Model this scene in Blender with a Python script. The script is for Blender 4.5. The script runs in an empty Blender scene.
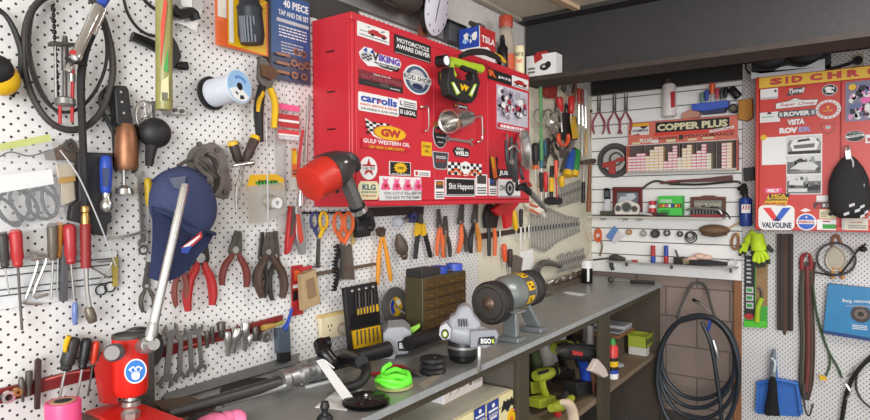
import bpy, math, random
from mathutils import Vector as V, Matrix
random.seed(7)
SC = bpy.context.scene
COL = SC.collection
# ---------------------------------------------------------------- camera
FPX, YAW, PIT, ROL = 594.0, 0.6221838, -0.0201943, -0.0070769
CAM = V((1.6, 0.0, 1.47))
_c, _s = math.cos(YAW), math.sin(YAW)
_F = V((-_s, _c, 0)); _R = V((_c, _s, 0)); _U = V((0, 0, 1))
CF = _F*math.cos(PIT) + _U*math.sin(PIT)
_u2 = -_F*math.sin(PIT) + _U*math.cos(PIT)
CR = _R*math.cos(ROL) + _u2*math.sin(ROL)
CU = -_R*math.sin(ROL) + _u2*math.cos(ROL)
cd = bpy.data.cameras.new('camera'); cam = bpy.data.objects.new('camera', cd); COL.objects.link(cam)
cd.sensor_width = 36; cd.lens = FPX/870*36; cd.clip_start = .02
m = Matrix.Identity(4)
for i in range(3):
    m[i][0] = CR[i]; m[i][1] = CU[i]; m[i][2] = -CF[i]; m[i][3] = CAM[i]
cam.matrix_world = m
SC.camera = cam
# ---------------------------------------------------------------- light
w = bpy.data.worlds.new('world'); SC.world = w; w.use_nodes = True
w.node_tree.nodes['Background'].inputs[0].default_value = (.985, .99, 1, 1)
w.node_tree.nodes['Background'].inputs[1].default_value = .95
def area(name, loc, target, size, power, col=(1, 1, 1), sy=None):
    l = bpy.data.lights.new(name, 'AREA'); l.energy = power; l.size = size; l.color = col
    if sy: l.shape = 'RECTANGLE'; l.size_y = sy
    o = bpy.data.objects.new(name, l); COL.objects.link(o); o.location = loc
    o.rotation_euler = (V(target)-V(loc)).to_track_quat('-Z', 'Y').to_euler()
    return o
area('doorway_daylight', (3.1, -2.6, 1.7), (.6, 3.6, 1.35), 2.6, 150, (.97, .985, 1), 1.8)
area('added_ceiling_fill', (1.9, 2.35, 2.44), (1.3, 2.9, 0), 1.4, 16, (1, .98, .95), .25)  # added fill light brightening the back wall, not a fitting of the room
SC.view_settings.view_transform = 'Standard'; SC.view_settings.look = 'None'
SC.view_settings.exposure = 0.49; SC.view_settings.gamma = 1; SC.view_settings.use_curve_mapping = False
# ---------------------------------------------------------------- materials
def lin(c):
    r = []
    for x in c[:3]:
        x /= 255
        r.append(x/12.92 if x <= .04045 else ((x+.055)/1.055)**2.4)
    return (*r, 1)
MATS = {}
SPN = None
def mat(col, rough=.5, metal=0, var=.12, scale=25, bump=.0, alpha=1, trans=0, emit=0):
    """procedural: noise-varied colour and roughness"""
    key = (tuple(col), rough, metal, var, scale, bump, alpha, trans, emit)
    if key in MATS: return MATS[key]
    M = bpy.data.materials.new('surface'); M.use_nodes = True
    nt = M.node_tree; b = nt.nodes['Principled BSDF']
    tc = nt.nodes.new('ShaderNodeTexCoord'); nz = nt.nodes.new('ShaderNodeTexNoise')
    nz.inputs['Scale'].default_value = scale; nz.inputs['Detail'].default_value = 4
    nt.links.new(tc.outputs['Object'], nz.inputs['Vector'])
    mx = nt.nodes.new('ShaderNodeMix'); mx.data_type = 'RGBA'
    c = lin(col)
    mx.inputs[6].default_value = tuple(min(1, x*(1+var)) for x in c[:3])+(1,)
    mx.inputs[7].default_value = tuple(x*(1-var) for x in c[:3])+(1,)
    nt.links.new(nz.outputs['Fac'], mx.inputs[0]); nt.links.new(mx.outputs[2], b.inputs['Base Color'])
    b.inputs['Roughness'].default_value = rough; b.inputs['Metallic'].default_value = metal
    if bump:
        bp = nt.nodes.new('ShaderNodeBump'); bp.inputs['Strength'].default_value = bump; bp.inputs['Distance'].default_value = .004
        nt.links.new(nz.outputs['Fac'], bp.inputs['Height']); nt.links.new(bp.outputs[0], b.inputs['Normal'])
    if alpha < 1: b.inputs['Alpha'].default_value = alpha
    if trans: b.inputs['Transmission Weight'].default_value = trans
    if emit:
        b.inputs['Emission Color'].default_value = c; b.inputs['Emission Strength'].default_value = emit
    MATS[key] = M
    return M
RED = mat((196, 44, 56), .38); REDT = mat((178, 42, 44), .45); BLK = mat((26, 25, 26), .5); RUB = mat((34, 32, 32), .75, var=.25)
BLKG = mat((18, 18, 19), .28); WHT = mat((232, 230, 228), .5, var=.04); PAPER = mat((236, 236, 234), .8, var=.03)
CHR = mat((212, 210, 206), .22, .9, var=.12, scale=60); STL = mat((176, 173, 168), .36, .75, var=.2, scale=60); DST = mat((96, 91, 86), .45, .6, var=.3, scale=60)
ALU = mat((178, 178, 178), .4, .9); RUST = mat((104, 74, 55), .8, .2, var=.35, scale=40); SPN = mat((158, 155, 150), .35, .3, var=.2); GRYP = mat((132, 134, 138), .45)
YEL = mat((226, 178, 24), .45); ORG = mat((216, 98, 44), .45); BLU = mat((36, 70, 165), .45); LIME = mat((168, 196, 40), .5); GRN = mat((50, 150, 55), .5)
NAVY = mat((34, 44, 80), .85, var=.3, scale=200); WOOD = mat((150, 104, 60), .6, var=.25, scale=30); DWOOD = mat((92, 58, 36), .6, var=.3); CREAM = mat((226, 216, 176), .55, var=.05)
OLIVE = mat((66, 58, 42), .6, var=.2); BRN = mat((84, 58, 40), .6, var=.3); PINK = mat((232, 90, 140), .6); AMB = mat((176, 110, 24), .35); CLEAR = mat((225, 228, 230), .12, alpha=.28, var=.03); SMOKE = mat((226, 228, 232), .12, alpha=.11, var=.1)
LGRY = mat((190, 190, 192), .5); BRASS = mat((190, 150, 90), .35, .9); COPPER = mat((150, 104, 76), .45, .7, var=.3, scale=50); TEAL = mat((30, 90, 110), .5)
# ---------------------------------------------------------------- geometry helpers
class Pl:
    """a plane of the place; P(u,v,n) is the point on it, n metres proud, seen at (u,v)"""
    def __init__(s, p0, n):
        s.p0 = V(p0); s.n = V(n).normalized(); s.h = V((0, 0, 1)).cross(s.n)
        s.h = s.h.normalized() if s.h.length > .1 else V((1, 0, 0))
        s.v = s.n.cross(s.h)
    def P(s, u, v, n=0):
        d = CF + CR*((u-435)/FPX) - CU*((v-210)/FPX)
        return CAM + d*(((s.p0-CAM).dot(s.n)+n)/d.dot(s.n))
def mpp(p): return (p-CAM).dot(CF)/FPX
YB = 4.203; BZ = .901
L = Pl((0, 0, 0), (1, 0, 0)); B = Pl((0, YB, 0), (0, -1, 0)); T_ = Pl((0, 0, BZ), (0, 0, 1))
CABX = .195
C = Pl((CABX, 0, 0), (1, 0, 0)); SIDY = YB-.24; S = Pl((0, SIDY, 0), (0, -1, 0))
def stand(u, v, z=BZ, yaw=None):
    """upright plane through the point seen at (u,v) at height z, facing the room"""
    p = Pl((0, 0, z), (0, 0, 1)).P(u, v)
    n = (CAM-p); n.z = 0
    if yaw is not None: n = V((math.cos(yaw), math.sin(yaw), 0))
    return Pl(p, n)
def catmull(pts, k, closed=False):
    n = len(pts); out = []
    rng = range(n if closed else n-1)
    for i in rng:
        a = pts[(i-1) % n] if closed or i > 0 else pts[0]*2-pts[1]
        b = pts[i]; c = pts[(i+1) % n]
        d = pts[(i+2) % n] if closed or i+2 < n else pts[-1]*2-pts[-2]
        for j in range(k):
            t = j/k
            out.append(.5*((2*b)+(c-a)*t+(2*a-5*b+4*c-d)*t*t+(3*b-a-3*c+d)*t**3))
    if not closed: out.append(pts[-1])
    return out
class MB:
    def __init__(s, name, m, pl=None, par=None, label=None, bev=0, ang=40, kind=None):
        s.name, s.pl, s.par, s.label, s.bev, s.ang, s.kind = name, pl, par, label, bev, ang, kind
        s.vs = []; s.fs = []; s.mi = []; s.ms = [m]; s.cur = 0
    def use(s, m):
        if m not in s.ms: s.ms.append(m)
        s.cur = s.ms.index(m); return s
    def add(s, vs, fs):
        o = len(s.vs); s.vs += [V(p) for p in vs]
        for f in fs: s.fs.append([i+o for i in f]); s.mi.append(s.cur)
        return s
    def w(s, p): return s.pl.P(*p) if not isinstance(p, V) else p
    # world shapes
    def obox(s, c, a, b, d):
        vs = [c+a*i+b*j+d*k for k in (-1, 1) for j in (-1, 1) for i in (-1, 1)]
        fs = [(0, 2, 3, 1), (4, 5, 7, 6), (0, 1, 5, 4), (2, 6, 7, 3), (0, 4, 6, 2), (1, 3, 7, 5)]
        if a.cross(b).dot(d) < 0: fs = [f[::-1] for f in fs]
        return s.add(vs, fs)
    def bx(s, x0, x1, y0, y1, z0, z1):
        return s.obox(V(((x0+x1)/2, (y0+y1)/2, (z0+z1)/2)), V(((x1-x0)/2, 0, 0)), V((0, (y1-y0)/2, 0)), V((0, 0, (z1-z0)/2)))
    def sweep(s, pts, rs, n=8, closed=False, caps=True):
        N = len(pts); vs = []; fs = []
        t = (pts[1]-pts[0]).normalized()
        up = V((0, 0, 1)) if abs(t.z) < .9 else V((0, 1, 0))
        x = up.cross(t).normalized()
        for i, p in enumerate(pts):
            if closed: t = (pts[(i+1) % N]-pts[i-1]).normalized()
            elif i == 0: t = (pts[1]-pts[0]).normalized()
            elif i == N-1: t = (pts[-1]-pts[-2]).normalized()
            else: t = (pts[i+1]-pts[i-1]).normalized()
            x = (x-t*x.dot(t)).normalized(); y = t.cross(x)
            for k in range(n):
                a = 2*math.pi*k/n
                vs.append(p+(x*math.cos(a)+y*math.sin(a))*rs[i])
        for i in range(N if closed else N-1):
            for k in range(n):
                a = i*n+k; b = i*n+(k+1) % n; c = ((i+1) % N)*n+(k+1) % n; d = ((i+1) % N)*n+k
                fs.append((a, b, c, d))
        if caps and not closed:
            fs.append(tuple(range(n))[::-1]); fs.append(tuple((N-1)*n+k for k in range(n)))
        return s.add(vs, fs)
    def tube(s, pts, r, n=8, closed=False, k=4):
        if k > 1 and len(pts) > 2: pts = catmull(pts, k, closed)
        return s.sweep(pts, [r]*len(pts), n, closed)
    def rev(s, a, b, prof, n=16, ab=None):
        """lathe about a->b, prof (t, radius in metres)"""
        d = b-a; return s.lath([(a+d*t, max(r, 1e-5)) for t, r in prof], d.normalized(), n)
    def lath(s, pr, t, n):
        up = V((0, 0, 1)) if abs(t.z) < .9 else V((0, 1, 0))
        x = up.cross(t).normalized(); y = t.cross(x); vs = []; fs = []
        for p, r in pr:
            for k in range(n):
                a = 2*math.pi*k/n; vs.append(p+(x*math.cos(a)+y*math.sin(a))*r)
        N = len(pr)
        for i in range(N-1):
            for k in range(n):
                fs.append((i*n+k, i*n+(k+1) % n, (i+1)*n+(k+1) % n, (i+1)*n+k))
        fs.append(tuple(range(n))[::-1]); fs.append(tuple((N-1)*n+k for k in range(n)))
        return s.add(vs, fs)
    def prism(s, top, d):
        """polygon extruded by vector -d behind its face"""
        n = len(top); a = sum(((top[i]-top[0]).cross(top[(i+1) % n]-top[0]) for i in range(n)), V((0, 0, 0)))
        if a.dot(d) < 0: top = top[::-1]
        vs = list(top)+[p-d for p in top]
        fs = [tuple(range(n)), tuple(range(n, 2*n))[::-1]]+[(i, n+i, n+(i+1) % n, (i+1) % n) for i in range(n)]
        return s.add(vs, fs)
    def ring(s, c, ax, r0, r1, th, n=24, a0=0, a1=2*math.pi, sq=1):
        ax = ax.normalized(); up = V((0, 0, 1)) if abs(ax.z) < .9 else V((1, 0, 0))
        x = up.cross(ax).normalized(); y = ax.cross(x); full = a1-a0 > 6.28
        m_ = n if full else n+1; vs = []; fs = []
        for k in range(m_):
            a = a0+(a1-a0)*k/n; d = x*math.cos(a)+y*math.sin(a)*sq
            vs += [c+d*r0-ax*th/2, c+d*r1-ax*th/2, c+d*r1+ax*th/2, c+d*r0+ax*th/2]
        for k in range(n):
            p = 4*k; q = 4*((k+1) % m_)
            for i in range(4):
                j = (i+1) % 4; fs.append((p+i, p+j, q+j, q+i))
        if not full: fs += [(0, 3, 2, 1), (4*n, 4*n+1, 4*n+2, 4*n+3)]
        return s.add(vs, fs)
    def ell(s, c, a, b, d, n=14, m_=9):
        vs = []; fs = []
        for i in range(m_+1):
            th = math.pi*i/m_
            for k in range(n):
                ph = 2*math.pi*k/n
                vs.append(c+(a*math.cos(ph)+b*math.sin(ph))*max(math.sin(th), 1e-3)+d*math.cos(th))
        for i in range(m_):
            for k in range(n):
                fs.append((i*n+k, (i+1)*n+k, (i+1)*n+(k+1) % n, i*n+(k+1) % n))
        if a.cross(b).dot(d) < 0: fs = [f[::-1] for f in fs]
        return s.add(vs, fs)
    # shapes given where the photo shows them on the thing's plane; radii in photo pixels
    def rod(s, pts, r, n=8, k=4, closed=False):
        P = [s.w(p) for p in pts]
        if isinstance(r, (int, float)): r = [r]*len(P)
        R = [q*mpp(p) for q, p in zip(r, P)]
        if k > 1 and len(P) > 2:
            Q = catmull([V((*p, 0)).to_4d() if 0 else V((p.x, p.y, p.z, q)) for p, q in zip(P, R)], k, closed)
            P = [V(q[:3]) for q in Q]; R = [q[3] for q in Q]
        return s.sweep(P, R, n, closed)
    def lat(s, a, b, prof, n=14):
        a, b = s.w(a), s.w(b); k = mpp((a+b)/2)
        return s.rev(a, b, [(t, r*k) for t, r in prof], n)
    def plate(s, pts, n0, n1):
        return s.prism([s.pl.P(u, v, n1) for u, v in pts], s.pl.n*(n1-n0))
    def disc(s, c, n0, n1, r, n=24, r1=None):
        a = s.pl.P(*c, n1); k = mpp(a)
        return s.rev(a-s.pl.n*(n1-n0), a, [(0, r*k), (1, (r1 or r)*k)], n)
    def ringp(s, c, n_, r0, r1, th, n=24, a0=0, a1=2*math.pi):
        p = s.pl.P(*c, n_); k = mpp(p); return s.ring(p, s.pl.n, r0*k, r1*k, th, n, a0, a1)
    def ball(s, c, r, a=1, b=1, d=1, n=14, m_=9):
        p = s.w(c); k = mpp(p)*r
        return s.ell(p, s.pl.h*k*a, s.pl.v*k*b, s.pl.n*k*d, n, m_)
    def cuboid(s, u0, v0, u1, v1, n0, n1):
        """upright box on the plane, from the photo corner (u0,v0) to (u1,v1)"""
        a = s.pl.P(u0, v0, n1); b = s.pl.P(u1, v1, n1); q = b-a
        hx = s.pl.h*(q.dot(s.pl.h)/2); vx = s.pl.v*(q.dot(s.pl.v)/2); nn = s.pl.n*((n1-n0)/2)
        return s.obox(a+hx+vx-nn, hx if q.dot(s.pl.h) > 0 else -hx, vx if q.dot(s.pl.v) > 0 else -vx, nn)
    def build(s, org, parent):
        me = bpy.data.meshes.new(s.name)
        me.from_pydata([tuple(p-org) for p in s.vs], [], s.fs)
        for m_ in s.ms: me.materials.append(m_)
        for p, i in zip(me.polygons, s.mi): p.material_index = i
        me.shade_smooth(); me.set_sharp_from_angle(angle=math.radians(s.ang)); me.update()
        o = bpy.data.objects.new(s.name, me); COL.objects.link(o)
        if s.bev:
            bv = o.modifiers.new('edge', 'BEVEL'); bv.width = s.bev; bv.segments = 2; bv.limit_method = 'ANGLE'; bv.angle_limit = math.radians(50)
        if s.label: o['label'] = s.label
        if s.kind: o['kind'] = s.kind
        if parent: o.parent = parent
        s.obj = o; return o
THINGS = []
class Th:
    def __init__(s, name, label, cat, pl=L, group=None, kind=None):
        s.name, s.label, s.cat, s.pl, s.group, s.kind = name, label, cat, pl, group, kind
        s.parts = []; THINGS.append(s)
    def p(s, name, m, par=None, label=None, bev=0, ang=40, pl=None, kind=None):
        mb = MB(name, m, pl or s.pl, par, label, bev, ang, kind); s.parts.append(mb); return mb
    def one(s, m, bev=0, ang=40):
        return s.p(s.name, m, bev=bev, ang=ang)
    def done(s):
        ps = [q for q in s.parts if q.vs]
        if not ps: return
        allv = [v for q in ps for v in q.vs]
        mn = [min(v[i] for v in allv) for i in range(3)]; mx = [max(v[i] for v in allv) for i in range(3)]
        org = V(((mn[0]+mx[0])/2, (mn[1]+mx[1])/2, mn[2]))
        if len(ps) == 1 and ps[0].name == s.name:
            r = ps[0].build(org, None); r.location = org
        else:
            r = bpy.data.objects.new(s.name, None); COL.objects.link(r); r.location = org; r.empty_display_size = .05
            for q in ps:
                q.build(org, None)
                q.obj.parent = q.par.obj if q.par else r
        if s.label: r['label'] = s.label
        if s.cat: r['category'] = s.cat
        if s.group: r['group'] = s.group
        if s.kind: r['kind'] = s.kind
def rest(t, z):
    """set a thing down on height z"""
    dz = z-min(v.z for q in t.parts for v in q.vs)
    for q in t.parts: q.vs = [v+V((0, 0, dz)) for v in q.vs]
def struct(name, m, bev=0): return Th(name, None, None, kind='structure').one(m, bev)
_TX = {}
def text_geo(t, bold):
    if (t, bold) in _TX: return _TX[(t, bold)]
    cu = bpy.data.curves.new('t', 'FONT'); cu.body = t; cu.offset = bold; cu.resolution_u = 2; cu.fill_mode = 'FRONT'
    o = bpy.data.objects.new('t', cu); COL.objects.link(o)
    bpy.context.view_layer.update()
    me = bpy.data.meshes.new_from_object(o.evaluated_get(bpy.context.evaluated_depsgraph_get()))
    vs = [(p.co.x, p.co.y) for p in me.vertices]; fs = [tuple(p.vertices) for p in me.polygons]
    bpy.data.objects.remove(o); bpy.data.curves.remove(cu); bpy.data.meshes.remove(me)
    x0 = min(p[0] for p in vs); x1 = max(p[0] for p in vs); y0 = min(p[1] for p in vs); y1 = max(p[1] for p in vs)
    r = ([((x-x0)/(x1-x0), (y-y0)/(y1-y0)) for x, y in vs], fs); _TX[(t, bold)] = r; return r
class Art:
    """flat printed work on a plane: unit coordinates (0..1 right, 0..1 up) between two photo corners"""
    def __init__(s, mb, pl, n, tl, br, th=.0012, step=.0005):
        s.mb = mb; s.pl = pl; a = pl.P(*tl, n); b = pl.P(*br, n); q = b-a
        s.o = a+pl.v*q.dot(pl.v); s.x = pl.h*q.dot(pl.h); s.y = -pl.v*q.dot(pl.v); s.lv = 0; s.th = th; s.step = step
    def q(s, x, y): return s.o+s.x*x+s.y*y+s.pl.n*(s.th+s.lv*s.step)
    def up(s): s.lv += 1; return s
    def poly(s, m, pts):
        s.up(); s.mb.use(m); P = [s.q(*p) for p in pts]
        if s.lv == 1: s.mb.prism(P, s.pl.n*(s.th+s.step)); return s
        n = len(P); a = sum(((P[i]-P[0]).cross(P[(i+1) % n]-P[0]) for i in range(n)), V((0, 0, 0)))
        s.mb.add(P if a.dot(s.pl.n) > 0 else P[::-1], [tuple(range(n))]); return s
    def rect(s, m, x0=0, y0=0, x1=1, y1=1): return s.poly(m, [(x0, y0), (x1, y0), (x1, y1), (x0, y1)])
    def ell(s, m, cx=.5, cy=.5, rx=.5, ry=.5, n=24): return s.poly(m, [(cx+rx*math.cos(2*math.pi*i/n), cy+ry*math.sin(2*math.pi*i/n)) for i in range(n)])
    def rrect(s, m, x0=0, y0=0, x1=1, y1=1, r=.1):
        asp = s.x.length*(x1-x0)/max(1e-6, s.y.length*(y1-y0)); rx = r*(x1-x0)/max(asp, 1); ry = r*(y1-y0)*min(asp, 1); pts = []
        for cx, cy, a in ((x1-rx, y1-ry, 0), (x0+rx, y1-ry, 90), (x0+rx, y0+ry, 180), (x1-rx, y0+ry, 270)):
            for k in range(5): pts.append((cx+rx*math.cos(math.radians(a+22.5*k)), cy+ry*math.sin(math.radians(a+22.5*k))))
        return s.poly(m, pts)
    def star(s, m, cx, cy, rx, ry, k=5, inner=.42):
        return s.poly(m, [(cx+rx*(1 if i % 2 == 0 else inner)*math.sin(math.pi*i/k), cy+ry*(1 if i % 2 == 0 else inner)*math.cos(math.pi*i/k)) for i in range(2*k)])
    def text(s, m, t, x0, y0, x1, y1, bold=.02, slant=0, rise=0):
        vs, fs = text_geo(t, bold); s.up(); s.mb.use(m)
        s.mb.add([s.q(x0+(x1-x0)*a+slant*b, y0+(y1-y0)*b+rise*a) for a, b in vs], fs); return s
    def checks(s, m, x0, y0, x1, y1, nx, ny, slant=0):
        s.up(); s.mb.use(m); dx = (x1-x0)/nx; dy = (y1-y0)/ny
        for i in range(nx):
            for j in range(ny):
                if (i+j) % 2 == 0:
                    a = [(x0+i*dx, y0+j*dy), (x0+(i+1)*dx, y0+j*dy), (x0+(i+1)*dx, y0+(j+1)*dy), (x0+i*dx, y0+(j+1)*dy)]
                    s.mb.add([s.q(x+slant*y, y) for x, y in a], [(0, 1, 2, 3)])
        return s
    def lines(s, m, x0, y0, x1, y1, n, fill=.5, ragged=.2):
        """rows of small print too fine to read"""
        s.up(); s.mb.use(m); dy = (y1-y0)/n
        for j in range(n):
            x = x0
            while x < x1:
                wd = (x1-x0)*random.uniform(.05, .16); e = min(x1, x+wd)
                s.mb.add([s.q(x, y0+j*dy), s.q(e, y0+j*dy), s.q(e, y0+(j+fill)*dy), s.q(x, y0+(j+fill)*dy)], [(0, 1, 2, 3)]); x = e+(x1-x0)*.025
        return s
    def blobs(s, ms, n, x0=0, y0=0, x1=1, y1=1, sz=.12):
        for m in ms:
            s.up(); s.mb.use(m)
            for i in range(n):
                cx = random.uniform(x0+sz*.6, x1-sz*.6); cy = random.uniform(y0+sz*.6, y1-sz*.6); r = sz*random.uniform(.3, 1); k = random.randint(5, 8); a0 = random.random()*6
                rr = [random.uniform(.5, 1) for _ in range(k)]
                P = [s.q(min(x1, max(x0, cx+r*rr[i]*math.cos(a0+6.2832*i/k))), min(y1, max(y0, cy+r*rr[i]*math.sin(a0+6.2832*i/k)))) for i in range(k)]
                s.mb.add(P, [tuple(range(k))])
        return s
def sticker(th, name, pl, n, tl, br, label=None, par=None):
    mb = th.p(name, WHT, par=par, label=label)
    if pl is S:      # corners read off a wall seen at a slant
        q = (203-(tl[1]+br[1])/2)*.00115*(br[0]-tl[0])/2; tl = (tl[0], tl[1]+q); br = (br[0], br[1]-q)
    return Art(mb, pl, n, tl, br)
# ================================================================ setting
def peg_mat(ax, col, a=.0295, r=.0031):
    M = bpy.data.materials.new('pegboard'); M.use_nodes = True; nt = M.node_tree; b = nt.nodes['Principled BSDF']
    tc = nt.nodes.new('ShaderNodeTexCoord'); sp = nt.nodes.new('ShaderNodeSeparateXYZ'); nt.links.new(tc.outputs['Object'], sp.inputs[0])
    def mth(op, x, y=None, z=None):
        n = nt.nodes.new('ShaderNodeMath'); n.operation = op
        for i, q in enumerate((x, y, z)):
            if q is None: continue
            if isinstance(q, (int, float)): n.inputs[i].default_value = q
            else: nt.links.new(q, n.inputs[i])
        return n.outputs[0]
    def d(off):
        xs = []
        for o in ax:
            t = mth('MULTIPLY_ADD', sp.outputs[o], 1/a, off); t = mth('FRACT', t); t = mth('SUBTRACT', t, .5); xs.append(mth('MULTIPLY', t, t))
        return mth('SQRT', mth('ADD', *xs))
    k = mth('LESS_THAN', mth('MINIMUM', d(0), d(.5)), r/a)
    nz = nt.nodes.new('ShaderNodeTexNoise'); nz.inputs['Scale'].default_value = 3; nz.inputs['Detail'].default_value = 5
    nt.links.new(tc.outputs['Object'], nz.inputs['Vector'])
    m0 = nt.nodes.new('ShaderNodeMix'); m0.data_type = 'RGBA'; c = lin(col)
    m0.inputs[6].default_value = c; m0.inputs[7].default_value = tuple(x*.86 for x in c[:3])+(1,)
    nt.links.new(nz.outputs['Fac'], m0.inputs[0])
    m1 = nt.nodes.new('ShaderNodeMix'); m1.data_type = 'RGBA'; m1.inputs[7].default_value = (.03, .028, .028, 1)
    nt.links.new(k, m1.inputs[0]); nt.links.new(m0.outputs[2], m1.inputs[6]); nt.links.new(m1.outputs[2], b.inputs['Base Color'])
    b.inputs['Roughness'].default_value = .5
    bp = nt.nodes.new('ShaderNodeBump'); bp.inputs['Strength'].default_value = .6; bp.inputs['Distance'].default_value = -.003
    nt.links.new(k, bp.inputs['Height']); nt.links.new(bp.outputs[0], b.inputs['Normal'])
    return M
def block_mat():
    M = bpy.data.materials.new('block'); M.use_nodes = True; nt = M.node_tree; b = nt.nodes['Principled BSDF']
    tc = nt.nodes.new('ShaderNodeTexCoord'); mp = nt.nodes.new('ShaderNodeMapping'); mp.inputs['Rotation'].default_value = (math.radians(90), 0, 0); mp.inputs['Location'].default_value = (.12, .05, 0)
    br = nt.nodes.new('ShaderNodeTexBrick'); br.inputs['Scale'].default_value = 1; br.inputs['Mortar Size'].default_value = .005; br.inputs['Brick Width'].default_value = .4; br.inputs['Row Height'].default_value = .2
    br.inputs['Color1'].default_value = lin((150, 132, 122)); br.inputs['Color2'].default_value = lin((138, 122, 114)); br.inputs['Mortar'].default_value = lin((104, 90, 82))
    nt.links.new(tc.outputs['Object'], mp.inputs[0]); nt.links.new(mp.outputs[0], br.inputs['Vector'])
    nt.links.new(br.outputs['Color'], b.inputs['Base Color']); b.inputs['Roughness'].default_value = .9
    return M
WPEG = peg_mat((1, 2), (234, 232, 229)); CPEG = peg_mat((1, 2), (238, 231, 208), .022, .0022); BPEG = peg_mat((0, 2), (222, 219, 217), .027, .0034); BLOCK = block_mat()
def at_world(mb):      # walls keep world coordinates so that the hole grids run on
    return mb
PY1 = L.P(286, 200).y; PY2 = L.P(478, 230).y
w_ = struct('wall_left', mat((196, 192, 186), .8))
w_.bx(-.14, -.012, -1.2, YB+.12, 0, 2.9)
pegs = Th('trim_1', None, None, kind='structure'); pegs.one(WPEG).bx(-.012, 0, -1.2, PY1-.001, BZ-.02, 2.23)
pegs = Th('trim_2', None, None, kind='structure'); pegs.one(WPEG).bx(-.012, 0, PY1+.001, PY2-.001, BZ-.02, 2.2)
pegs = Th('trim_3', None, None, kind='structure'); pegs.one(CPEG).bx(-.012, 0, PY2+.001, YB-.001, BZ-.02, 2.2)
struct('wall_back', BLOCK).bx(-.14, 4.2, YB+.045, YB+.15, 0, 2.9)
sl = struct('trim_4', mat((240, 239, 236), .45, var=.03))           # slat wall boards
SLX = .985; z = B.P(592, 200).z; DZ = .0925
zz = z-DZ*5-.055
k = 0
while zz < 2.19:
    z1 = min(zz+(DZ if k else DZ+.041)-.007, 2.2)
    sl.bx(.0, SLX, YB, YB+.02, zz, z1); zz += (DZ if k else DZ+.041); k += 1
sl.use(mat((104, 98, 92), .7)); sl.bx(.0, SLX, YB+.012, YB+.03, z-DZ*5-.06, 2.2)
sl.use(DST)
struct('trim_5', BPEG).bx(.9885, 2.6, YB-.004, YB+.008, .02, 2.3)
struct('trim_6', mat((140, 92, 58), .7, var=.25)).bx(B.P(734, 350).x, .988, YB-.004, YB+.03, .02, z-DZ*5-.06)
struct('trim_7', mat((30, 29, 30), .6)).bx(0, 2.6, YB+.0, YB+.03, 2.215, 2.6)    # black board over the slat wall
struct('floor', mat((92, 88, 84), .8, var=.25, scale=6)).bx(-.2, 5, -2.5, YB+.1, -.1, 0)
struct('ceiling', mat((204, 192, 174), .8, var=.08, scale=6)).bx(-.2, 4.6, -2, YB+.1, 2.49, 2.55)
bt = struct('trim_8', mat((196, 168, 136), .7, var=.15))
CE = Pl((0, 0, 2.49), (0, 0, -1))
def batten(mb, a, b, wd, th=.02):
    p, q = CE.P(*a), CE.P(*b); d = (q-p); s_ = V((0, 0, 1)).cross(d).normalized()*wd/2
    mb.prism([p-s_-V((0, 0, th)), p+s_-V((0, 0, th)), q+s_-V((0, 0, th)), q-s_-V((0, 0, th))], V((0, 0, -th)))
batten(bt, (535, -14), (600, 18), .035)
bt2 = struct('trim_9', mat((168, 158, 144), .6)); bt2.bx(.0, .03, .5, 3.1, 2.47, 2.489)
lg = struct('trim_10', mat((150, 148, 146), .55, .3, var=.1)); lg.bx(-.011, .012, 1.60, 3.1, 2.21, 2.30)
lg2 = struct('trim_11', mat((62, 58, 56), .7)); lg2.bx(-.011, .008, 1.36, 1.72, 2.12, 2.48)
# steel beam under the ceiling
bm = struct('trim_12', mat((44, 42, 42), .62, var=.25, scale=40, bump=.25))
bm.bx(0, 4.6, 3.15, 3.17, 2.15, 2.488); bm.bx(0, 4.6, 3.05, 3.28, 2.468, 2.489)
bm.use(mat((58, 49, 44), .75, var=.4, scale=20)); bm.bx(0, 4.6, 3.05, 3.28, 2.125, 2.15)
# ---------------------------------------------------------------- workbench
wb = Th('workbench', 'long grey steel-topped workbench along the left wall with open shelves below', 'workbench', T_)
FRX = .565
top = wb.p('worktop', mat((150, 151, 147), .36, .3, var=.2, scale=9), label='grey steel sheet worktop', bev=.003)
top.prism([V((.0, -.8, BZ)), V((FRX, -.8, BZ)), V((.545, 4.03, BZ)), V((.0, YB-.004, BZ))], V((0, 0, .012)))
ed = wb.p('edge_strip', mat((176, 178, 178), .4, .4, var=.2, scale=30), label='galvanised front edge strip')
ed.prism([V((FRX+.002, -.8, BZ+.001)), V((FRX+.002, -.8, BZ-.020)), V((.547, 4.03, BZ-.020)), V((.547, 4.03, BZ+.001))], V((.006, 0, 0)))
for nm, x in (('front_rail', .53),):
    wb.p(nm, OLIVE).bx(.50, .54, -.8, 3.984, BZ-.05, BZ-.021)
DK = mat((70, 60, 48), .7, var=.25, scale=12)
wb.p('back_panel', mat((72, 64, 56), .8, var=.2)).bx(.004, .018, -.8, YB-.01, .02, BZ-.013)
def post(u, vv, wpx, x=.53):
    p = Pl((x, 0, 0), (1, 0, 0)).P(u, vv); q = Pl((x, 0, 0), (1, 0, 0)).P(u+wpx, vv)
    wb.p('post', OLIVE, bev=.002).bx(x-.014, x+.006, p.y, q.y, 0, BZ-.021); return p.y, q.y
PA = post(517, 380, 11); PB = post(599, 360, 10)
wb.p('end_panel', DK).bx(.018, .535, 3.985, 4.005, 0, BZ-.034)
wb.p('divider', mat((90, 84, 76), .8)).bx(.02, .515, PA[0]+.01, PA[0]+.028, 0, BZ-.034)
SHR = SHL = .45
wb.p('shelf', mat((124, 106, 86), .7, var=.2), label='grey-brown lower shelf').bx(.02, .515, PA[1]-.03, 3.983, SHL-.028, SHL)
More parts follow.
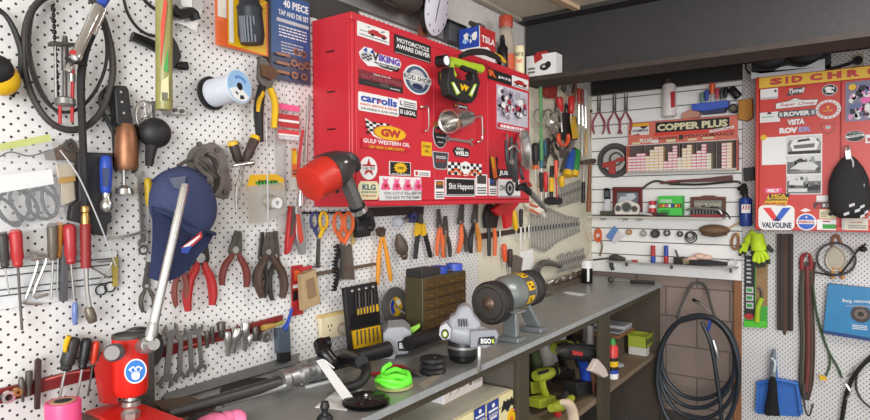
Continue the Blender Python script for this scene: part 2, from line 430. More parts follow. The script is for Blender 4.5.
# ================================================================ red wall cabinet
cab = Th('wall_cabinet', 'large red steel wall cabinet covered in stickers above the bench', 'cabinet', C)
CY0, CY1, CZ0, CZ1 = C.P(352, 100).y, C.P(529.5, 140).y, C.P(440, 205).z, C.P(352, 11).z
REDP = mat((200, 42, 55), .36, var=.06, scale=8)
bd = cab.p('body', REDP, bev=.004); bd.bx(.002, CABX-.012, CY0, CY1, CZ0, CZ1)
bd.bx(CABX-.012, CABX, CY0, CY1, CZ1-.028, CZ1); bd.bx(CABX-.012, CABX, CY0, CY1, CZ0, CZ0+.02)
bd.bx(CABX-.012, CABX, CY0, CY0+.016, CZ0+.02, CZ1-.028); bd.bx(CABX-.012, CABX, CY1-.016, CY1, CZ0+.02, CZ1-.028)
for zz in (1.98, 1.84, 1.71, 1.60): cab.p('side_vent', BLKG, label='short dark slot in the side').bx(.075, .115, CY0-.0015, CY0, zz, zz+.005)

s1, s2 = C.P(433.5, 150).y, C.P(487.5, 150).y
for a, b_ in ((CY0+.017, s1-.001), (s1+.001, s2-.001), (s2+.001, CY1-.017)):
    cab.p('door', REDP, bev=.002).bx(CABX-.012, CABX+.002, a, b_, CZ0+.021, CZ1-.029)
hd = cab.p('handle', CHR); hd.rod([(421, 107, .002), (421, 107, .022), (427, 106.5, .024), (428.5, 110, .024), (428.5, 128, .024), (425.5, 131, .02), (425.5, 131, .002)], .8)
hd = cab.p('handle', CHR); hd.rod([(475, 118, .002), (475, 118, .025), (481, 116, .025), (482, 120, .025), (482, 139, .025), (478, 142, .025), (478, 142, .002)], .9)
lk = cab.p('lock', BRASS); lk.disc((437, 124), 0, .012, 3); lk.disc((484, 131), 0, .012, 2)
N = .003
a = sticker(cab, 'sticker', C, N, (357, 20.5), (389, 45.5), 'white sticker with a small red car')
a.rect(WHT).poly(REDT, [(.32, .35), (.9, .35), (.92, .5), (.85, .6), (.7, .62), (.62, .74), (.45, .74), (.4, .62), (.32, .58)])
a.ell(BLK, .45, .36, .06, .1).ell(BLK, .8, .36, .06, .1).poly(BLK, [(.72, .7), (.85, .82), (.83, .86), (.7, .74)]).rect(DST, .05, .14, .95, .18).rect(DST, .05, .42, .3, .45).poly(BLK, [(.25, .8), (.36, .75), (.35, .82)])
a = sticker(cab, 'sticker', C, N, (394, 33.5), (430.5, 63.5), 'black sticker with white capital letters')
a.rect(BLK).rect(WHT, .01, .03, .99, .05).text(WHT, 'MOTORCYCLE', .06, .6, .94, .84, .03).text(WHT, 'AWARE DRIVER', .04, .27, .97, .52, .03)
VIO = mat((98, 60, 175), .45)
a = sticker(cab, 'sticker', C, N, (358.5, 44), (401, 75), 'white sticker of purple letters with a winged helmet')
a.poly(WHT, [(.05, .3), (0, .6), (.12, .95), (.3, .96), (.36, .8), (.95, .82), (1, .6), (.96, .3), (.75, .05), (.4, .1), (.2, .02)])
a.ell(LGRY, .17, .48, .14, .24).checks(BLK, .06, .3, .28, .62, 4, 4).poly(BLU, [(.08, .75), (.18, .7), (.17, .95)]).poly(BLU, [(.24, .72), (.3, .95), (.34, .74)])
a.poly(BLK, [(.3, .32), (.95, .34), (.9, .1), (.5, .12)]).text(BLK, 'V', .28, .36, .44, .82, .03).text(VIO, 'IKING', .44, .42, .95, .78, .035).text(WHT, 'SPEED SHOP', .38, .19, .88, .29, .01)
a = sticker(cab, 'sticker', C, N, (358.5, 69), (402.5, 93.5), 'dark maroon sticker with a black lower strip')
MAR = mat((120, 26, 40), .5)
a.rect(MAR).rect(BLK, 0, 0, 1, .4).text(mat((160, 90, 96), .5), 'ALL METAL BUMPERS', .04, .5, .96, .78, .01).text(WHT, 'Classic Auto Kit', .3, .84, .7, .95).ell(DST, .55, .25, .12, .14).text(WHT, 'BUMPERS', .68, .1, .92, .2).lines(DST, .06, .1, .4, .25, 2)
a = sticker(cab, 'sticker', C, N, (358, 91), (398.5, 117), 'white sticker with rounded blue lowercase lettering')
a.rrect(WHT, r=.12).text(BLU, 'carrolls', .05, .5, .95, .94, .04).ell(ORG, .5, .66, .04, .06).text(ORG, 'PARTS, SERVICE & REPAIR', .04, .28, .96, .42, .015).text(DST, 'THE WORLD IS YOUR OYSTER', .04, .08, .96, .2, .01)
a = sticker(cab, 'sticker', C, N, (398.5, 97.5), (416.5, 118.5), 'white sticker over a black strip reading IS LEGAL')
a.rect(WHT).rect(BLK, 0, 0, 1, .48).text(WHT, 'IS LEGAL', .06, .12, .94, .36, .03).lines(DST, .25, .55, .92, .9, 3).text(BLK, 'L', .06, .6, .18, .85, .03)
a = sticker(cab, 'sticker', C, N, (403, 61), (430, 97.5), 'round blue and white badge with a white name band')
a.ell(WHT).ell(mat((70, 92, 118), .5), .5, .5, .44, .45).ell(LGRY, .5, .5, .32, .34).ell(NAVY, .5, .27, .2, .1).rect(WHT, -.02, .42, 1.02, .64).text(BLK, 'ROD SHOP', .0, .45, 1.0, .61, .02, rise=0)
a = sticker(cab, 'sticker', C, N, (362, 117), (409, 152), 'oil sticker with a chequered flag and a yellow oval')
a.poly(WHT, [(.06, .98), (.22, .84), (.45, .9), (.72, .8), (.9, .6), (.86, .42), (.6, .33), (.35, .34), (.22, .42), (.1, .66)])
a.checks(BLK, .1, .48, .6, .9, 7, 5, -.05).ell(ORG, .57, .58, .36, .26).ell(YEL, .57, .58, .34, .235).text(REDT, 'GW', .36, .44, .8, .72, .06)
a.rect(REDP, -.02, 0, 1, .34).text(WHT, 'GULF WESTERN OIL', 0, .17, 1, .31, .025).text(YEL, '100 YEAR LUBRICANTS', .12, .0, .86, .1, .02)
a = sticker(cab, 'sticker', C, N, (359.5, 156), (377, 180), 'white oval sticker with a red star')
a.ell(WHT).star(REDT, .5, .52, .44, .42).rect(WHT, .1, .42, .9, .58).text(BLK, 'CALTEX', .14, .44, .86, .56, .02)
a = sticker(cab, 'sticker', C, N, (358, 181), (379, 199.5), 'cream octagonal sticker with teal capitals')
a.poly(CREAM, [(.1, 0), (.9, 0), (1, .25), (1, .78), (.88, 1), (.12, 1), (0, .78), (0, .25)]).text(TEAL, 'KLG', .18, .52, .82, .84, .04).text(TEAL, 'SPARK PLUGS', .12, .36, .88, .46).text(REDT, 'FIT AND FORGET', .16, .16, .84, .25)
a = sticker(cab, 'sticker', C, N, (389, 161), (410.5, 176), 'black oblong sticker with a yellow centre')
a.rect(WHT).rect(BLK, .03, .04, .97, .96).ell(YEL, .5, .55, .26, .34).star(YEL, .5, .55, .34, .44, 12, .7).text(BLK, '100', .36, .45, .64, .65, .03).lines(WHT, .08, .08, .92, .18, 1)
a = sticker(cab, 'sticker', C, N, (379, 176), (421, 200), 'white sticker with four pink bug figures')
a.rect(WHT)
for i in range(4):
    x = .13+.247*i
    a.ell(PINK, x, .6, .085, .17).ell(PINK, x, .78, .05, .1).poly(PINK, [(x-.05, .82), (x-.06, .97), (x-.02, .86)]).poly(PINK, [(x+.05, .82), (x+.06, .97), (x+.02, .86)]).rect(PINK, x-.1, .44, x+.1, .56).ell(REDT, x, .6, .04, .08)
a.text(DST, 'YOU CUT IT KILL BEFORE', .03, .24, .97, .36).text(DST, 'YOU ADD TO THE FAMILY', .06, .06, .94, .18)
a = sticker(cab, 'sticker', C, N, (414, 170), (430, 177), 'small white slip'); a.rect(WHT).lines(DST, .3, .2, .9, .8, 2).rect(REDT, .06, .2, .2, .8)
a = sticker(cab, 'sticker', C, N, (421.5, 141.5), (431.5, 156.5), 'small yellow square sticker'); a.rect(YEL).text(BLK, 'START', .12, .58, .88, .78).text(BLK, 'OIL', .28, .25, .72, .45)
a = sticker(cab, 'sticker', C, N, (432.5, 120), (447, 149), 'tall black oval badge with red letters'); a.ell(LGRY).ell(BLK, .5, .5, .46, .47).text(REDT, 'RACE', .16, .55, .84, .72, .03).lines(LGRY, .22, .38, .78, .46, 1).lines(LGRY, .3, .2, .7, .27, 1)
a = sticker(cab, 'sticker', C, N, (432, 151), (448.5, 170), 'dark grey shield badge'); a.poly(LGRY, [(0, 1), (1, 1), (.92, .12), (.78, 0), (.22, 0), (.08, .12)]).poly(mat((60, 62, 68), .5), [(.05, .96), (.95, .96), (.87, .15), (.76, .05), (.24, .05), (.13, .15)]).text(REDT, 'RODS', .2, .4, .8, .55, .02).lines(WHT, .2, .62, .8, .8, 2)
a = sticker(cab, 'sticker', C, N, (452.5, 146), (470, 158), 'white lettering outlined in black'); a.poly(BLK, [(0, .6), (.2, 1), (.9, .9), (1, .4), (.85, 0), (.15, .05)]).text(WHT, 'WELD', .12, .14, .9, .58, .05).text(WHT, 'PRO', .2, .66, .6, .9, .03)
a = sticker(cab, 'sticker', C, N, (447.5, 159), (481, 178), 'white skull over two chequered flags')
for sx in (0, .56):
    a.rect(WHT, sx, .12, sx+.44, .85).checks(BLK, sx, .12, sx+.44, .85, 5, 4).checks(ORG, sx+.05, .2, sx+.4, .5, 3, 2)
a.ell(WHT, .5, .58, .15, .36).ell(BLK, .44, .58, .045, .1).ell(BLK, .56, .58, .045, .1).rect(WHT, .42, .08, .58, .3).poly(ORG, [(.15, .05), (.5, .2), (.85, .05), (.5, .12)])
a = sticker(cab, 'sticker', C, N, (445, 177.5), (475, 196.5), 'black and white framed sticker in script lettering'); a.rect(WHT).rect(BLK, .03, .05, .97, .95).rect(WHT, .06, .1, .94, .12).text(WHT, 'Shit Happens', .1, .3, .92, .72, .015)
for q, tl, br in (('small sticker with a dark picture', (434.5, 180), (444, 199)), ('white sticker with black print', (475.5, 174), (487, 195.5)), ('small blue and white slip', (488.5, 178), (497, 195.5))):
    a = sticker(cab, 'sticker', C, N, tl, br, q); a.rect(WHT).rect(DST, .1, .55, .9, .95).lines(BLK, .1, .08, .9, .45, 3)
    if 'picture' in q: a.rect(AMB, .1, .75, .9, .9)
    if 'blue' in q: a.rect(BLU, .15, .7, .5, .9)
a = sticker(cab, 'sticker', C, N, (488.5, 156), (497.5, 180), 'tall black sticker with an orange streak'); a.rect(BLK, .1, 0, 1, 1).poly(ORG, [(.15, 1), (.7, 1), (.95, .1), (.5, .05)]); a.poly(YEL, [(.2, .96), (.5, .96), (.6, .5), (.45, .5)])
a = sticker(cab, 'sticker', C, N, (497.5, 169), (518, 178.5), 'black sticker with white bold letters'); a.rect(BLK).text(WHT, 'JUSTIN', .06, .2, .94, .85, .05)
a = sticker(cab, 'sticker', C, N, (498, 179), (520, 197), 'white sticker with a round black emblem'); a.rect(WHT).rect(BLK, .0, .03, 1, .07).ell(BLK, .5, .5, .2, .42).ell(LGRY, .5, .5, .12, .28).ell(BLK, .5, .5, .07, .16).text(DST, 'OH', .06, .35, .26, .68, .02).text(DST, 'RO', .74, .35, .94, .68, .02)
a = sticker(cab, 'sticker', C, N, (487.5, 67.5), (511.5, 86), 'black sticker of white letters with an orange initial'); a.rect(BLK).text(ORG, 'R', .06, .3, .36, .9, .06, slant=-.05).text(WHT, 'JAYS', .4, .32, .96, .6, .04)
a = sticker(cab, 'sticker', C, N, (511.9, 75), (528, 91), 'white sticker with a red coupe'); a.rect(WHT).poly(REDT, [(.1, .3), (.9, .3), (.92, .5), (.75, .55), (.62, .72), (.35, .72), (.22, .55), (.1, .5)]).ell(BLK, .28, .3, .09, .1).ell(BLK, .74, .3, .09, .1).rect(BLK, .05, .08, .95, .14)
a = sticker(cab, 'poster', C, N, (496.5, 84), (527.5, 134), 'colour poster of motorcycle riders'); a.rect(mat((196, 192, 204), .3)).blobs([mat((170, 166, 178), .4), mat((140, 134, 148), .4), WHT, mat((150, 142, 156), .4)], 14, 0, .2, 1, 1, .16)
a.blobs([mat((96, 92, 104), .4), mat((178, 60, 78), .4), WHT], 4, .1, .35, .9, .65, .09); a.rect(mat((196, 200, 210), .3), 0, 0, 1, .14).poly(REDP, [(0, .02), (1, .02), (1, .14), (0, .14)]).lines(WHT, .08, .04, .9, .12, 1, .8)
for cx, cy in ((.35, .52), (.62, .42), (.85, .5)): a.ell(mat((60, 56, 64), .4), cx, cy, .06, .09).ell(LGRY, cx, cy, .04, .06).poly(mat((170, 40, 60), .4), [(cx-.06, cy+.1), (cx+.07, cy+.08), (cx+.03, cy+.2), (cx-.04, cy+.2)])
a = sticker(cab, 'sticker', C, N, (438, 71.5), (450, 87.5), 'black sticker with a yellow R'); a.rect(BLK).text(YEL, 'R', .12, .18, .7, .9, .06)
a = sticker(cab, 'sticker', C, N, (453, 102.5), (468, 110.5), 'narrow black sticker half behind the light'); a.rect(BLK).text(WHT, 'JAYS', .3, .2, .92, .7, .04).text(ORG, 'R', .05, .2, .28, .85, .05)
# bits hung on the cabinet
t = Th('steel_cup', 'dented chrome lamp cup hooked on the cabinet beside the black oval badge', 'cup', C)
m_ = t.p('bowl', CHR); a_, b_ = C.P(449, 121.5, .06), C.P(470, 117, .05); k = mpp(a_)
m_.rev(b_, a_, [(0, 5*k), (.1, 8.5*k), (.4, 10.2*k), (.7, 10.8*k), (.94, 11.2*k), (.97, 12.4*k), (1, 12.4*k), (.98, 10.4*k), (.7, 9.6*k), (.45, 8*k), (.3, 4*k), (.28, .2*k)], 26)
t.p('hook', STL).rod([(458, 108, .05), (458, 103, .03), (457, 102, .002)], .8)
t = Th('steel_dish', 'polished steel headlamp bowl hanging at the right end of the red cabinet', 'dish', C)
m_ = t.p('bowl', CHR); c0 = C.P(524, 150, .045); k = mpp(c0)
ax = V((.95, .22, .05)).normalized(); up = V((0, 0, 1)); sd = up.cross(ax)
m_.rev(c0-ax*.045, c0+ax*.012, [(0, 5*k), (.1, 10*k), (.45, 16*k), (.8, 19*k), (.95, 20*k), (1, 19.5*k), (.92, 18*k), (.55, 14*k), (.3, 5*k)], 28)
t.p('rim', STL).ring(c0+ax*.012, ax, 18.5*k, 20.4*k, .006, 32)
t = Th('ring_spanner', 'small spanner lying flat on the cabinet face below the steel cup', 'spanner', C); ms_ = t.one(STL)
ms_.plate([(449, 137.5), (470, 140.5), (470, 143), (449, 140)], .006, .011); ms_.ringp((447.5, 138.5), .009, 1.6, 3.4, .007, 14); ms_.ringp((471.5, 142), .009, 1.6, 3.6, .007, 14, .6, 5.6)
t = Th('clamp_tool', 'cluster of dark grey clamp jaws hung in front of the steel bowl', 'clamp', C)
for i, (u0, v0, u1, v1, r) in enumerate(((506, 140, 510, 176, 2.3), (511, 137, 514, 182, 2.6), (516, 143, 517, 186, 2.2), (520, 168, 528, 190, 2))):
    t.p('jaw', mat((64, 63, 64), .5, .5, var=.25)).rod([(u0, v0, .095), ((u0+u1)/2-1, (v0+v1)/2, .10), (u1, v1, .095)], [r*.7, r, r*.6])
t.p('spring', STL).rod([(508, 150, .105), (514, 146, .115), (519, 152, .105)], 1.2); t.p('hook', STL).rod([(508, 141, .095), (507, 136, .05), (507, 134, .0025)], 1); t.p('bolt', STL).disc((513, 162), .085, .12, 2.6)
t = Th('air_duster', 'silver blow gun nozzle pointing down off the cabinet corner', 'blow gun', C)
t.p('body', BLKG).rod([(517, 189, .145), (523, 187, .15), (530, 193, .15)], [2.4, 4, 3]); t.p('nozzle', ALU).lat((529, 191, .15), (547, 211, .15), [(0, 3.2), (.75, 2.8), (.8, 1.8), (1, 1.4)]); t.p('hook', STL).rod([(520, 189, .14), (518, 185, .06), (517, 184, .0025)], 1); t.p('trigger', REDT).rod([(520, 182, .155), (527, 181, .16), (531, 186, .155)], 1.4)
# ---------------------------------------------------------------- things on top of and around the cabinet
t = Th('work_light', 'lime and black cordless work light hung over the cabinet top edge', 'work light', C)
body = t.p('body', LIME); body.rod([(451, 61, .10), (458, 63, .10), (470, 67, .10), (481, 69, .10)], [4.2, 4.6, 5, 4.6]); body.rod([(451, 62, .10), (452, 70, .1), (455, 76, .1)], [3, 2.6, 2.2]); t.p('black_band', BLK).rod([(461, 67, .112), (468, 70, .115), (475, 72, .112)], [2.6, 3, 2.6]); t.p('yellow_tip', YEL).rod([(494, 54, .10), (500, 58, .09), (505, 62, .08)], [1.8, 2.6, 1.6])
t.p('lens_ring', BLKG).disc((447, 60.5), .125, .165, 6.2); t.p('lens', mat((236, 240, 244), .1)).disc((447, 60.5), .165, .168, 4.6); 
g = t.p('top_grip', BLK); g.rod([(460, 56.5, .11), (470, 52.5, .11), (484, 52, .11), (494, 56, .1), (503, 60, .08)], [2.5, 3.2, 3.4, 3, 2.2])
fr = t.p('lower_frame', BLK, bev=.003)
fr.plate([(449.5, 67), (448, 84), (450, 95), (457, 99), (472, 103), (477, 97), (480.5, 83), (477, 70), (473, 74), (474, 80), (462, 80), (455, 77), (454, 67)], .075, .115)
pn = t.p('lamp_panel', LIME); pn.plate([(451.5, 82), (454, 82), (460.5, 93), (457, 95)], .115, .118); pn.use(mat((240, 240, 232), .2)); pn.plate([(452.8, 83), (454, 83), (459.5, 92.5), (457.5, 93.5)], .1175, .119); pn = t.p('lamp_panel', LIME); pn.plate([(477, 84), (474.5, 84), (469, 95), (472, 97)], .115, .118); pn.use(mat((240, 240, 232), .2)); pn.plate([(476, 85.5), (475, 85.5), (470.5, 94), (472, 95)], .1175, .119)
a = Art(t.p('mark', YEL), C, .1155, (460, 83), (469, 93)); a.poly(YEL, [(0, .95), (.45, .6), (.4, 1), (1, .75), (.6, .1), (.5, .6), (.2, 0)])
TOPZ = CZ1
t = Th('snack_box', 'blue, white and red printed carton standing on the cabinet top', 'carton', C)
cA = C.P(463.5, 52, -.10); cA.z = TOPZ
def carton(t, A, wx, wy, h, m_, art=None):
    mb = t.p('carton', m_, bev=.002); mb.bx(A.x-wx, A.x, A.y, A.y+wy, A.z, A.z+h); return mb
PB_ = Pl((C.P(470, 50, -.02).x, 0, 0), (1, 0, 0))
y0, y1 = PB_.P(479.5, 45).y, PB_.P(495, 45).y; ya = y0
ztop = PB_.P(480, 26).z; mb = t.p('carton', WHT, bev=.002); mb.bx(PB_.p0.x-.11, PB_.p0.x, y0, y1, TOPZ, ztop)
a = Art(t.p('front_print', REDT), PB_, .0005, (479.5, 26.5), (495, 52)); a.o.z = TOPZ; a.y = V((0, 0, ztop-TOPZ)); a.rect(WHT).poly(REDT, [(0, 1), (1, 1), (1, .25), (.5, .45), (0, .35)]).text(WHT, 'TSILA', .1, .55, .95, .75, .03)
SP = Pl((0, y0, 0), (0, -1, 0)); a = Art(t.p('side_print', BLU), SP, .0005, (463, 28), (479, 52)); a.o = V((PB_.p0.x-.11, y0, TOPZ)); a.x = V((.11, 0, 0)); a.y = V((0, 0, ztop-TOPZ))
a.rect(WHT).rect(BLU, 0, .38, 1, 1).blobs([mat((150, 190, 235), .4), WHT], 3, .1, .45, .9, .9, .2)
t = Th('grinder_head', 'small dark oily gearbox lying on top of the printed carton', 'gearbox', C); mb = t.one(mat((78, 74, 70), .5, .5, var=.3)); q = V((PB_.p0.x-.05, (y0+y1)/2, ztop)); mb.rev(q, q+V((0, 0, .035)), [(0, .034), (.6, .034), (.8, .022), (1, .012)], 10); mb.rev(q+V((0, 0, .018)), q+V((0, -.07, .022)), [(0, .016), (1, .011)], 10)
def topthing(u, vb, n=-.06):
    p = C.P(u, vb, n); return V((p.x, p.y, TOPZ))
def upr(q, v): # height on the vertical through q seen at row v
    d = (q-CAM).dot(CF); return q.z+0
t = Th('sauce_bottle', 'tall clear bottle with a rust-red screw lid on the cabinet top', 'bottle', C)
q = C.P(506, 60, -.09); k = mpp(q); zc = lambda v: C.P(506, v, -.09).z
q0 = V((q.x, q.y, TOPZ)); zt = zc(16.5)
t.p('bottle', mat((190, 176, 158), .15, alpha=.55)).rev(q0, V((q.x, q.y, zc(28))), [(0, 7.5*k), (.03, 8.2*k), (.72, 8.2*k), (.88, 6.2*k), (1, 6*k)], 20)
t.p('lid', mat((170, 66, 46), .45)).rev(V((q.x, q.y, zc(28))), V((q.x, q.y, zt)), [(0, 6.6*k), (.1, 7*k), (.92, 7*k), (1, 6.4*k)], 24)
t.p('label_band', mat((206, 92, 60), .5)).rev(V((q.x, q.y, TOPZ+.02)), V((q.x, q.y, TOPZ+.10)), [(0, 8.35*k), (1, 8.35*k)], 20)
t = Th('dark_bottle', 'short black squeeze bottle in front of the clear bottle on the cabinet top', 'bottle', C)
q = C.P(502.5, 60, -.035); k = mpp(q); q0 = V((q.x, q.y, TOPZ)); t.p('bottle', BLKG).rev(q0, V((q.x, q.y, C.P(502, 40, -.035).z)), [(0, 5*k), (.05, 5.4*k), (.7, 5.4*k), (.85, 3*k), (1, 2.6*k)], 16); t.p('cap', BLK).rev(V((q.x, q.y, C.P(502, 40, -.035).z)), V((q.x, q.y, C.P(502, 35, -.035).z)), [(0, 2.8*k), (1, 1.6*k)], 12)
t = Th('aerosol_can', 'off-white cylindrical can with dark letters at the cabinet top right corner', 'can', C)
q = C.P(519.5, 66, -.03); k = mpp(q); q0 = V((q.x, q.y, TOPZ)); zt = C.P(519.5, 46.5, -.03).z
t.p('can', CREAM).rev(q0, V((q.x, q.y, zt)), [(0, 4.6*k), (.04, 5*k), (.94, 5*k), (1, 4.4*k)], 20)
FP = Pl(q+(CAM-q).normalized()*5.1*k, V((CAM-q).xy.to_3d())); a = Art(t.p('print', BLK), FP, 0, (515.5, 50), (523.5, 66), .0002, .0002)
a.text(BLK, 'RAT X', 0, .62, 1, .86, .03).text(ORG, 'bait', .1, .2, .8, .5, .03)
t = Th('parts_box', 'white carton with a red tab resting on the steel beam edge', 'carton', B)
PX = Pl((0, 3.055, 0), (0, -1, 0)); p0 = PX.P(526.5, 73, .0); p1 = PX.P(556, 71, .0); zb = 2.151; zt = PX.P(540, 54.5).z
t.p('carton', WHT, bev=.0015).bx(p0.x, p1.x, 3.056, 3.14, zb, zt)
a = Art(t.p('print', BLK), Pl((0, 3.056, 0), (0, -1, 0)), 0, (526.5, 55), (555.5, 73)); a.o = V((p0.x, 3.056, zb)); a.x = V((p1.x-p0.x, 0, 0)); a.y = V((0, 0, zt-zb)); a.rect(WHT).poly(REDT, [(.25, 1), (.52, 1), (.56, .78), (.28, .6)]).ell(BLK, .62, .38, .16, .17).ell(BLK, .74, .46, .1, .16).ell(LGRY, .6, .4, .06, .07).lines(DST, .06, .15, .3, .5, 2)
t.p('tab', REDT, bev=.001).bx(p0.x+.25*(p1.x-p0.x), p0.x+.62*(p1.x-p0.x), 3.08, 3.115, zt, zt+.022)
# clock, bag, vent above the cabinet
t = Th('wall_clock', 'round white-faced clock with a black back tilted out above the cabinet', 'clock', L)
c0 = L.P(437, 8, .10); k = mpp(c0); ax = V((.93, .20, -.22)).normalized()
t.p('case', BLKG).rev(c0-ax*.03, c0, [(0, 24*k), (.2, 28*k), (1, 28.5*k)], 40); t.p('face', mat((226, 224, 234), .5, var=.03)).rev(c0, c0+ax*.004, [(0, 27*k), (.6, 27*k), (1, 26.5*k)], 40)
hp = Pl(c0+ax*.006, ax); hh = t.p('hands', BLK); o_ = c0+ax*.006; hx = hp.h*k; hv = hp.v*k
for dx, dy, w2 in ((1.5, 20, .8), (.5, -14, .8)): hh.prism([o_+hx*(-w2), o_+hx*w2, o_+hx*(dx+.3)+hv*dy, o_+hx*(dx-.3)+hv*dy], ax*.001)
for i in range(12):
    an = i*math.pi/6; q = o_+hx*math.sin(an)*22.5+hv*math.cos(an)*22.5; t.p('hour_mark', DST).obox(q, hx*.7, hv*1.1, ax*.0006)
t.p('bracket', mat((130, 70, 50), .6)).prism([L.P(423, 20, .06), L.P(430, 20, .06), L.P(430, 36, .06), L.P(421, 36, .06)], V((.02, 0, 0)))
t = Th('tool_bag', 'sagging dark brown bag hung high to the left of the clock', 'bag', L); mb = t.p('bag', mat((62, 54, 48), .7, var=.3)); c0 = L.P(401, -4, .10); k = mpp(c0); mb.ell(c0, V((0, 1, 0))*.115, V((1, 0, 0))*.075, V((0, .02, 1))*17*k); mb.ell(L.P(380, -6, .09), V((0, 1, 0))*.13, V((1, 0, 0))*.05, V((0, 0, 1))*8*k); t.p('strap', BLK).rod([(372, -2, .1), (385, 2, .16), (396, 8, .17)], 1.6)
t = Th('vent_box', 'dark grey flat box fixed on the wall right of the clock', 'box', L); t.p('box', mat((72, 72, 74), .6), bev=.004).plate([(450, 20), (466, 27), (466, 46), (450, 40)], .012, .05); t.p('edge', BLKG).plate([(448, 18.5), (467, 26.5), (467, 28.5), (448, 20.5)], .012, .06)
# impact gun on the corner
t = Th('impact_wrench', 'air impact gun with a red body and grey handle hung at the cabinet corner', 'impact gun', L)
t.p('body', mat((196, 44, 30), .4)).lat((309, 185, .30), (329, 173, .30), [(0, 15), (.04, 18), (.55, 19.5), (1, 19.5)], 24)
hd = t.p('head', mat((72, 70, 70), .4, .5)); hd.lat((327, 173, .30), (351, 161, .30), [(0, 19.5), (.25, 19), (.6, 16), (.85, 12), (1, 7)], 20); hd.rod([(336, 158, .31), (350, 160, .32), (356, 168, .31)], [6, 8, 6]); 
hn = t.p('grip', mat((120, 118, 116), .35, .7)); hn.rod([(343, 174, .305), (349, 187, .305), (357, 206, .305)], [8, 7.6, 7]); t.p('trigger', BLK).rod([(326, 181, .31), (330, 184, .31), (334, 187, .31), (338, 192, .31)], [3, 2.5, 2.5, 2])
ft = t.p('air_fitting', BLKG); ft.lat((356, 204, .30), (363, 218, .30), [(0, 8), (.2, 8.5), (.4, 6), (.6, 8), (1, 6.5)]); t.p('collar', CHR).lat((358, 208, .30), (360, 212, .30), [(0, 8.4), (1, 8.4)])
t.p('button', CHR).ball((346, 162, .375), 2.2); _h = L.P(338, 168, .28); t.p('hang_hook', BLK).sweep([_h, V((.13, CY0-.0005, _h.z+.03))], [.004, .004], 8); t.p('hose_end', BLK).rod([(361, 214, .3), (366, 212, .29), (371, 226, .28), (366, 228, .28)], [5, 5, 5, 3])
# ================================================================ tool builders
def screwdriver(pl, a, b, tip, hw, m, label, n=.022, group=None, sw=.9, name='screwdriver', band=None, smat=STL):
    t = Th(name, label, 'screwdriver', pl, group)
    A, B_, Tt = (*a, n), (*b, n), (*tip, n)
    t.p('handle', m).lat(A, B_, [(0, hw*.55), (.04, hw*.85), (.15, hw), (.5, hw*.92), (.75, hw*.98), (.86, hw*.7), (.93, hw*.8), (1, hw*.5)], 12)
    t.p('shaft', smat).rod([B_, Tt], sw)
    if band: t.p('end_cap', band).lat(A, ((a[0]+.16*(b[0]-a[0])), (a[1]+.16*(b[1]-a[1])), n), [(0, hw*.6), (.1, hw*.9), (1, hw*1.06)], 12)
    return t
def pliers(pl, piv, tip, e1, e2, jw, hw, hm, label, n=.02, group=None, jm=DST, bow=.18, name='pliers', cat='pliers', hm2=None, split=0, r0=None):
    """hung by the jaws: pivot, jaw tip, two handle ends, jaw half-width, handle half-width (photo pixels)"""
    t = Th(name, label, cat, pl, group); px, py = piv; tx, ty = tip
    dx, dy = px-tx, py-ty; ln = math.hypot(dx, dy) or 1; ox, oy = -dy/ln, dx/ln
    for s_ in (-1, 1):
        j = t.p('jaw', jm); g = split*s_
        j.plate([(tx+ox*s_*(.25+split), ty+oy*s_*(.25+split)), (tx+ox*s_*(jw*.45+split), ty+oy*s_*(jw*.45+split)), (px+ox*s_*jw, py+oy*s_*jw), (px+ox*s_*jw*.8+dx/ln*jw*.8, py+oy*s_*jw*.8+dy/ln*jw*.8), (px+ox*s_*.1+dx/ln*jw*.8, py+oy*s_*.1+dy/ln*jw*.8), (px+ox*s_*.2, py+oy*s_*.2)], n-.004, n+.004)
    for e, s_, h2 in ((e1, -1, hm), (e2, 1, hm2 or hm)):
        mx, my = px+(e[0]-px)*.45, py+(e[1]-py)*.45; L_ = math.hypot(e[0]-px, e[1]-py); sgn = 1 if (e[0]-px)*ox+(e[1]-py)*oy > 0 else -1
        t.p('handle', h2).rod([(px+dx/ln*jw*.4+ox*sgn*jw*.4, py+dy/ln*jw*.4+oy*sgn*jw*.4, n), (px+(e[0]-px)*.22+ox*sgn*L_*bow*.5, py+(e[1]-py)*.22+oy*sgn*L_*bow*.5, n), (mx+ox*sgn*L_*bow, my+oy*sgn*L_*bow, n), (px+(e[0]-px)*.75+ox*sgn*L_*bow*.75, py+(e[1]-py)*.75+oy*sgn*L_*bow*.75, n), (*e, n)], [hw*.6, hw*.85, hw, hw, hw*.75])
    t.p('rivet', STL).disc(piv, n+.003, n+.008, jw*.55, 12)
    return t
def spanner(pl, a, b, wpx, label, n=.015, group=None, ha=2.3, hb=2.0, ring_b=False, m=STL, name='spanner', open_a=True, ra=.3):
    t = Th(name, label, 'spanner', pl, group); o = t.one(m)
    A, B_ = pl.P(*a, n), pl.P(*b, n); k = mpp(A); d = (B_-A).normalized(); c = pl.n.cross(d); w2 = wpx*k/2
    o.prism([A+c*w2, A-c*w2, B_-c*w2, B_+c*w2], pl.n*.005)
    def openhead(P, d, r, tw):
        ca, sa = math.cos(tw), math.sin(tw); x = d*ca+c*sa; y = c*ca-d*sa; pts = []
        for i in range(15):
            an = math.radians(38+i*(284/14)); pts.append(P+x*r*math.cos(an)+y*r*math.sin(an))
        pts += [P-x*r*.15-y*r*.5, P-x*r*.15+y*r*.5]
        o.prism([p+pl.n*.001 for p in pts], pl.n*.007)
    if open_a: openhead(A-d*ha*w2*.6, -d, ha*w2, ra)
    else: o.ring(A-d*ha*w2*.8, pl.n, ha*w2*.55, ha*w2, .008, 16)
    if ring_b: o.ring(B_+d*hb*w2*.8, pl.n, hb*w2*.55, hb*w2, .008, 16)
    else: openhead(B_+d*hb*w2*.6, d, hb*w2, ra)
    return t
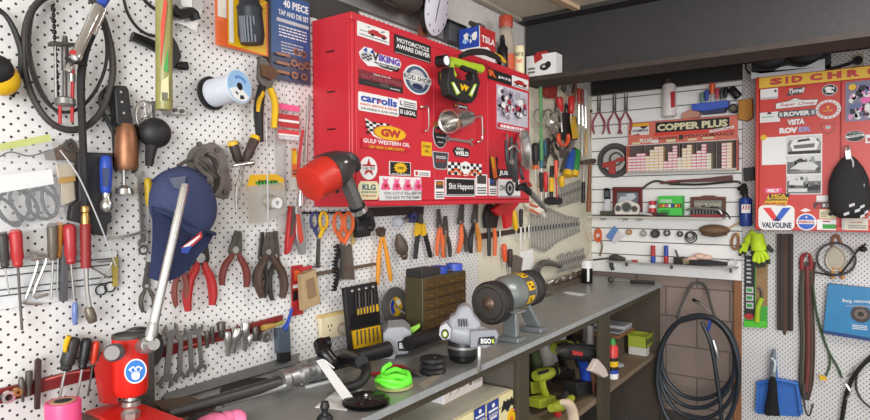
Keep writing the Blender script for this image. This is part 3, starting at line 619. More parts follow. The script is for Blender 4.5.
def socket(pl, a, b, r, label, n=.02, group=None, m=CHR, cat='socket', neck=.72):
    t = Th('socket', label, cat, pl, group)
    t.one(m).lat((*a, n), (*b, n), [(0, r*.9), (.05, r), (.48, r), (.55, r*neck), (.95, r*neck), (1, r*neck*.85)], 16); return t
def hexkey(pl, pts, r, label, n=.015, group=None, name='hex_key'):
    t = Th(name, label, 'hex key', pl, group); t.one(STL).rod([(*p, n) for p in pts], r, 6, 3); return t
# ================================================================ left part of the peg board wall
# --- cables, hoses, grease gun
t = Th('ear_muff', 'yellow domed ear muff with a black headband at the left edge', 'ear muff')
mf = t.p('cup', YEL); mf.ball((1, 79, .06), 1, 17, 17, 14, 18, 12); t.p('cushion', BLK).ball((-3, 70, .075), 1, 15, 15.5, 12, 18, 12); t.p('rib', mat((196, 146, 20), .5)).rod([(12, 90, .075), (15, 82, .08), (14, 72, .08)], 1.2)
t.p('headband', BLK).rod([(-6, 6, .03), (6, 16, .03), (15, 32, .03), (21, 52, .03), (20, 74, .03), (12, 97, .03)], [2.5, 2.5, 3, 3, 2.8, 2.2], k=5)
t = Th('rubber_hose', 'thick brown-black rubber hose looped in a large oval on the wall', 'hose')
t.one(mat((60, 54, 50), .6, var=.25)).rod([(64, -8, .03), (44, -2, .03), (30, 14, .03), (24, 40, .03), (25, 72, .03), (34, 100, .03), (50, 122, .035), (70, 130, .035), (90, 124, .035), (104, 106, .03), (112, 80, .03), (112, 54, .03), (106, 28, .03), (97, 6, .03), (84, -8, .03)], 3.4)
t = Th('control_cable', 'thinner black cable looped inside the thick hose', 'cable')
t.one(RUB).rod([(48, -6, .045), (34, 10, .045), (27, 36, .045), (30, 66, .045), (42, 96, .045), (58, 111, .045), (76, 110, .045), (92, 96, .045), (104, 72, .045), (107, 48, .045), (103, 26, .045), (92, 8, .045)], 1.7)
t = Th('control_cable', 'thin grey cable crossing down inside the hose loop', 'cable'); t.one(mat((84, 80, 78), .5)).rod([(40, -6, .02), (32, 20, .022), (30, 50, .022), (38, 82, .022), (50, 104, .022), (60, 116, .022)], 1.3)
t = Th('wire_cable', 'thin black cable hanging in an arc right of the grease gun', 'cable'); t.one(RUB).rod([(122, -8, .02), (128, 14, .02), (140, 30, .02), (156, 36, .02), (168, 28, .02), (176, 12, .02), (180, -4, .02)], 1.5)
t = Th('wire_cable', 'black cable passing behind the green and red tube', 'cable'); t.one(RUB).rod([(140, -6, .015), (148, 4, .015), (160, 12, .015)], 1.8)
t = Th('drive_chain', 'oily black roller chain hung beside the puller', 'chain'); mb = t.p('links', mat((44, 42, 42), .4, .6))
for i in range(17):
    v0 = 4+i*5.6; u0 = 53+i*.28; mb.ball((u0, v0, .03), 1, 2.4 if i % 2 else 1.9, 3.0, 2, 8, 6)
t.p('hook', STL).rod([(50, 6, .001), (51, 4, .04), (54, 2, .045)], .8)
t = Th('bearing_puller', 'steel bearing puller with two red rods inside the hose loop', 'puller')
t.p('screw', DST).lat((65, 36, .05), (65, 104, .05), [(0, 2), (.1, 2.8), (.12, 3.2), (.5, 3.2), (.52, 2.2), (1, 2.2)])
t.p('crossbar', DST, bev=.001).plate([(52, 41), (76, 43), (76, 46), (52, 45)], .035, .06)
t.p('flange', mat((150, 148, 146), .4, .7)).lat((65, 97, .05), (65, 106, .05), [(0, 6), (.2, 9), (.8, 9.5), (1, 8)], 18)
t.p('rod', REDT).rod([(60, 104, .05), (60, 124, .05)], 1.7); t.p('rod', REDT).rod([(73, 66, .05), (72, 122, .05)], 1.8); t.p('arm', STL).rod([(55, 45, .05), (56, 98, .05)], 1.2); t.p('collar', STL).lat((72, 74, .05), (72, 82, .05), [(0, 3.2), (1, 3.2)])
t = Th('grease_gun', 'chrome grease gun hung upside down with a long black hose', 'grease gun')
t.p('barrel', CHR).lat((99, 6, .10), (75, 58, .10), [(0, 4.5), (.03, 5.6), (.3, 5.6), (.31, 5), (.9, 5), (.92, 5.8), (1, 5.6)], 18)
t.p('head', CHR).lat((75, 58, .10), (67, 72, .10), [(0, 4.8), (.4, 3), (.6, 3.8), (1, 3.2)], 14); t.p('cap', BLU).lat((108, -8, .10), (101, 5, .10), [(0, 4), (.5, 5), (1, 4.4)]); t.p('red_band', REDT).lat((76.5, 53, .10), (74.5, 57, .10), [(0, 5.6), (1, 5.6)])
t.p('side_tube', CHR).lat((104, 10, .09), (92, 36, .09), [(0, 3), (.8, 3), (.82, 3.6), (1, 3.4)]); t.p('clip', BLK).rod([(66, 58, .1), (74, 62, .12), (86, 65, .1)], 1.8)
t.p('hose', RUB).rod([(92, 34, .09), (85, 52, .08), (81, 80, .07), (82, 120, .06), (84, 165, .05), (85, 207, .05)], [4.2, 4.2, 4, 3.8, 3.6, 3.4]); t.p('ferrule', BRASS).lat((85, 206, .05), (85.5, 225, .05), [(0, 3.4), (.1, 4), (.3, 4), (.35, 3), (.6, 4.2), (1, 4)])
mb = t.p('red_sleeve', mat((140, 34, 34), .5)); mb.lat((85.5, 224, .05), (86, 268, .05), [(i/12, 4.6 if i % 2 else 5.3) for i in range(13)])
t.p('nozzle', STL).rod([(86, 266, .05), (87, 290, .05), (90, 310, .05)], [2.6, 2.2, 2.6]); t.p('coupler', mat((120, 110, 96), .45, .7)).lat((88, 307, .05), (93, 322, .05), [(0, 3), (.2, 4.6), (.7, 5), (1, 4)])
# --- zip bag of cables
t = Th('zip_bag', 'clear zip bag of coiled black cables with a yellow-green header', 'bag')
t.p('bag', SMOKE).plate([(-12, 146), (50, 134), (56, 160), (66, 224), (40, 228), (-12, 236)], .045, .047)
mb = t.p('header', mat((190, 196, 120), .4)); mb.plate([(-12, 146), (50, 134), (51.5, 141), (-12, 153)], .048, .05)
t.p('paper_label', PAPER).plate([(-12, 177), (52, 169), (54, 184), (-12, 195)], .034, .036)
for i, (cx, cy, ru, rv, ph) in enumerate(((14, 206, 16, 17, 0), (24, 204, 14, 16, .5), (42, 204, 15, 15, .2), (8, 212, 12, 14, .8), (50, 200, 8, 16, .3))):
    t.p('cable', BLK).rod([(cx+ru*math.cos(a_*.6283+ph), cy+rv*math.sin(a_*.6283+ph*2), .022+.0012*i) for a_ in range(10)], 1.7, closed=True)
t.p('wire', BLK).rod([(-5, 160, .03), (10, 152, .03), (30, 156, .03), (50, 150, .03)], .8)
# --- small hung items
t = Th('door_hinge', 'folded cream steel hinge plate beside the black hose', 'hinge'); t.p('plate', mat((196, 184, 164), .4, .5), bev=.001).plate([(56, 165), (72, 162), (77, 176), (74, 180), (76, 200), (62, 206), (61, 184), (59, 180)], .02, .028); t.p('fold', BRASS).plate([(58, 178), (75, 176), (76, 181), (59, 184)], .028, .036)
t = Th('hook_bracket', 'worn brown steel bracket above the hinge plate', 'bracket'); m_ = t.p('plate', mat((112, 96, 86), .5, .6, var=.3)); m_.plate([(46, 152), (62, 146), (72, 138), (84, 156), (92, 162), (88, 168), (70, 160), (48, 160)], .008, .022); t.p('ring', DST).ringp((70, 146), .026, 3, 6, .01); t.p('ring', DST).ringp((88, 159), .026, 2.5, 5, .01)
t = Th('tool_holster', 'black rubber tool holster hanging behind the black hose', 'holster'); t.p('pouch', mat((42, 40, 42), .6), bev=.003).plate([(78, 152), (113, 153), (112, 200), (112, 222), (108, 224), (107, 236), (92, 234), (90, 225), (70, 220), (72, 206), (80, 200)], .012, .035)
t = Th('ratchet_screwdriver', 'blue-handled ratchet with a rounded chrome head in the holster', 'ratchet'); t.p('handle', BLU).lat((106, 156, .05), (106, 193, .05), [(0, 4), (.05, 5.2), (.3, 6), (.7, 5.6), (.95, 5), (1, 4)]); t.p('grip_inlay', mat((60, 74, 110), .5)).plate([(103, 168), (109, 168), (108.5, 186), (103.5, 186)], .0605, .066); t.p('head', CHR).lat((106, 193, .05), (107, 212, .05), [(0, 3.4), (.3, 3.6), (.5, 6), (.8, 6.6), (1, 4)])
t = Th('wire_lead', 'thin pale wire strung diagonally across the tools', 'wire'); t.one(LGRY).rod([(60, 150, .062), (76, 172, .066), (88, 196, .068), (100, 224, .06), (110, 250, .05), (116, 266, .04)], .7)
t = Th('soldering_iron', 'copper-bodied hand tool with a black handle and flanged tip', 'soldering iron')
t.p('handle', BLK, bev=.003).plate([(115, 90), (118, 85), (127, 86), (129, 90), (133, 122), (131, 128), (121, 128), (117, 122)], .015, .05)
for u, v in ((121, 92), (122, 102), (124, 113)): t.p('screw', STL).disc((u, v), .05, .054, 1.2, 10)
t.p('body', COPPER).lat((126, 124, .04), (126.5, 170, .04), [(0, 7), (.12, 9), (.3, 10.5), (.6, 10.8), (.9, 11), (1, 9)], 18); t.p('stem', STL).rod([(123.5, 168, .04), (124, 188, .04)], 2.2); t.p('flange', CHR).lat((124, 185, .04), (124.5, 195, .04), [(0, 3), (.2, 5), (.35, 8), (.85, 9), (1, 7)], 18)
t.p('side_bracket', BLK).plate([(113, 128), (117, 132), (119, 160), (117, 172), (115, 166)], .02, .03); t.p('side_bracket', BLK).plate([(136, 124), (140, 128), (138, 170), (134, 173)], .02, .03)
t = Th('bent_bracket', 'thin curved black bracket left of the copper tool', 'bracket'); t.one(BLK).rod([(108, 86, .02), (101, 96, .02), (102, 110, .02), (110, 126, .02), (116, 140, .03)], [1.5, 2.2, 2.2, 2, 1.5])
t = Th('rubber_bulb', 'round black rubber bulb with a stubby neck', 'rubber bulb'); t.p('bulb', mat((32, 31, 32), .55)).ball((155, 133, .05), 1, 16, 15.5, 13, 20, 12); t.p('neck', RUB).rod([(152, 144, .05), (150, 156, .05), (149, 166, .05)], [6.5, 5, 3.6])
t = Th('carabiner', 'pair of chrome spring clips hooked above the rubber bulb', 'carabiner'); t.p('clip', CHR).rod([(143, 101, .03), (138, 104, .03), (136, 114, .03), (138, 124, .03), (143, 122, .03), (146, 112, .03), (147, 103, .03)], 1.2, closed=True); t.p('clip', CHR).rod([(146, 102, .035), (150, 104, .035), (151, 112, .035), (148, 117, .035), (145, 112, .035)], 1.2, closed=True)
t = Th('eye_bolt', 'short dark eye bolt right of the chrome clips', 'bolt'); t.p('eye', DST).ringp((153, 104), .03, 1.2, 3, .008, 14); t.p('shank', DST).rod([(154, 106, .03), (154, 124, .03)], 1.5)
t = Th('blister_card', 'orange and yellow card pack holding a dark wire cup brush', 'blister pack')
a = sticker(t, 'card', L, .03, (214.5, -14), (268, 57)); a.rect(ORG).poly(YEL, [(.22, .06), (.96, 0.02), (.96, 1), (.22, 1)]).rect(mat((210, 202, 190), .4), .04, .5, .2, 1).poly(WHT, [(.24, .1), (.32, .1), (.32, .9), (.24, .9)])
t.p('cup_brush', mat((48, 52, 58), .5, .4)).lat((248, -14, .07), (252, 44, .07), [(0, 9), (.3, 10), (.38, 13), (.42, 12), (.85, 13), (1, 11)], 20); mb = t.p('bristles', mat((120, 128, 136), .4, .6), label='ridged grey bristle band')
for i in range(9):
    an = -1.2+i*.3; mb.rod([(250+11*math.sin(an), 16, .07+.034*math.cos(an)), (252+11*math.sin(an), 42, .07+.034*math.cos(an))], 1.3, 6)
mb = t.p('spring', YEL); mb.rod([(262+4*math.cos(i*1.2), -12+i*1.4, .07+.01*math.sin(i*1.2)) for i in range(18)], 1.1)
t = Th('tap_and_die_pack', 'tall blue printed pack of taps and dies left of the red cabinet', 'tool pack')
TBL = mat((48, 84, 140), .3, var=.2); a = sticker(t, 'card', L, .02, (269, -12), (310.5, 86), None); a.rect(mat((62, 70, 92), .3)).rect(TBL, .03, .3, .97, .98)
a.text(WHT, '40 PIECE', .32, .84, .95, .93, .03).text(WHT, 'TAP AND DIE SET', .2, .74, .95, .80, .02).rect(LGRY, .15, .66, .95, .70).lines(WHT, .2, .5, .9, .64, 4, .4).lines(LGRY, .25, .32, .8, .46, 4, .4)
CPR = mat((150, 110, 84), .4, .5)
for i, (x, y) in enumerate(((.62, .36), (.8, .35), (.55, .22), (.72, .2), (.88, .22), (.55, .08), (.78, .08))): a.ell(CPR, x, y, .09, .042).ell(mat((58, 58, 74), .4), x, y, .05, .022)
for i in range(3): a.rect(CPR, .1, .07+.1*i, .42, .1+.1*i)
t.p('edge', mat((40, 38, 40), .5)).plate([(268, -12), (270.5, -12), (271, 66), (268.5, 64)], 0, .03)
t = Th('spray_tube', 'tall green and red printed tube on a metal bracket', 'tube')
t.p('tube', mat((150, 146, 84), .35, var=.25, scale=30)).lat((164, -14, .095), (164, 110, .095), [(0, 8), (.98, 8), (1, 7.4)], 20)
a = Art(t.p('print', REDT), Pl(L.P(164, 60, .095)+(CAM-L.P(164, 60, .095)).xy.to_3d().normalized()*.024, (CAM-L.P(164, 60, .095)).xy.to_3d()), 0, (158, -10), (170, 104), .0003, .0003)
a.poly(mat((206, 70, 44), .4), [(.1, .3), (.55, .62), (.9, .9), (.6, .95), (.2, .7)]).poly(GRN, [(.4, .3), (.9, .5), (.85, .28)]).poly(mat((206, 196, 150), .4), [(.05, .02), (.9, .05), (.9, .25), (.2, .2)]).rect(mat((90, 90, 60), .4), .2, .03, .8, .1)
t.p('bracket', STL, bev=.001).plate([(170, 106), (186, 107), (187, 115), (172, 114)], .0, .05); t.p('bolt', DST).disc((176, 110), .05, .056, 2); t.p('bolt', DST).disc((183, 111), .05, .056, 2)
t = Th('g_clamp', 'black clamp handle sticking out behind the printed tube', 'clamp'); t.p('arm', BLKG).rod([(132, 36, .02), (144, 41, .022), (158, 48, .02)], [5, 5, 6]); t.p('block', BLK, bev=.003).plate([(172, 34), (178, 44), (182, 56), (178, 66), (170, 70), (168, 50)], .01, .025); t.p('knob', BLK).lat((176, 66, .02), (187, 66, .025), [(0, 3), (.3, 4), (1, 4.4)])
t = Th('plastic_bag', 'clear plastic bag with a black fitting and a white slip at the top', 'bag'); t.p('bag', mat((190, 184, 182), .15, alpha=.55)).plate([(168, -8), (204, -8), (202, 10), (196, 32), (184, 25), (172, 22)], .04, .043); t.p('fitting', BLK).rod([(172, 8, .058), (180, 14, .058), (192, 12, .058), (196, 20, .058)], 5); t.p('slip', PAPER).plate([(180, -6), (192, -4), (192, 8), (182, 6)], .0432, .045); t.p('pin', STL).rod([(194, 14, .05), (196, 16, .05)], 2)
# --- white wire spool
t = Th('wire_spool', 'white spool of thin wire with a light blue printed end label', 'spool')
A_, B_ = L.P(210, 94, .015), L.P(239.5, 86.5, .13); k = mpp(B_); ax = (B_-A_).normalized()
t.p('back_flange', BLK).rev(A_, A_+ax*.01, [(0, 17*k), (1, 17.5*k)], 32); mb = t.p('wire', mat((206, 210, 218), .6, var=.1, scale=200))
mb.rev(A_+ax*.012, B_-ax*.006, [(i/40, (14.2 if i % 2 else 13.8)*k) for i in range(41)], 28)
t.p('front_flange', mat((216, 222, 230), .35)).rev(B_-ax*.006, B_, [(0, 17*k), (1, 17*k)], 32)
SPp = Pl(B_, ax); mb = t.p('end_label', mat((150, 190, 226), .4)); c_ = B_+ax*.0008; mb.ring(c_, ax, 4*k, 16.2*k, .001, 32); mb.use(WHT); mb.ring(c_+ax*.0006, ax, 4*k, 15*k, .001, 14, 3.4, 5.6); mb.use(mat((90, 140, 200), .4)); mb.ring(c_+ax*.0009, ax, 8*k, 11*k, .001, 14, .5, 2.2); mb.use(BLK); mb.ring(c_+ax*.001, ax, 9*k, 13*k, .001, 6, 4.6, 5.1); mb.ring(c_+ax*.001, ax, 8*k, 10*k, .001, 6, 3.9, 4.3)
t.p('hub_hole', BLKG).rev(B_-ax*.004, B_+ax*.0008, [(0, 4.2*k), (1, 4.2*k)], 18)
# --- cap
t = Th('baseball_cap', 'navy baseball cap with a mesh back and small red patch hung on the wall', 'cap')
mesh_c = t.p('crown', mat((54, 63, 98), .85, var=.95, scale=330), label='mesh crown'); c0 = L.P(184, 205, .10); k = mpp(c0)
rot = Matrix.Rotation(math.radians(24), 3, V((1, 0, 0)))
mesh_c.ell(c0, rot @ V((0, 34*k, 0)), V((.062, 0, 0)), rot @ V((0, 0, 38*k)), 22, 14)
br = t.p('brim', NAVY); top_ = [(152, 206), (170, 214), (192, 224), (214, 232)]; bot = [(149, 278), (166, 282), (186, 272), (200, 254)]
TP = [L.P(u, v, .155-.008*i*i) for i, (u, v) in enumerate(top_)]; BT = [L.P(u, v, .17-.012*abs(i-1)) for i, (u, v) in enumerate(bot)]
TP = catmull(TP, 4); BT = catmull(BT, 4); vs = []; 
for row in range(5):
    f_ = row/4
    for a_, b_ in zip(TP, BT): vs.append(a_.lerp(b_, f_)+V((math.sin(f_*3.14)*.012, 0, 0)))
nC = len(TP); fs = [(r*nC+i, (r+1)*nC+i, (r+1)*nC+i+1, r*nC+i+1) for r in range(4) for i in range(nC-1)]
br.add(vs, fs); br.add([v-V((.004, 0, 0)) for v in vs], [f[::-1] for f in fs]); n2 = len(vs)
edge = list(range(nC))+[r*nC+nC-1 for r in range(1, 5)]+[4*nC+i for i in range(nC-2, -1, -1)]+[r*nC for r in range(3, 0, -1)]
br.add(vs+[v-V((.004, 0, 0)) for v in vs], [(edge[i], edge[i]+n2, edge[(i+1) % len(edge)]+n2, edge[(i+1) % len(edge)]) for i in range(len(edge))])
t.p('sweat_band', mat((40, 52, 84), .8)).rod([(152, 208, .150), (172, 216, .158), (196, 227, .145), (215, 234, .115)], 2)
PT = Pl(L.P(192, 243, .152), (1, -.25, .1)); a = Art(t.p('patch', WHT), PT, .02, (180, 231), (203, 253)); a.poly(REDT, [(.0, .3), (.7, .75), (.95, .95), (1, .7), (.5, .3), (.1, .1)]).poly(WHT, [(.1, .34), (.6, .62), (.9, .8), (.85, .7), (.5, .42), (.2, .22)]).poly(BLU, [(-.02, .28), (.5, .34), (.3, .02), (.0, .06)])
t.p('strap', mat((92, 98, 116), .6)).plate([(170, 178), (186, 176), (184, 190), (175, 188)], .15, .156)
t.p('strap_edge', NAVY).rod([(152, 182, .06), (166, 172, .08), (186, 168, .09), (206, 178, .08)], 1.8)
# --- gasket casting, screwdrivers, T key
t = Th('pump_housing', 'grey cast ring housing with a toothed inner edge', 'casting'); mb = t.p('ring', mat((116, 108, 102), .5, .5, var=.2)); mb.ringp((207, 163), .035, 10.5, 19, .035, 26, -.9, 4.9)
mb.plate([(214, 142), (224, 150), (228, 166), (232, 186), (228, 199), (214, 195), (220, 186), (222, 170), (216, 158), (208, 154)], .02, .05); t.p('tooth_band', DST).ringp((205, 161), .055, 9, 13, .012, 24, 1.6, 4.4)
for u, v in ((200, 144), (218, 150), (226, 192), (195, 176)): t.p('bolt_lug', DST).disc((u, v), .05, .058, 2.6, 12)
t.p('web', mat((90, 84, 80), .5, .5)).rod([(200, 158, .05), (208, 164, .055), (214, 172, .05)], 2.4)
t = Th('bent_wrench', 'bent grey lever tool left of the cast ring', 'wrench'); t.one(DST).rod([(178, 166, .06), (190, 160, .05), (203, 166, .05), (216, 178, .05)], 2)
screwdriver(L, (232, 141), (240, 165), (243, 180), 5, mat((58, 46, 42), .5), 'brown and yellow screwdriver crossing left behind another', .03, band=YEL)
screwdriver(L, (256, 136), (245, 162), (237, 208), 5.2, mat((66, 50, 44), .5), 'brown and yellow screwdriver with its shaft slanting down', .045, band=YEL)
t = Th('t_handle_key', 'chrome T-bar key below the crossed screwdrivers', 'T key'); t.p('bar', CHR).lat((232, 166, .085), (253, 163, .085), [(0, 1.8), (.5, 2), (.8, 3), (1, 2.8)]); t.p('shaft', CHR).rod([(242, 166, .085), (236, 190, .085), (236.5, 210, .085)], 1.1)
t = Th('parts_bag', 'clear bag with a yellow-green header and a white round fitting', 'bag'); a = sticker(t, 'header', L, .04, (246, 173), (284, 190), None); a.poly(YEL, [(0, .1), (.1, .9), (.8, 1), (1, .7), (.98, .0), (.5, .2)]).poly(GRN, [(.2, .5), (.8, .6), (.9, .3), (.3, .2)]).text(BLK, 'FIT IT', .3, .35, .8, .6, .02)
t.p('bag', mat((200, 196, 188), .15, alpha=.5)).plate([(247, 186), (285, 182), (286, 212), (268, 222), (249, 224)], .04, .043); t.p('card_strip', YEL).plate([(248, 188), (254, 187), (257, 222), (250, 224)], .034, .038); t.p('fitting', WHT).ringp((275.5, 203), .06, 2.4, 5.6, .025, 18); t.p('fitting_body', mat((150, 144, 132), .5)).lat((262, 200, .03), (275, 203, .05), [(0, 6), (.6, 7.5), (1, 6)])
t = Th('toggle_hanger', 'long clear plastic strip with a pale cord hanging beside the bag', 'strip'); t.p('strip', mat((214, 210, 206), .2, alpha=.45)).plate([(275, 130), (285, 128), (286, 232), (278, 234)], .004, .008); t.p('cord', LGRY).rod([(266, 118, .06), (267, 160, .09), (268, 205, .105), (268, 232, .09)], .8)
# --- cutters with yellow grips, small boxes
t = Th('side_cutters', 'cutters with black and yellow grips beside the blue pack', 'cutters'); t.p('jaw', DST, bev=.001).plate([(260, 56), (266, 58), (276, 76), (272, 88), (264, 90), (259, 78)], .03, .045); t.p('handle', BLK).rod([(262, 86, .04), (258.5, 110, .04), (260, 142, .04)], [4, 5, 3.6]); t.p('grip', YEL).rod([(270, 88, .045), (275, 104, .045), (274, 128, .045)], [3.4, 3.6, 3]); t.p('grip', YEL).rod([(263, 92, .048), (259, 102, .048), (258, 112, .048)], [2.4, 2.6, 2])
t.p('hinge_plate', RUST).plate([(262, 64), (272, 66), (280, 74), (272, 80), (264, 76)], .045, .055)
for i, (v0, v1, m_, txt) in enumerate(((103, 112, PINK, None), (113, 129, REDT, None), (129, 141, mat((206, 60, 60), .4), None))):
    t = Th('blade_pack', ('small pink packet on top of the little boxes', 'red and white little box under the pink packet', 'red-topped grey little box, lowest of the stack')[i], 'box'); a = sticker(t, 'box', L, .03+.006*i, (278, v0), (299, v1)); a.rect(m_)
    if i: a.rect(WHT, 0, .4, 1, .58).rect(LGRY if i == 2 else REDT, 0, 0, 1, .38)
    if i == 2: a.text(WHT, 'BOX 1', .3, .08, .9, .3, .02)
t = Th('air_chuck', 'slim chrome air chuck hanging against the cabinet side', 'air chuck'); t.p('tube', CHR).rod([(310, 96, .04), (307, 128, .04), (305, 162, .04)], [1.6, 1.8, 2.4]); t.p('head', STL).lat((308, 98, .05), (304, 186, .05), [(0, 1), (.75, 1.4), (.78, 3), (1, 3.4)]); t.p('lever', REDT).rod([(303, 130, .05), (299, 158, .05), (298, 182, .05)], 1.5)
t = Th('parts_packet', 'slim clear packet with an orange card under the little boxes', 'packet'); a = sticker(t, 'card', L, .025, (289, 146), (297, 190)); a.rect(mat((196, 190, 180), .4)).rect(ORG, .3, .3, .95, .95).rect(YEL, .3, .6, .95, .9).lines(DST, .35, .35, .9, .5, 2)
t = Th('hose_nozzle', 'chrome fitting hanging left of the impact gun', 'fitting'); t.one(CHR).lat((302, 176, .03), (300, 206, .03), [(0, 2), (.3, 3.2), (.5, 2.5), (.8, 4.2), (1, 3.8)])
t = Th('utility_knife', 'red and silver retractable utility knife hung below the little boxes', 'knife'); t.p('handle', ALU, bev=.002).plate([(296, 207), (301, 208), (306, 232), (306, 254), (302, 255), (297, 238)], .02, .04); t.p('grip', mat((196, 70, 50), .45), bev=.001).plate([(297, 214), (300, 214), (304, 240), (301, 244), (298, 232)], .04, .046)
t = Th('folding_knife', 'dark red folding knife left of the silver utility knife', 'knife'); t.p('handle', REDT, bev=.002).plate([(291, 206), (296, 208), (296, 232), (291, 252), (287, 255), (288, 236)], .015, .032); t.p('spine', DST).plate([(293, 206), (296, 208), (293, 236), (291, 236)], .032, .036)
# --- pliers on the wall
pliers(L, (236, 250), (239, 231), (222, 285), (246, 287), 6.5, 3.6, mat((112, 48, 42), .5), 'combination pliers with dark red handles spread wide', .03, bow=.12)
pliers(L, (269, 252), (270, 232), (262, 297), (282, 298), 5.5, 4.4, mat((74, 56, 46), .5), 'heavy pliers with worn brown handles', .035, bow=.15)
pliers(L, (262, 258), (263, 232), (255, 287), (264, 298), 3, 2.4, mat((54, 52, 52), .5), 'slim dark pliers half behind the brown-handled pair', .015, bow=.1)
pliers(L, (276, 256), (276, 231), (272, 300), (283, 292), 4, 2.6, mat((54, 46, 42), .5), 'long-nosed pliers right of the brown-handled pair', .014, bow=.1)
pliers(L, (201, 258), (203, 236), (188, 311), (212, 305), 9, 4.6, REDT, 'big slip-joint pliers with bright red handles under the cap', .025, bow=.10, jm=mat((62, 58, 56), .45, .6, var=.3))
pliers(L, (181, 268), (183, 250), (176, 306), (186, 298), 4, 3, mat((126, 66, 54), .5), 'old pliers with faded red handles below the cap brim', .03, bow=.1)
pliers(L, (147, 286), (149, 262), (143, 312), (153, 309), 3.6, 2.4, DST, 'rusty bare-steel pliers behind the chrome press lever', .02, bow=.15)
spanner(L, (140, 176), (143, 240), 4, 'long chrome spanner left of the cap', .02, ha=2.2, hb=2.6)
screwdriver(L, (148, 178), (149, 206), (146, 262), 3.8, mat((190, 160, 30), .4), 'yellow-handled screwdriver partly behind the cap', .02)
t = Th('tee_bar', 'chrome sliding T-bar lying level left of the cap', 'bar'); t.p('bar', CHR).rod([(107, 239, .04), (128, 236, .04), (146, 231, .04)], 1.7); t.p('ring', CHR).ringp((143, 250), .035, 3, 5.2, .006, 16)
# --- screwdriver rack
t = Th('tool_card', 'white plastic rack strip with black wire rails holding small tools', 'rack'); c_ = t.p('board', mat((224, 226, 226), .4), bev=.001); c_.plate([(-14, 262), (117, 250), (117.5, 292), (-14, 312)], .004, .008)
for v0, v1 in ((268, 258), (276, 264), (290, 276), (296, 282)): t.p('rail', BLK).rod([(-14, v0+2, .014), (50, (v0+v1)/2+1, .014), (116, v1, .014)], .55)
t.p('ring', BLK).ringp((101, 290), .014, 4.5, 5.6, .003, 18); t.p('ring', BLK).ringp((110, 287), .014, 4.5, 5.6, .003, 18)
screwdriver(L, (2, 232), (5, 268), (9, 294), 5, mat((54, 52, 50), .5), 'black-handled screwdriver at the left end of the rack', .03)
screwdriver(L, (15, 229), (18, 267), (22, 330), 6, REDT, 'red-handled screwdriver with a long shaft past the rack', .035, sw=1.3, smat=DST)
screwdriver(L, (52, 223), (53, 260), (51, 300), 5, mat((96, 88, 74), .4), 'black and amber screwdriver left of the red sleeve', .03, sw=1.2)
screwdriver(L, (59, 222), (58, 258), (57, 292), 4, AMB, 'amber clear-handled screwdriver on the rack', .022)
screwdriver(L, (69, 224), (71, 264), (74, 300), 6, mat((172, 48, 54), .35), 'bright red screwdriver just left of the grease gun nozzle', .03, sw=1.2)
t = Th('magnet_bar', 'dark square bar standing between the red screwdriver and the amber one', 'bar'); t.one(mat((92, 92, 94), .5, .4), bev=.001).plate([(62, 245), (68, 244), (68, 301), (62, 302)], .012, .03)
t = Th('tester_screwdriver', 'tiny clear blue screwdriver hanging below the rack', 'screwdriver'); t.p('handle', mat((110, 130, 190), .2, alpha=.75)).lat((75, 302, .02), (75, 325, .02), [(0, 1.8), (.2, 3), (.7, 3), (1, 1.6)]); t.p('shaft', STL).rod([(74.5, 284, .02), (75, 303, .02)], .8)
for i, pts in enumerate((((44, 256), (30, 252), (38, 262), (26, 298), (24, 303), (42, 304)), ((31, 260), (42, 258), (46, 262), (33, 296), (48, 294)), ((98, 262), (112, 262), (101, 280), (98, 284)), ((86, 264), (104, 275), (110, 278)))):
    hexkey(L, pts, 1.5 if i < 2 else 1, ('large chrome hex key crossing the left of the rack', 'medium chrome hex key beside the large one', 'small bent hex key at the right end of the rack', 'thin hex key at the right end of the rack')[i], .02+.006*i)
t = Th('punch_strip', 'narrow wooden strip at the right end of the tool rack', 'strip'); t.one(mat((170, 150, 70), .5)).plate([(113, 258), (118, 257), (118, 286), (114, 287)], .01, .02)
# --- lower red rail with sockets, punches, spanners
t = Th('magnetic_rail', 'long red magnetic tool rail low on the peg board', 'rail'); rl = t.p('rail', mat((126, 34, 34), .4), bev=.001); rl.plate([(-14, 393), (95, 366), (175, 344), (250, 324), (283, 315), (283, 321), (250, 333), (175, 354), (95, 378), (-14, 408)], .002, .014)
for s_, q in (((45, 379), (90, 369)), ((178, 349), (204, 342))):
    t.p('lettering', mat((226, 120, 110), .5)).rod([(s_[0], s_[1]+1, .015), ((s_[0]+q[0])/2, (s_[1]+q[1])/2-.2, .016), (q[0], q[1]+1, .015)], .8)
t.p('magnet', BLK).plate([(92, 370), (108, 366), (108, 374), (92, 378)], .014, .018); t.p('magnet', BLK).plate([(-14, 397), (8, 392), (8, 399), (-14, 405)], .014, .018)
screwdriver(L, (74, 337), (65, 371), (59, 400), 7, mat((46, 44, 44), .5), 'large black and yellow screwdriver on the red rail', .035, band=None, sw=1.5).p('inlay', YEL).rod([(69, 336, .052), (66, 344, .045), (65, 352, .054)], [2.4, 2.6, 1.6])
screwdriver(L, (87, 338), (82, 369), (77, 398), 5.2, mat((30, 31, 36), .45), 'black screwdriver between the yellow-trimmed one and the orange one', .035, sw=1.3)
screwdriver(L, (96, 341), (93, 364), (88, 396), 3.8, mat((222, 66, 40), .4), 'small orange-red screwdriver on the red rail', .03, sw=1, smat=DST)
t = Th('file_blade', 'flat dark file standing upright on the red rail', 'file'); t.one(mat((70, 52, 48), .6, .3), bev=.001).plate([(36, 361), (39, 358), (42, 360), (40.5, 409), (35.5, 410)], .02, .03)
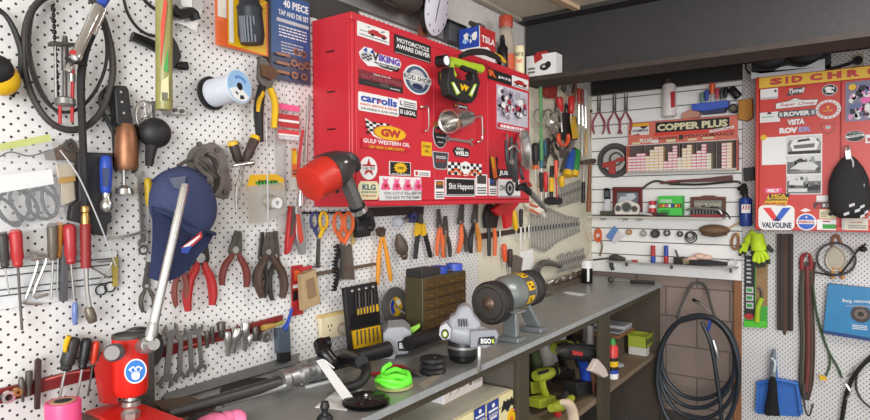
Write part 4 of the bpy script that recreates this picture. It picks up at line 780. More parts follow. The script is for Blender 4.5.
for i, (a_, b_, r) in enumerate((((21, 377), (23, 402), 3), ((29, 371), (29, 396), 3.2))):
    t = Th('centre_punch', ('short round-nosed grey punch at the left of the red rail', 'flat-topped grey punch left of the upright file')[i], 'punch'); t.one(DST).lat((*a_, .03), (*b_, .03), [(0, r*.4), (.12, r*.9), (.5, r), (.7, r*.6), (1, r*.4)] if i == 0 else [(0, r), (.5, r), (.6, r*.7), (1, r*.5)])
t = Th('socket_ring', 'bright ring spanner end lying on the left of the red rail', 'ring'); t.one(CHR).ringp((8, 397), .03, 3.4, 6, .012, 20)
t = Th('socket_nut', 'brass coloured round nut on the red rail left of the punches', 'nut'); t.one(BRASS).ringp((17, 392), .03, 1.6, 4, .014, 14)
for i, (a_, b_, w_) in enumerate((((171, 334), (167, 378), 6), ((181, 339), (180, 374), 4.8), ((190, 334), (192, 370), 4.6), ((199, 331), (202, 366), 4.2))):
    spanner(L, a_, b_, w_, 'open-ended grey spanner on the red rail, %s of four from the left' % ('first and largest', 'second', 'third', 'fourth')[i], .03, ha=2.5, hb=2.4, m=mat((132, 128, 124), .4, .8, var=.2), ra=.3 if i % 2 else -.2)
for i, (a_, b_, r, m_) in enumerate((((207, 331), (207, 348), 2.4, DST), ((212, 327), (213, 344), 2.2, DST), ((221, 322), (221.5, 338), 4.2, mat((90, 84, 78), .4, .6)), ((227, 332), (228, 356), 3.6, STL), ((237, 328), (232, 353), 5.2, CHR), ((245, 322), (244, 350), 4.8, CHR), ((250, 334), (249, 344), 3.8, STL), ((255, 327), (256, 341), 3.2, DST))):
    socket(L, a_, b_, r, ('thin dark socket right of the spanners', 'second thin dark socket right of the spanners', 'round dark knob socket on the red rail', 'narrow grey socket hanging low on the red rail', 'wide bright socket in the middle of the sockets', 'tallest bright socket on the rail', 'small grey socket right of the tallest socket', 'small dark socket near the bolt head')[i], .03, m=m_)
t = Th('hex_socket', 'short socket seen end-on at the right end of the red rail', 'socket'); t.p('body', DST).disc((266, 337), .012, .05, 5.5, 16); t.p('rim', CHR).ringp((266, 337), .052, 3, 5.6, .006, 16)
t = Th('chisel', 'wood-handled chisel lying along the right end of the red rail', 'chisel'); t.p('handle', mat((176, 140, 70), .45)).lat((262, 328, .03), (275, 325, .03), [(0, 2.8), (.2, 3.2), (.9, 2.6), (1, 2)]); t.p('blade', mat((150, 150, 60), .4)).rod([(275, 325, .03), (283, 322, .03)], 1.8)
t = Th('flat_brush', 'flat blue-grey brush with a black tip hanging at the board joint', 'brush'); t.p('handle', BLU).rod([(292, 308, .03), (288, 322, .03), (284, 330, .03)], [1.4, 2, 3.2]); t.p('ferrule', mat((84, 96, 108), .4, .3), bev=.001).plate([(278, 329), (290, 328), (291, 352), (279, 353)], .012, .035); t.p('bristles', BLK).plate([(279.5, 353), (291, 352), (291, 361), (280.5, 363)], .015, .032)
# ================================================================ peg board below the red cabinet
t = Th('tool_rail', 'thin dark bar under the cabinet holding two pairs of scissors', 'rail'); t.one(BLK).plate([(300, 212), (352, 211.5), (352, 213.5), (300, 214)], .002, .02)
t = Th('magnetic_bar', 'black magnetic tool bar just under the cabinet edge', 'rail'); t.one(BLKG, bev=.002).plate([(368, 208), (424, 206.5), (424, 214), (368, 217)], .003, .03)
def scissors(c, w, htop, hbot, tips, m, label, n=.03, m2=None):
    t = Th('scissors', label, 'scissors')
    for s_, mm in ((-1, m2 or m), (1, m)):
        cx = c+s_*w*.5; cy = (htop+hbot)/2-4
        h = t.p('handle', mm); rr = [(cx+w*.42*math.cos(a_*.785+.4), cy+(hbot-htop)*.30*math.sin(a_*.785+.4), n+.004*s_) for a_ in range(8)]
        h.rod(rr, w*.17, closed=True); h.rod([(cx, cy+(hbot-htop)*.3, n+.004*s_), (c, hbot, n+.004*s_)], w*.24)
        b = t.p('blade', DST); tx, ty = tips[0 if s_ < 0 else 1]
        b.plate([(c-w*.2, hbot-2), (c+w*.2, hbot-2), (tx+.8, ty), (tx-.6, ty)], n+.003*s_-.0015, n+.003*s_+.0015)
    t.p('screw', STL).disc((c, hbot), n+.004, n+.009, 1.4, 10); return t
scissors(319, 9, 211, 238, ((316.5, 267), (319, 268)), YEL, 'yellow-handled scissors with one dark blue loop', m2=mat((60, 66, 110), .5))
scissors(343.5, 10.5, 210, 244, ((340, 279), (343, 280)), ORG, 'orange-handled scissors hanging under the cabinet corner')
t = Th('saw_chain', 'dark toothed saw chain hung beside the orange scissors', 'saw chain'); mb = t.p('links', mat((40, 38, 38), .45, .6))
for i in range(13):
    v_ = 246+i*3.6; mb.ball((337.5+math.sin(i*.9)*1.2-.12*i, v_, .03), 1, 2.6, 2.3, 2, 8, 6); mb.ball((334.5+math.sin(i*.9)*1.2-.1*i, v_+1, .03), 1, 1.6, 1.2, 1.5, 6, 5)
t = Th('scraper', 'grey-brown broad scraper blade behind the orange scissors', 'scraper'); t.p('blade', mat((120, 108, 98), .45, .6, var=.2)).plate([(344, 249), (350, 244), (352, 246), (355, 280), (342, 279)], .01, .014); t.p('spine', RUST).plate([(341, 242), (344.5, 242), (343.5, 276), (340.5, 276)], .014, .02)
t = Th('folding_rule', 'short yellow wooden rule right of the orange scissors', 'ruler'); t.one(mat((206, 172, 110), .5)).plate([(351.5, 222), (355, 221), (355.5, 244), (352, 245)], .005, .009)
t = Th('phone_holster', 'black tool pouch hanging under the impact gun hose end', 'pouch'); t.p('pouch', BLK, bev=.003).plate([(357, 216), (371, 217), (371, 236), (359, 238)], .01, .04); t.p('flap', mat((56, 54, 56), .5), bev=.002).plate([(357.5, 226), (371, 226), (371, 230), (358, 231)], .04, .044)
t = Th('end_cutters', 'end cutting nippers with long orange handles', 'cutters'); t.p('jaw', mat((92, 72, 58), .5, .5)).plate([(378, 229), (382, 227), (382.5, 237), (379.5, 236)], .02, .035); t.p('jaw', mat((92, 72, 58), .5, .5)).plate([(382.5, 227), (386, 229), (385, 236), (382.5, 237)], .02, .035)
t.p('rivet', DST).disc((382.3, 234), .034, .042, 2, 12); t.p('handle', mat((222, 146, 40), .45)).rod([(382, 236, .028), (379.5, 250, .03), (378.5, 262, .03), (377.5, 285, .03)], [1.6, 2, 2.4, 2]); t.p('handle', mat((222, 146, 40), .45)).rod([(383, 236, .028), (386, 250, .03), (388, 262, .03), (391, 281, .03)], [1.6, 2, 2.4, 2])
t = Th('trailer_plug', 'worn brown pear-shaped plug hung on a cord', 'plug'); t.p('body', mat((92, 78, 68), .55, .3, var=.3)).lat((398, 234, .03), (405, 259, .035), [(0, 2), (.15, 4), (.35, 6.2), (.6, 6.6), (.75, 5), (.8, 3.4), (.86, 4.2), (1, 2.6)]); t.p('cord', LGRY).rod([(395, 222, .02), (396, 228, .025), (399, 236, .03)], 1)
t = Th('light_bulb', 'clear round glass bulb under the magnetic bar', 'bulb'); t.p('glass', mat((214, 224, 232), .08, alpha=.45)).ball((398, 222, .03), 1, 5.5, 5.5, 5.5); t.p('cap', ALU).lat((403, 221, .03), (407, 219, .03), [(0, 3), (1, 2.6)])
t = Th('tape_roll', 'dark blue round tape roll beside the glass bulb', 'tape'); t.one(mat((44, 54, 100), .4)).ringp((412, 217.5), .025, 1.6, 5.4, .025, 20)
t = Th('bolt_cutter', 'small bolt cutter with yellow arms and black grips', 'bolt cutter'); t.p('jaw', DST).plate([(419, 213), (423, 213), (423.5, 224), (418.5, 224)], .015, .03); t.p('arm', YEL).plate([(418, 223), (421.5, 223), (420.5, 235), (416.5, 236)], .015, .03); t.p('arm', YEL).plate([(421.5, 223), (425, 223), (427, 235), (423, 236)], .015, .03); t.p('grip', BLK).rod([(418, 234, .022), (416.5, 246, .022), (415, 259, .022)], [2.4, 2.5, 2.3]); t.p('grip', BLK).rod([(425, 234, .022), (428, 246, .022), (430.5, 257, .022)], [2.4, 2.5, 2.3])
t = Th('wooden_rail', 'slim dark wooden rail screwed across the peg board below the scissors', 'rail'); t.one(mat((96, 78, 64), .6)).plate([(316, 273), (376, 263), (376, 265.5), (316, 276)], .001, .02)
t = Th('red_knife', 'red folding tool lying across the top of the wooden block', 'knife'); t.p('handle', REDT).lat((299, 270, .05), (311, 267, .055), [(0, 1.6), (.2, 2.2), (1, 2)]); t.p('blade', DST).rod([(311, 267, .055), (321, 266, .05)], 1)
t = Th('sanding_block', 'worn beige sanding block hung on the board', 'sanding block'); t.p('block', mat((176, 150, 112), .8, var=.18, scale=40), bev=.002).plate([(302, 275), (316, 269), (321, 303), (304, 311)], .02, .045); t.p('face_stain', mat((140, 112, 84), .8)).plate([(306, 280), (314, 277), (317, 296), (308, 300)], .045, .0458)
t = Th('blade_box', 'red packet with white marks half behind the sanding block', 'packet'); a = sticker(t, 'packet', L, .006, (291, 266), (303, 314)); a.rect(REDT).rect(WHT, .1, .55, .9, .62).rect(BLK, .1, .3, .5, .5).rect(ORG, .2, .7, .9, .9)
t = Th('power_outlet', 'cream double wall socket with a grey plug in it', 'socket outlet'); t.p('plate', mat((228, 214, 178), .4), bev=.003).plate([(320.5, 316), (345, 311), (346, 335), (322, 341)], .002, .02)
t.p('top_edge', mat((214, 184, 120), .4)).plate([(320, 316), (345, 310.5), (345, 313), (320, 319)], .002, .022)
for u, v in ((328, 325), (331, 324), (329.5, 329)): t.p('slot', DST).plate([(u, v), (u+1, v), (u+1, v+2.4), (u, v+2.6)], .02, .0206)
t.p('plug', mat((150, 140, 128), .5)).lat((341, 328, .02), (346, 330, .06), [(0, 5.4), (.6, 5.6), (1, 4)])
t = Th('drill_bit_case', 'open black folding case holding yellow-capped drill bits', 'drill bit case')
ST_ = Pl((.075, 0, BZ), (1, 0, .12)); t.pl = ST_
t.p('shell', BLK, bev=.002).plate([(344.5, 288), (377, 281.5), (383, 346), (351, 352)], 0, .018); t.p('hinge_band', BLKG).plate([(349.5, 317), (379, 311), (380, 321), (350, 327)], .018, .03)
t.p('tray', YEL).plate([(357, 316), (379, 311.5), (378, 304), (357.5, 309)], .018, .024); t.p('tray', YEL).plate([(353, 331), (380, 325), (382, 343), (355, 349)], .018, .026)
for i in range(7):
    u = 356+i*3.1; t.p('drill_bit', DST if i % 2 else BLK).rod([(u, 293-i*.6, .026), (u+.8, 316-i*.7, .026)], .9)
for i in range(6):
    u = 357+i*4.0; t.p('drill_bit', DST).rod([(u, 331-i*.8, .029), (u+.9, 345-i*.8, .029)], .7)
for i in range(4): t.p('clip', STL).ball((352+i*7, 291-i*1.4, .022), 1.8)
t = Th('grinding_disc', 'dark grey cutting disc with a blue and yellow centre label on the bench back', 'disc', L)
t.pl = Pl((.055, 0, BZ), (1, 0, .1)); c_ = t.pl.P(395.5, 306.5, .0); k = mpp(c_); rr = 19.5*k
t.p('disc', mat((92, 88, 84), .8, var=.2, scale=200)).ring(c_, t.pl.n, 2*k, rr, .006, 40); lb = t.p('label_disc', YEL); lb.ring(c_+t.pl.n*.0035, t.pl.n, 2*k, 9.5*k, .001, 32); lb.use(BLU); lb.ring(c_+t.pl.n*.0045, t.pl.n, 4*k, 9*k, .001, 16, 2.0, 4.2); lb.use(WHT); lb.ring(c_+t.pl.n*.0045, t.pl.n, 3*k, 8*k, .001, 10, .2, 1.3)
t.p('spindle', STL).rod([c_+t.pl.n*.002, c_+t.pl.n*.05-V((0, 0, .03))], .004/mpp(c_))
# hanging hand tools right of the drawers
TAN = mat((170, 110, 60), .5)
def pl2(*a_, **k_): return pliers(L, *a_, **k_)
pl2((440, 226), (439, 209), (437, 256), (443, 258), 2.5, 2, ORG, 'thin pliers with faded orange handles above the drawers', .02, bow=.03)
pl2((446, 232), (446, 216), (444.5, 257), (450, 257), 2.8, 2.2, mat((134, 92, 56), .5), 'pliers with brown and black handles right of the thin orange pair', .022, bow=.05, hm2=mat((56, 48, 44), .5))
pl2((461, 222), (463, 203), (458, 253), (466, 252), 3, 2.4, ORG, 'pliers with one orange and one dark handle', .022, bow=.06, hm2=mat((62, 50, 44), .5))
pl2((475, 221), (477, 203), (471, 253), (479, 252), 3.2, 2.6, BLK, 'pliers with black and orange handles left of the black snips', .022, bow=.06, hm2=mat((206, 128, 46), .5))
t = Th('tool_strip', 'dark tool strip along the far part of the peg board', 'rail'); t.one(mat((66, 44, 40), .5), bev=.001).plate([(478, 234), (531, 227), (531, 231), (478, 240)], .001, .014)
t = Th('tin_snips', 'black-bodied snips hanging by the dark strip', 'snips'); t.p('body', BLK, bev=.002).plate([(488, 208), (491, 203), (494, 207), (499, 216), (497, 228), (487, 228), (486, 216)], .015, .04); t.p('handle', BLK).rod([(489, 227, .03), (489, 242, .03), (489, 256, .03)], [2, 2.2, 1.8]); t.p('handle', ORG).rod([(494, 226, .03), (495, 242, .03), (494.5, 256, .03)], [1.8, 2.2, 1.8])
t = Th('hand_saw', 'red pistol-shaped handle tool hanging under the cabinet right end', 'hand tool'); t.p('handle', mat((200, 36, 40), .45), bev=.003).plate([(494, 210), (500, 204), (517, 200), (520, 203), (513, 212), (512, 226), (507, 229), (505, 214), (499, 216)], .045, .07)
t = Th('screwdriver', 'plump yellow-handled screwdriver on the dark strip', 'screwdriver'); t.p('handle', YEL).lat((513, 210, .03), (516, 230, .03), [(0, 2), (.1, 3), (.6, 3.2), (.9, 2.4), (1, 1.6)]); t.p('shaft', STL).rod([(516, 230, .03), (516.5, 242, .03)], .9)
screwdriver(L, (521, 209), (521, 227), (521, 250), 2.2, BLK, 'black-handled screwdriver right of the plump yellow one', .03)
screwdriver(L, (504, 244), (505, 262), (505, 268), 2.6, mat((222, 84, 40), .45), 'short orange screwdriver below the dark strip', .025)
screwdriver(L, (510, 249), (510, 267), (510, 274), 2.8, mat((60, 40, 36), .5), 'dark brown screwdriver beside the short orange one', .025)
for i, (u, v0, v1) in enumerate(((500, 230, 243), (525, 226, 240), (529, 225, 238))): t = Th('punch', ('slim steel punch under the red handle', 'slim steel punch right of the black screwdriver', 'slim steel punch next to the first spanner')[i], 'punch'); t.one(STL).rod([(u, v0, .02), (u, v1, .02)], [1, .7])
t = Th('note_card', 'small white card clipped upright on the wall behind the bench grinder', 'card'); t.one(PAPER).plate([(520, 252), (533, 249), (534, 269), (521, 272)], .006, .012)
t = Th('try_square', 'old grey-brown square standing behind the bench grinder', 'square'); t.one(mat((120, 106, 98), .5, .3)).plate([(512, 258), (516, 255), (523, 258), (521, 274), (513, 275)], .015, .03)
t = Th('work_glove', 'white glove with orange stripes stuffed behind the blow gun', 'glove'); gl = t.p('palm', mat((226, 216, 204), .8)); gl.ball((537, 208, .03), 1, 10, 8, 8); gl.rod([(530, 208, .03), (527, 204, .03)], [3, 2.5]); gl.rod([(541, 212, .03), (544, 216, .03)], [3.2, 2.4]); st_ = t.p('stripe', ORG); st_.rod([(530, 204, .049), (536, 206.5, .055), (541, 207, .052)], 1.1); t.p('stripe', ORG).rod([(530, 209.5, .049), (535, 212, .054), (539, 214, .05)], 1.1)
# spanner racks on the cream board
t = Th('spanner_rack', 'long dark rack strip holding the middle row of spanners', 'rack'); t.one(mat((72, 70, 68), .45, .4)).plate([(530, 227), (580, 222), (580, 225.5), (530, 232)], .002, .016)
ms_n = 17
for i in range(ms_n):
    f_ = i/(ms_n-1); u = 531.5+47*f_; vt = 216-5*max(0, 1-abs(f_-.38)/.38) + (4 if f_ > .4 else 0)*(f_-.4)/.6; vb = 243+6*max(0, 1-abs(f_-.25)/.3)-14*max(0, f_-.35)/.65
    spanner(L, (u, vt), (u+.4, vb), 2.5, 'combination spanner standing in the middle rack strip on the cream board', .024, group='spanners in the middle rack', ha=1.7, hb=1.6, ring_b=True, m=SPN)
for i in range(8):
    f_ = i/7; u = 561+19*f_
    spanner(L, (u, 190-8*f_), (u-1.2, 204-6*f_), 2.5, 'short spanner in the slanting upper row on the cream board', .018, group='spanners in the upper slanting row', ha=1.7, hb=1.6, ring_b=True, m=SPN)
t = Th('spanner_clip', 'thin slanting strip behind the upper short spanners', 'rack'); t.one(DST).plate([(558, 196), (581, 187), (581, 189.5), (558, 199)], .002, .01)
t = Th('socket_rail', 'reddish lower strip carrying small sockets near the wall corner', 'rack'); t.one(mat((120, 84, 80), .5)).plate([(557, 263), (585, 255), (585, 258.5), (557, 267)], .002, .016)
for i in range(12):
    f_ = i/11; u = 558.5+25*f_
    spanner(L, (u, 258-6*f_-(i % 3)), (u+.3, 270-6.5*f_), 1.9, 'small spanner on the lower reddish strip by the corner', .022, group='small spanners on the lower strip', ha=1.7, hb=1.7, ring_b=True, m=SPN)
t = Th('pipe_clamp', 'grey metal pipe fitting hung low on the cream board', 'fitting'); t.p('body', mat((120, 116, 112), .45, .6)).rod([(536, 272, .05), (541, 264, .05), (550, 263, .05), (560, 266, .045)], [3.6, 3.6, 3, 2.6]); t.p('ring', STL).ringp((549, 261), .06, 1, 2.8, .01, 14); t.p('flange', DST).lat((535, 271, .05), (538, 276, .05), [(0, 4.4), (1, 4)])
t = Th('drawer_slide', 'low grey steel rail lying along the bench back near the grinder', 'rail', T_); t.one(mat((128, 124, 118), .45, .5)).rod([(530, 281, .012), (552, 276, .012), (568, 272, .012)], 1.6)
# upper crowd right of the red cabinet
t = Th('green_pole', 'long green rod standing against the wall right of the red cabinet', 'pole'); t.one(mat((90, 150, 90), .5)).rod([(540.5, 76, .05), (541, 118, .05), (541.5, 160, .05)], 1.7)
for i, (c_, r, sw_) in enumerate((((540, 117), 8.5, 1), ((549, 119), 10, 1), ((558, 116), 8.5, 1), ((552, 122), 9, .9))):
    t = Th('hose_clamp', 'chrome ring of a bundle hung right of the green rod, %s' % ('leftmost', 'second and largest', 'rightmost', 'lowest')[i], 'ring', group='chrome rings'); o_ = t.one(CHR); p_ = L.P(*c_, .05+.036*i); k = mpp(p_); o_.ring(p_, V((.9, -.45+.25*i, .1)), (r-1.2)*k, r*k, .012, 26)
    o_.rod([(c_[0]-1, c_[1]+r-2, .05+.03*i), (c_[0]+2, c_[1]+r+2, .052+.03*i)], 1.4)
    if i == 3: o_.rod([(c_[0]+6, c_[1]+r-3, .05+.036*i), (c_[0]-2, c_[1]+r+4, .06), (c_[0]-3, c_[1]+r+5, .0005)], .6)
def blob(name, label, cat, pts, n0, n1, m, bev=.003):
    t = Th(name, label, cat); t.one(m, bev=bev).plate(pts, n0, n1); return t
t = Th('tool_pouch', 'red leather pouch hung highest right of the green rod', 'pouch'); t.p('pouch', mat((150, 48, 40), .6), bev=.003).plate([(547, 82), (556, 80), (558, 88), (557, 98), (550, 98), (546, 92)], .02, .05); t.p('strap', DST).rod([(548, 72, .02), (550, 80, .03), (555, 74, .02)], .9)
screwdriver(L, (559, 97), (561, 112), (562, 132), 3.6, mat((206, 40, 40), .4), 'short red screwdriver right of the red pouch', .035)
screwdriver(L, (571.5, 96), (571, 114), (571, 124), 3.4, mat((210, 46, 40), .4), 'taller red-handled screwdriver above the yellow tag', .05)
t = Th('black_holster', 'black flat holster behind the yellow tag', 'holster'); t.p('holster', BLK, bev=.003).plate([(562, 114), (570, 112), (577, 118), (578, 140), (562, 140)], .012, .035); t.p('loop', RUB).rod([(565, 114, .03), (566, 104, .03), (569, 112, .03)], 1)
t = Th('lockout_tag', 'yellow plastic tag hanging over the black holster', 'tag'); t.p('tag', YEL).plate([(570, 117), (575, 116), (579, 138), (573, 139)], .05, .053); t.p('hole', BLK).disc((572.5, 119.5), .053, .0535, .8, 8)
for i, (a_, b_, r_, m_, lb) in enumerate((((548, 72), (551, 82), 1.4, DST, 'small dark hanging hook above the red pouch'), ((562, 78), (564, 92), 2.2, DST, 'dark grey tool hung above the short red screwdriver'), ((567, 80), (568, 96), 2, STL, 'grey steel tool left of the taller red screwdriver'), ((576, 82), (574, 104), 1.6, mat((130, 88, 70), .5), 'thin brown handle leaning beside the chrome drivers'))):
    t = Th('hanging_tool', lb, 'tool'); t.one(m_).lat((*a_, .03), (*b_, .03), [(0, r_*.6), (.2, r_), (.6, r_*.8), (.8, r_*1.3), (1, r_*.5)])
for i, u in enumerate((578.5, 582, 585)):
    screwdriver(L, (u, 88+i), (u+.5, 104+i), (u+.7, 124+i*2), 1.8, (mat((184, 60, 50), .45), mat((140, 66, 50), .45), LGRY)[i], ('first', 'second', 'third and palest')[i]+' thin driver of the three beside the corner', .03, smat=CHR, sw=1.3)
pl2((563, 148), (562, 158), (559, 134), (568, 134), 3, 2.2, mat((220, 86, 50), .45), 'pliers with orange-red handles pointing up', .075, bow=.15)
pl2((551, 150), (548, 138), (545, 168), (556, 170), 3.6, 2.2, DST, 'bare steel pliers left of the orange-red pair', .022, bow=.15)
screwdriver(L, (535, 143), (535.5, 166), (536, 182), 3.8, BLK, 'black fat-handled screwdriver at the edge of the red cabinet', .04, band=None).p('end_ring', ORG).lat((535.4, 165, .04), (535.6, 169, .04), [(0, 3), (1, 3.4)])
screwdriver(L, (541, 140), (541.5, 168), (542, 180), 2.6, mat((50, 110, 120), .4), 'teal-handled screwdriver by the green rod', .035)
screwdriver(L, (545.5, 172), (546, 192), (546, 206), 2.4, mat((210, 44, 44), .4), 'red-handled screwdriver hanging below the teal one', .016)
screwdriver(L, (541, 172), (541.5, 192), (542, 204), 2.2, BLK, 'black-handled screwdriver left of the lower red one', .03)
t = Th('mallet', 'black mallet with a yellow banded handle hung head down', 'mallet'); t.p('handle', BLK).rod([(552, 166, .05), (551.5, 184, .055), (551, 200, .06)], [2.2, 2.4, 2]); t.p('head', RUB).lat((547, 201, .062), (560, 201, .062), [(0, 3), (.1, 4), (.9, 4), (1, 3)]); t.p('band', YEL).rod([(551.8, 178, .056), (551.4, 192, .06)], 2.6)
screwdriver(L, (556, 160), (556, 178), (557, 198), 2, mat((226, 90, 60), .4), 'thin orange-red screwdriver beside the mallet', .09, smat=REDT)
t = Th('chisel_roll', 'thick blue and yellow handled tool in front of the corner', 'tool'); t.p('handle', mat((40, 80, 160), .4)).lat((572, 150, .05), (568, 173, .05), [(0, 3), (.1, 4.2), (.8, 4.6), (1, 4)]); t.p('tip', YEL).lat((568, 171, .05), (567, 176, .05), [(0, 4.6), (1, 4.4)])
t = Th('chisel_roll', 'thick green and yellow handled tool beside the blue one', 'tool'); t.p('handle', mat((40, 130, 60), .4)).lat((577, 150, .055), (574.5, 172, .055), [(0, 3), (.1, 4), (.8, 4.4), (1, 4)]); t.p('tip', YEL).lat((574.6, 171, .055), (574, 176, .055), [(0, 4.4), (1, 4.2)])
t = Th('pipe_wrench', 'grey slanting wrench in front of the blue handle', 'wrench'); t.p('jaw', STL).rod([(573, 142, .06), (568, 152, .06)], [3, 2]); t.p('handle', DST).rod([(568, 152, .06), (564, 162, .06), (561, 172, .06)], 1.6)
t = Th('marker', 'short yellow stub tool under the slanting wrench', 'tool'); t.one(YEL).lat((561.5, 176, .03), (562, 187, .03), [(0, 2.2), (.2, 3), (.8, 2.6), (1, 1.6)])
for i, (a_, b_, hm, hw, hd, lb) in enumerate((((590, 163), (588.5, 212), mat((128, 78, 44), .5), 2.4, ((583, 162), (594, 161)), 'brown wooden-handled hammer hung in the wall corner'), ((584, 166), (583, 202), STL, 1.3, ((579, 163), (588, 162)), 'steel-shafted hammer with a dark grip left of the wooden one'))):
    t = Th('hammer', lb, 'hammer'); t.p('handle', hm).lat((*a_, .03+.045*(1-i)), (*b_, .03+.045*(1-i)), [(0, hw*.7), (.5, hw*.8), (.8, hw), (1, hw*.9)]); t.p('head', mat((104, 88, 76), .5, .4)).lat((*hd[0], .03+.045*(1-i)), (*hd[1], .03+.045*(1-i)), [(0, 1.4), (.3, 2), (.5, 2.2), (.8, 2.8), (1, 2.6)])
    if i: t.p('grip', BLK).lat((583.5, 182, .03), (583, 203, .03), [(0, 1.8), (.8, 2), (1, 1.6)])
t = Th('plumb_cord', 'thin pale cord hanging in the corner below the hammers', 'cord'); t.one(mat((190, 176, 150), .7)).rod([(584, 214, .03), (586, 232, .03), (590, 246, .03), (586, 258, .03)], .5)

pl2((569, 146), (566, 138), (574, 160), (579, 156), 2.4, 1.4, BLK, 'black curved-handled shears behind the blue and yellow handle', .012, bow=.2)
pl2((556, 136), (553, 126), (551, 150), (559, 150), 2.6, 1.5, mat((70, 66, 64), .45, .4), 'dark grey pliers hung just under the chrome rings', .042, bow=.16)
for i, (a_, b_, r_, m_, lb) in enumerate((((545, 140), (546, 164), 1.6, TEAL, 'slim blue-green handle beside the green rod'), ((582, 128), (582, 158), 1.3, STL, 'long thin steel rod hung left of the corner hammers'), ((574, 84), (573, 94), 1.8, DST, 'small dark fitting above the taller red screwdriver'), ((557, 100), (556, 112), 2, DST, 'dark grey hook below the red pouch'), ((586, 130), (586, 156), 1.1, BRASS, 'thin brass-coloured rod right at the wall corner'))):
    t = Th('hanging_tool', lb, 'tool'); t.one(m_).lat((*a_, .014), (*b_, .014), [(0, r_*.6), (.2, r_), (.6, r_*.8), (.8, r_*1.2), (1, r_*.5)])
# ================================================================ things on the workbench
BP = T_
def on(u, v, z=BZ): return Pl((0, 0, z), (0, 0, 1)).P(u, v)
# red arbor press
t = Th('arbor_press', 'red cast bench press with a chrome lever and a round blue safety sticker', 'press')
PT_ = Pl((0, 0, BZ+.06), (0, 0, 1)).P(131, 405); SP_ = Pl((PT_.x, 0, 0), (1, 0, 0)); t.pl = SP_
PRED = mat((214, 36, 26), .38, var=.06)
P0 = SP_.P(130, 336, 0); k = mpp(P0); kz = k
col = t.p('column', PRED); zb = SP_.P(130, 396).z; zt = SP_.P(130, 336).z; c_ = V((P0.x, P0.y, 0))
col.rev(V((c_.x, c_.y, zb)), V((c_.x, c_.y, zt)), [(0, 9*k), (.04, 14*k), (.12, 16*k), (1, 16.5*k)], 32)
t.p('bore', BLK).rev(V((c_.x, c_.y, zt)), V((c_.x, c_.y, zt+.003)), [(0, 15*k), (1, 14.5*k)], 28); t.p('rim', DST).ring(V((c_.x, c_.y, zt+.002)), V((0, 0, 1)), 14.4*k, 16.6*k, .008, 28)
t.p('ram_tip', STL).rev(V((c_.x, c_.y, zb+.002)), V((c_.x, c_.y, zb-.035)), [(0, 5*k), (.3, 6*k), (.35, 3*k), (.8, 2*k), (1, .6*k)], 16)
vd = (CAM-P0); vd.z = 0; vd.normalize(); FPl = Pl(c_+vd*16.6*k, vd)
a = Art(t.p('safety_sticker', WHT, label='round blue and white eye protection sticker'), FPl, 0, (124, 360), (147, 382), .0004, .0006); SKY = mat((40, 120, 205), .4)
a.ell(WHT).ell(SKY, .5, .5, .44, .44).ell(WHT, .38, .58, .12, .13).ell(WHT, .62, .58, .12, .13).rect(WHT, .2, .56, .8, .64).ell(SKY, .38, .57, .075, .085).ell(SKY, .62, .57, .075, .085).poly(WHT, [(.3, .42), (.5, .48), (.7, .42), (.66, .22), (.5, .16), (.34, .22)])
t.p('shaft_boss', STL).lat((141, 346, .03), (154, 344, .10), [(0, 8), (.7, 8.5), (.75, 7), (1, 6)], 18); t.p('side_knob', mat((112, 108, 106), .5, .4)).lat((117, 352, .05), (112, 353, .08), [(0, 7), (.3, 9), (.8, 9), (1, 7)], 18)
t.p('lever', CHR).lat((150, 340, .09), (185, 184, .09), [(0, 4.8), (.3, 4.5), (.97, 4.2), (1, 3.4)], 16); t.p('lever_ferrule', STL).lat((151, 336, .09), (154, 322, .09), [(0, 5.8), (.7, 5.8), (1, 4.8)], 16)
fr = t.p('frame', mat((176, 34, 28), .45, var=.15)); fr.plate([(118, 345), (118, 404), (104, 404), (99, 370), (108, 352)], -.045, -.02)
ped = t.p('pedestal', PRED, bev=.004); q = on(128, 404, BZ+.03)
zx = SP_.P(130, 404).z
_pk = Pl((0, 0, BZ+.06), (0, 0, 1)).P(134, 401)
ped.bx(.075, .40, _pk.y-.105, _pk.y+.004, BZ, BZ+.06); t.p('side_table', mat((120, 104, 98), .5, .3)).bx(.07, .40, _pk.y-.125, _pk.y-.107, BZ, BZ+.056); zx = BZ+.063
anv = t.p('anvil', mat((150, 140, 136), .4, .5)); anv.rev(V((c_.x+.0, c_.y, zx-.004)), V((c_.x, c_.y, zx+.008)), [(0, 9*k), (1, 8*k)], 20)
bl = t.p('bolt', STL); bq = V((c_.x+.085, c_.y-.045, min(zx, BZ+.06))); bl.rev(bq, bq+V((0, 0, .022)), [(0, 8*k), (.6, 8.5*k), (.8, 6*k), (1, 5*k)], 6)
t = Th('flywheel', 'black round wheel behind the red press on the bench', 'wheel'); w0 = L.P(139, 350, .06); kk = mpp(w0); wm = t.p('rim', BLK); wm.ring(w0, V((1, 0, .05)), 14*kk, 23*kk, .03, 32); t.p('spokes', DST).obox(w0, V((.006, 0, 0)), V((0, 19*kk, 0)), V((0, 0, 3*kk)))
t.p('hub_stand', DST).obox(V((.06, w0.y, (BZ+w0.z)/2)), V((.02, 0, 0)), V((0, .03, 0)), V((0, 0, (w0.z-BZ)/2)))
t = Th('pink_tape_roll', 'roll of bright pink tape standing at the front left of the bench', 'tape')
q = on(63, 401, BZ+.115); k = mpp(q); t.p('tape', mat((236, 84, 138), .45)).rev(V((q.x, q.y, BZ)), V((q.x, q.y, BZ+.115)), [(0, 15.5*k), (.03, 16*k), (.97, 16*k), (1, 15.5*k)], 30); t.p('core', mat((190, 150, 120), .8)).ring(V((q.x, q.y, BZ+.1155)), V((0, 0, 1)), 8*k, 11.5*k, .002, 24); t.p('hole', BLK).rev(V((q.x, q.y, BZ+.115)), V((q.x, q.y, BZ+.116)), [(0, 8*k), (1, 8*k)], 20)
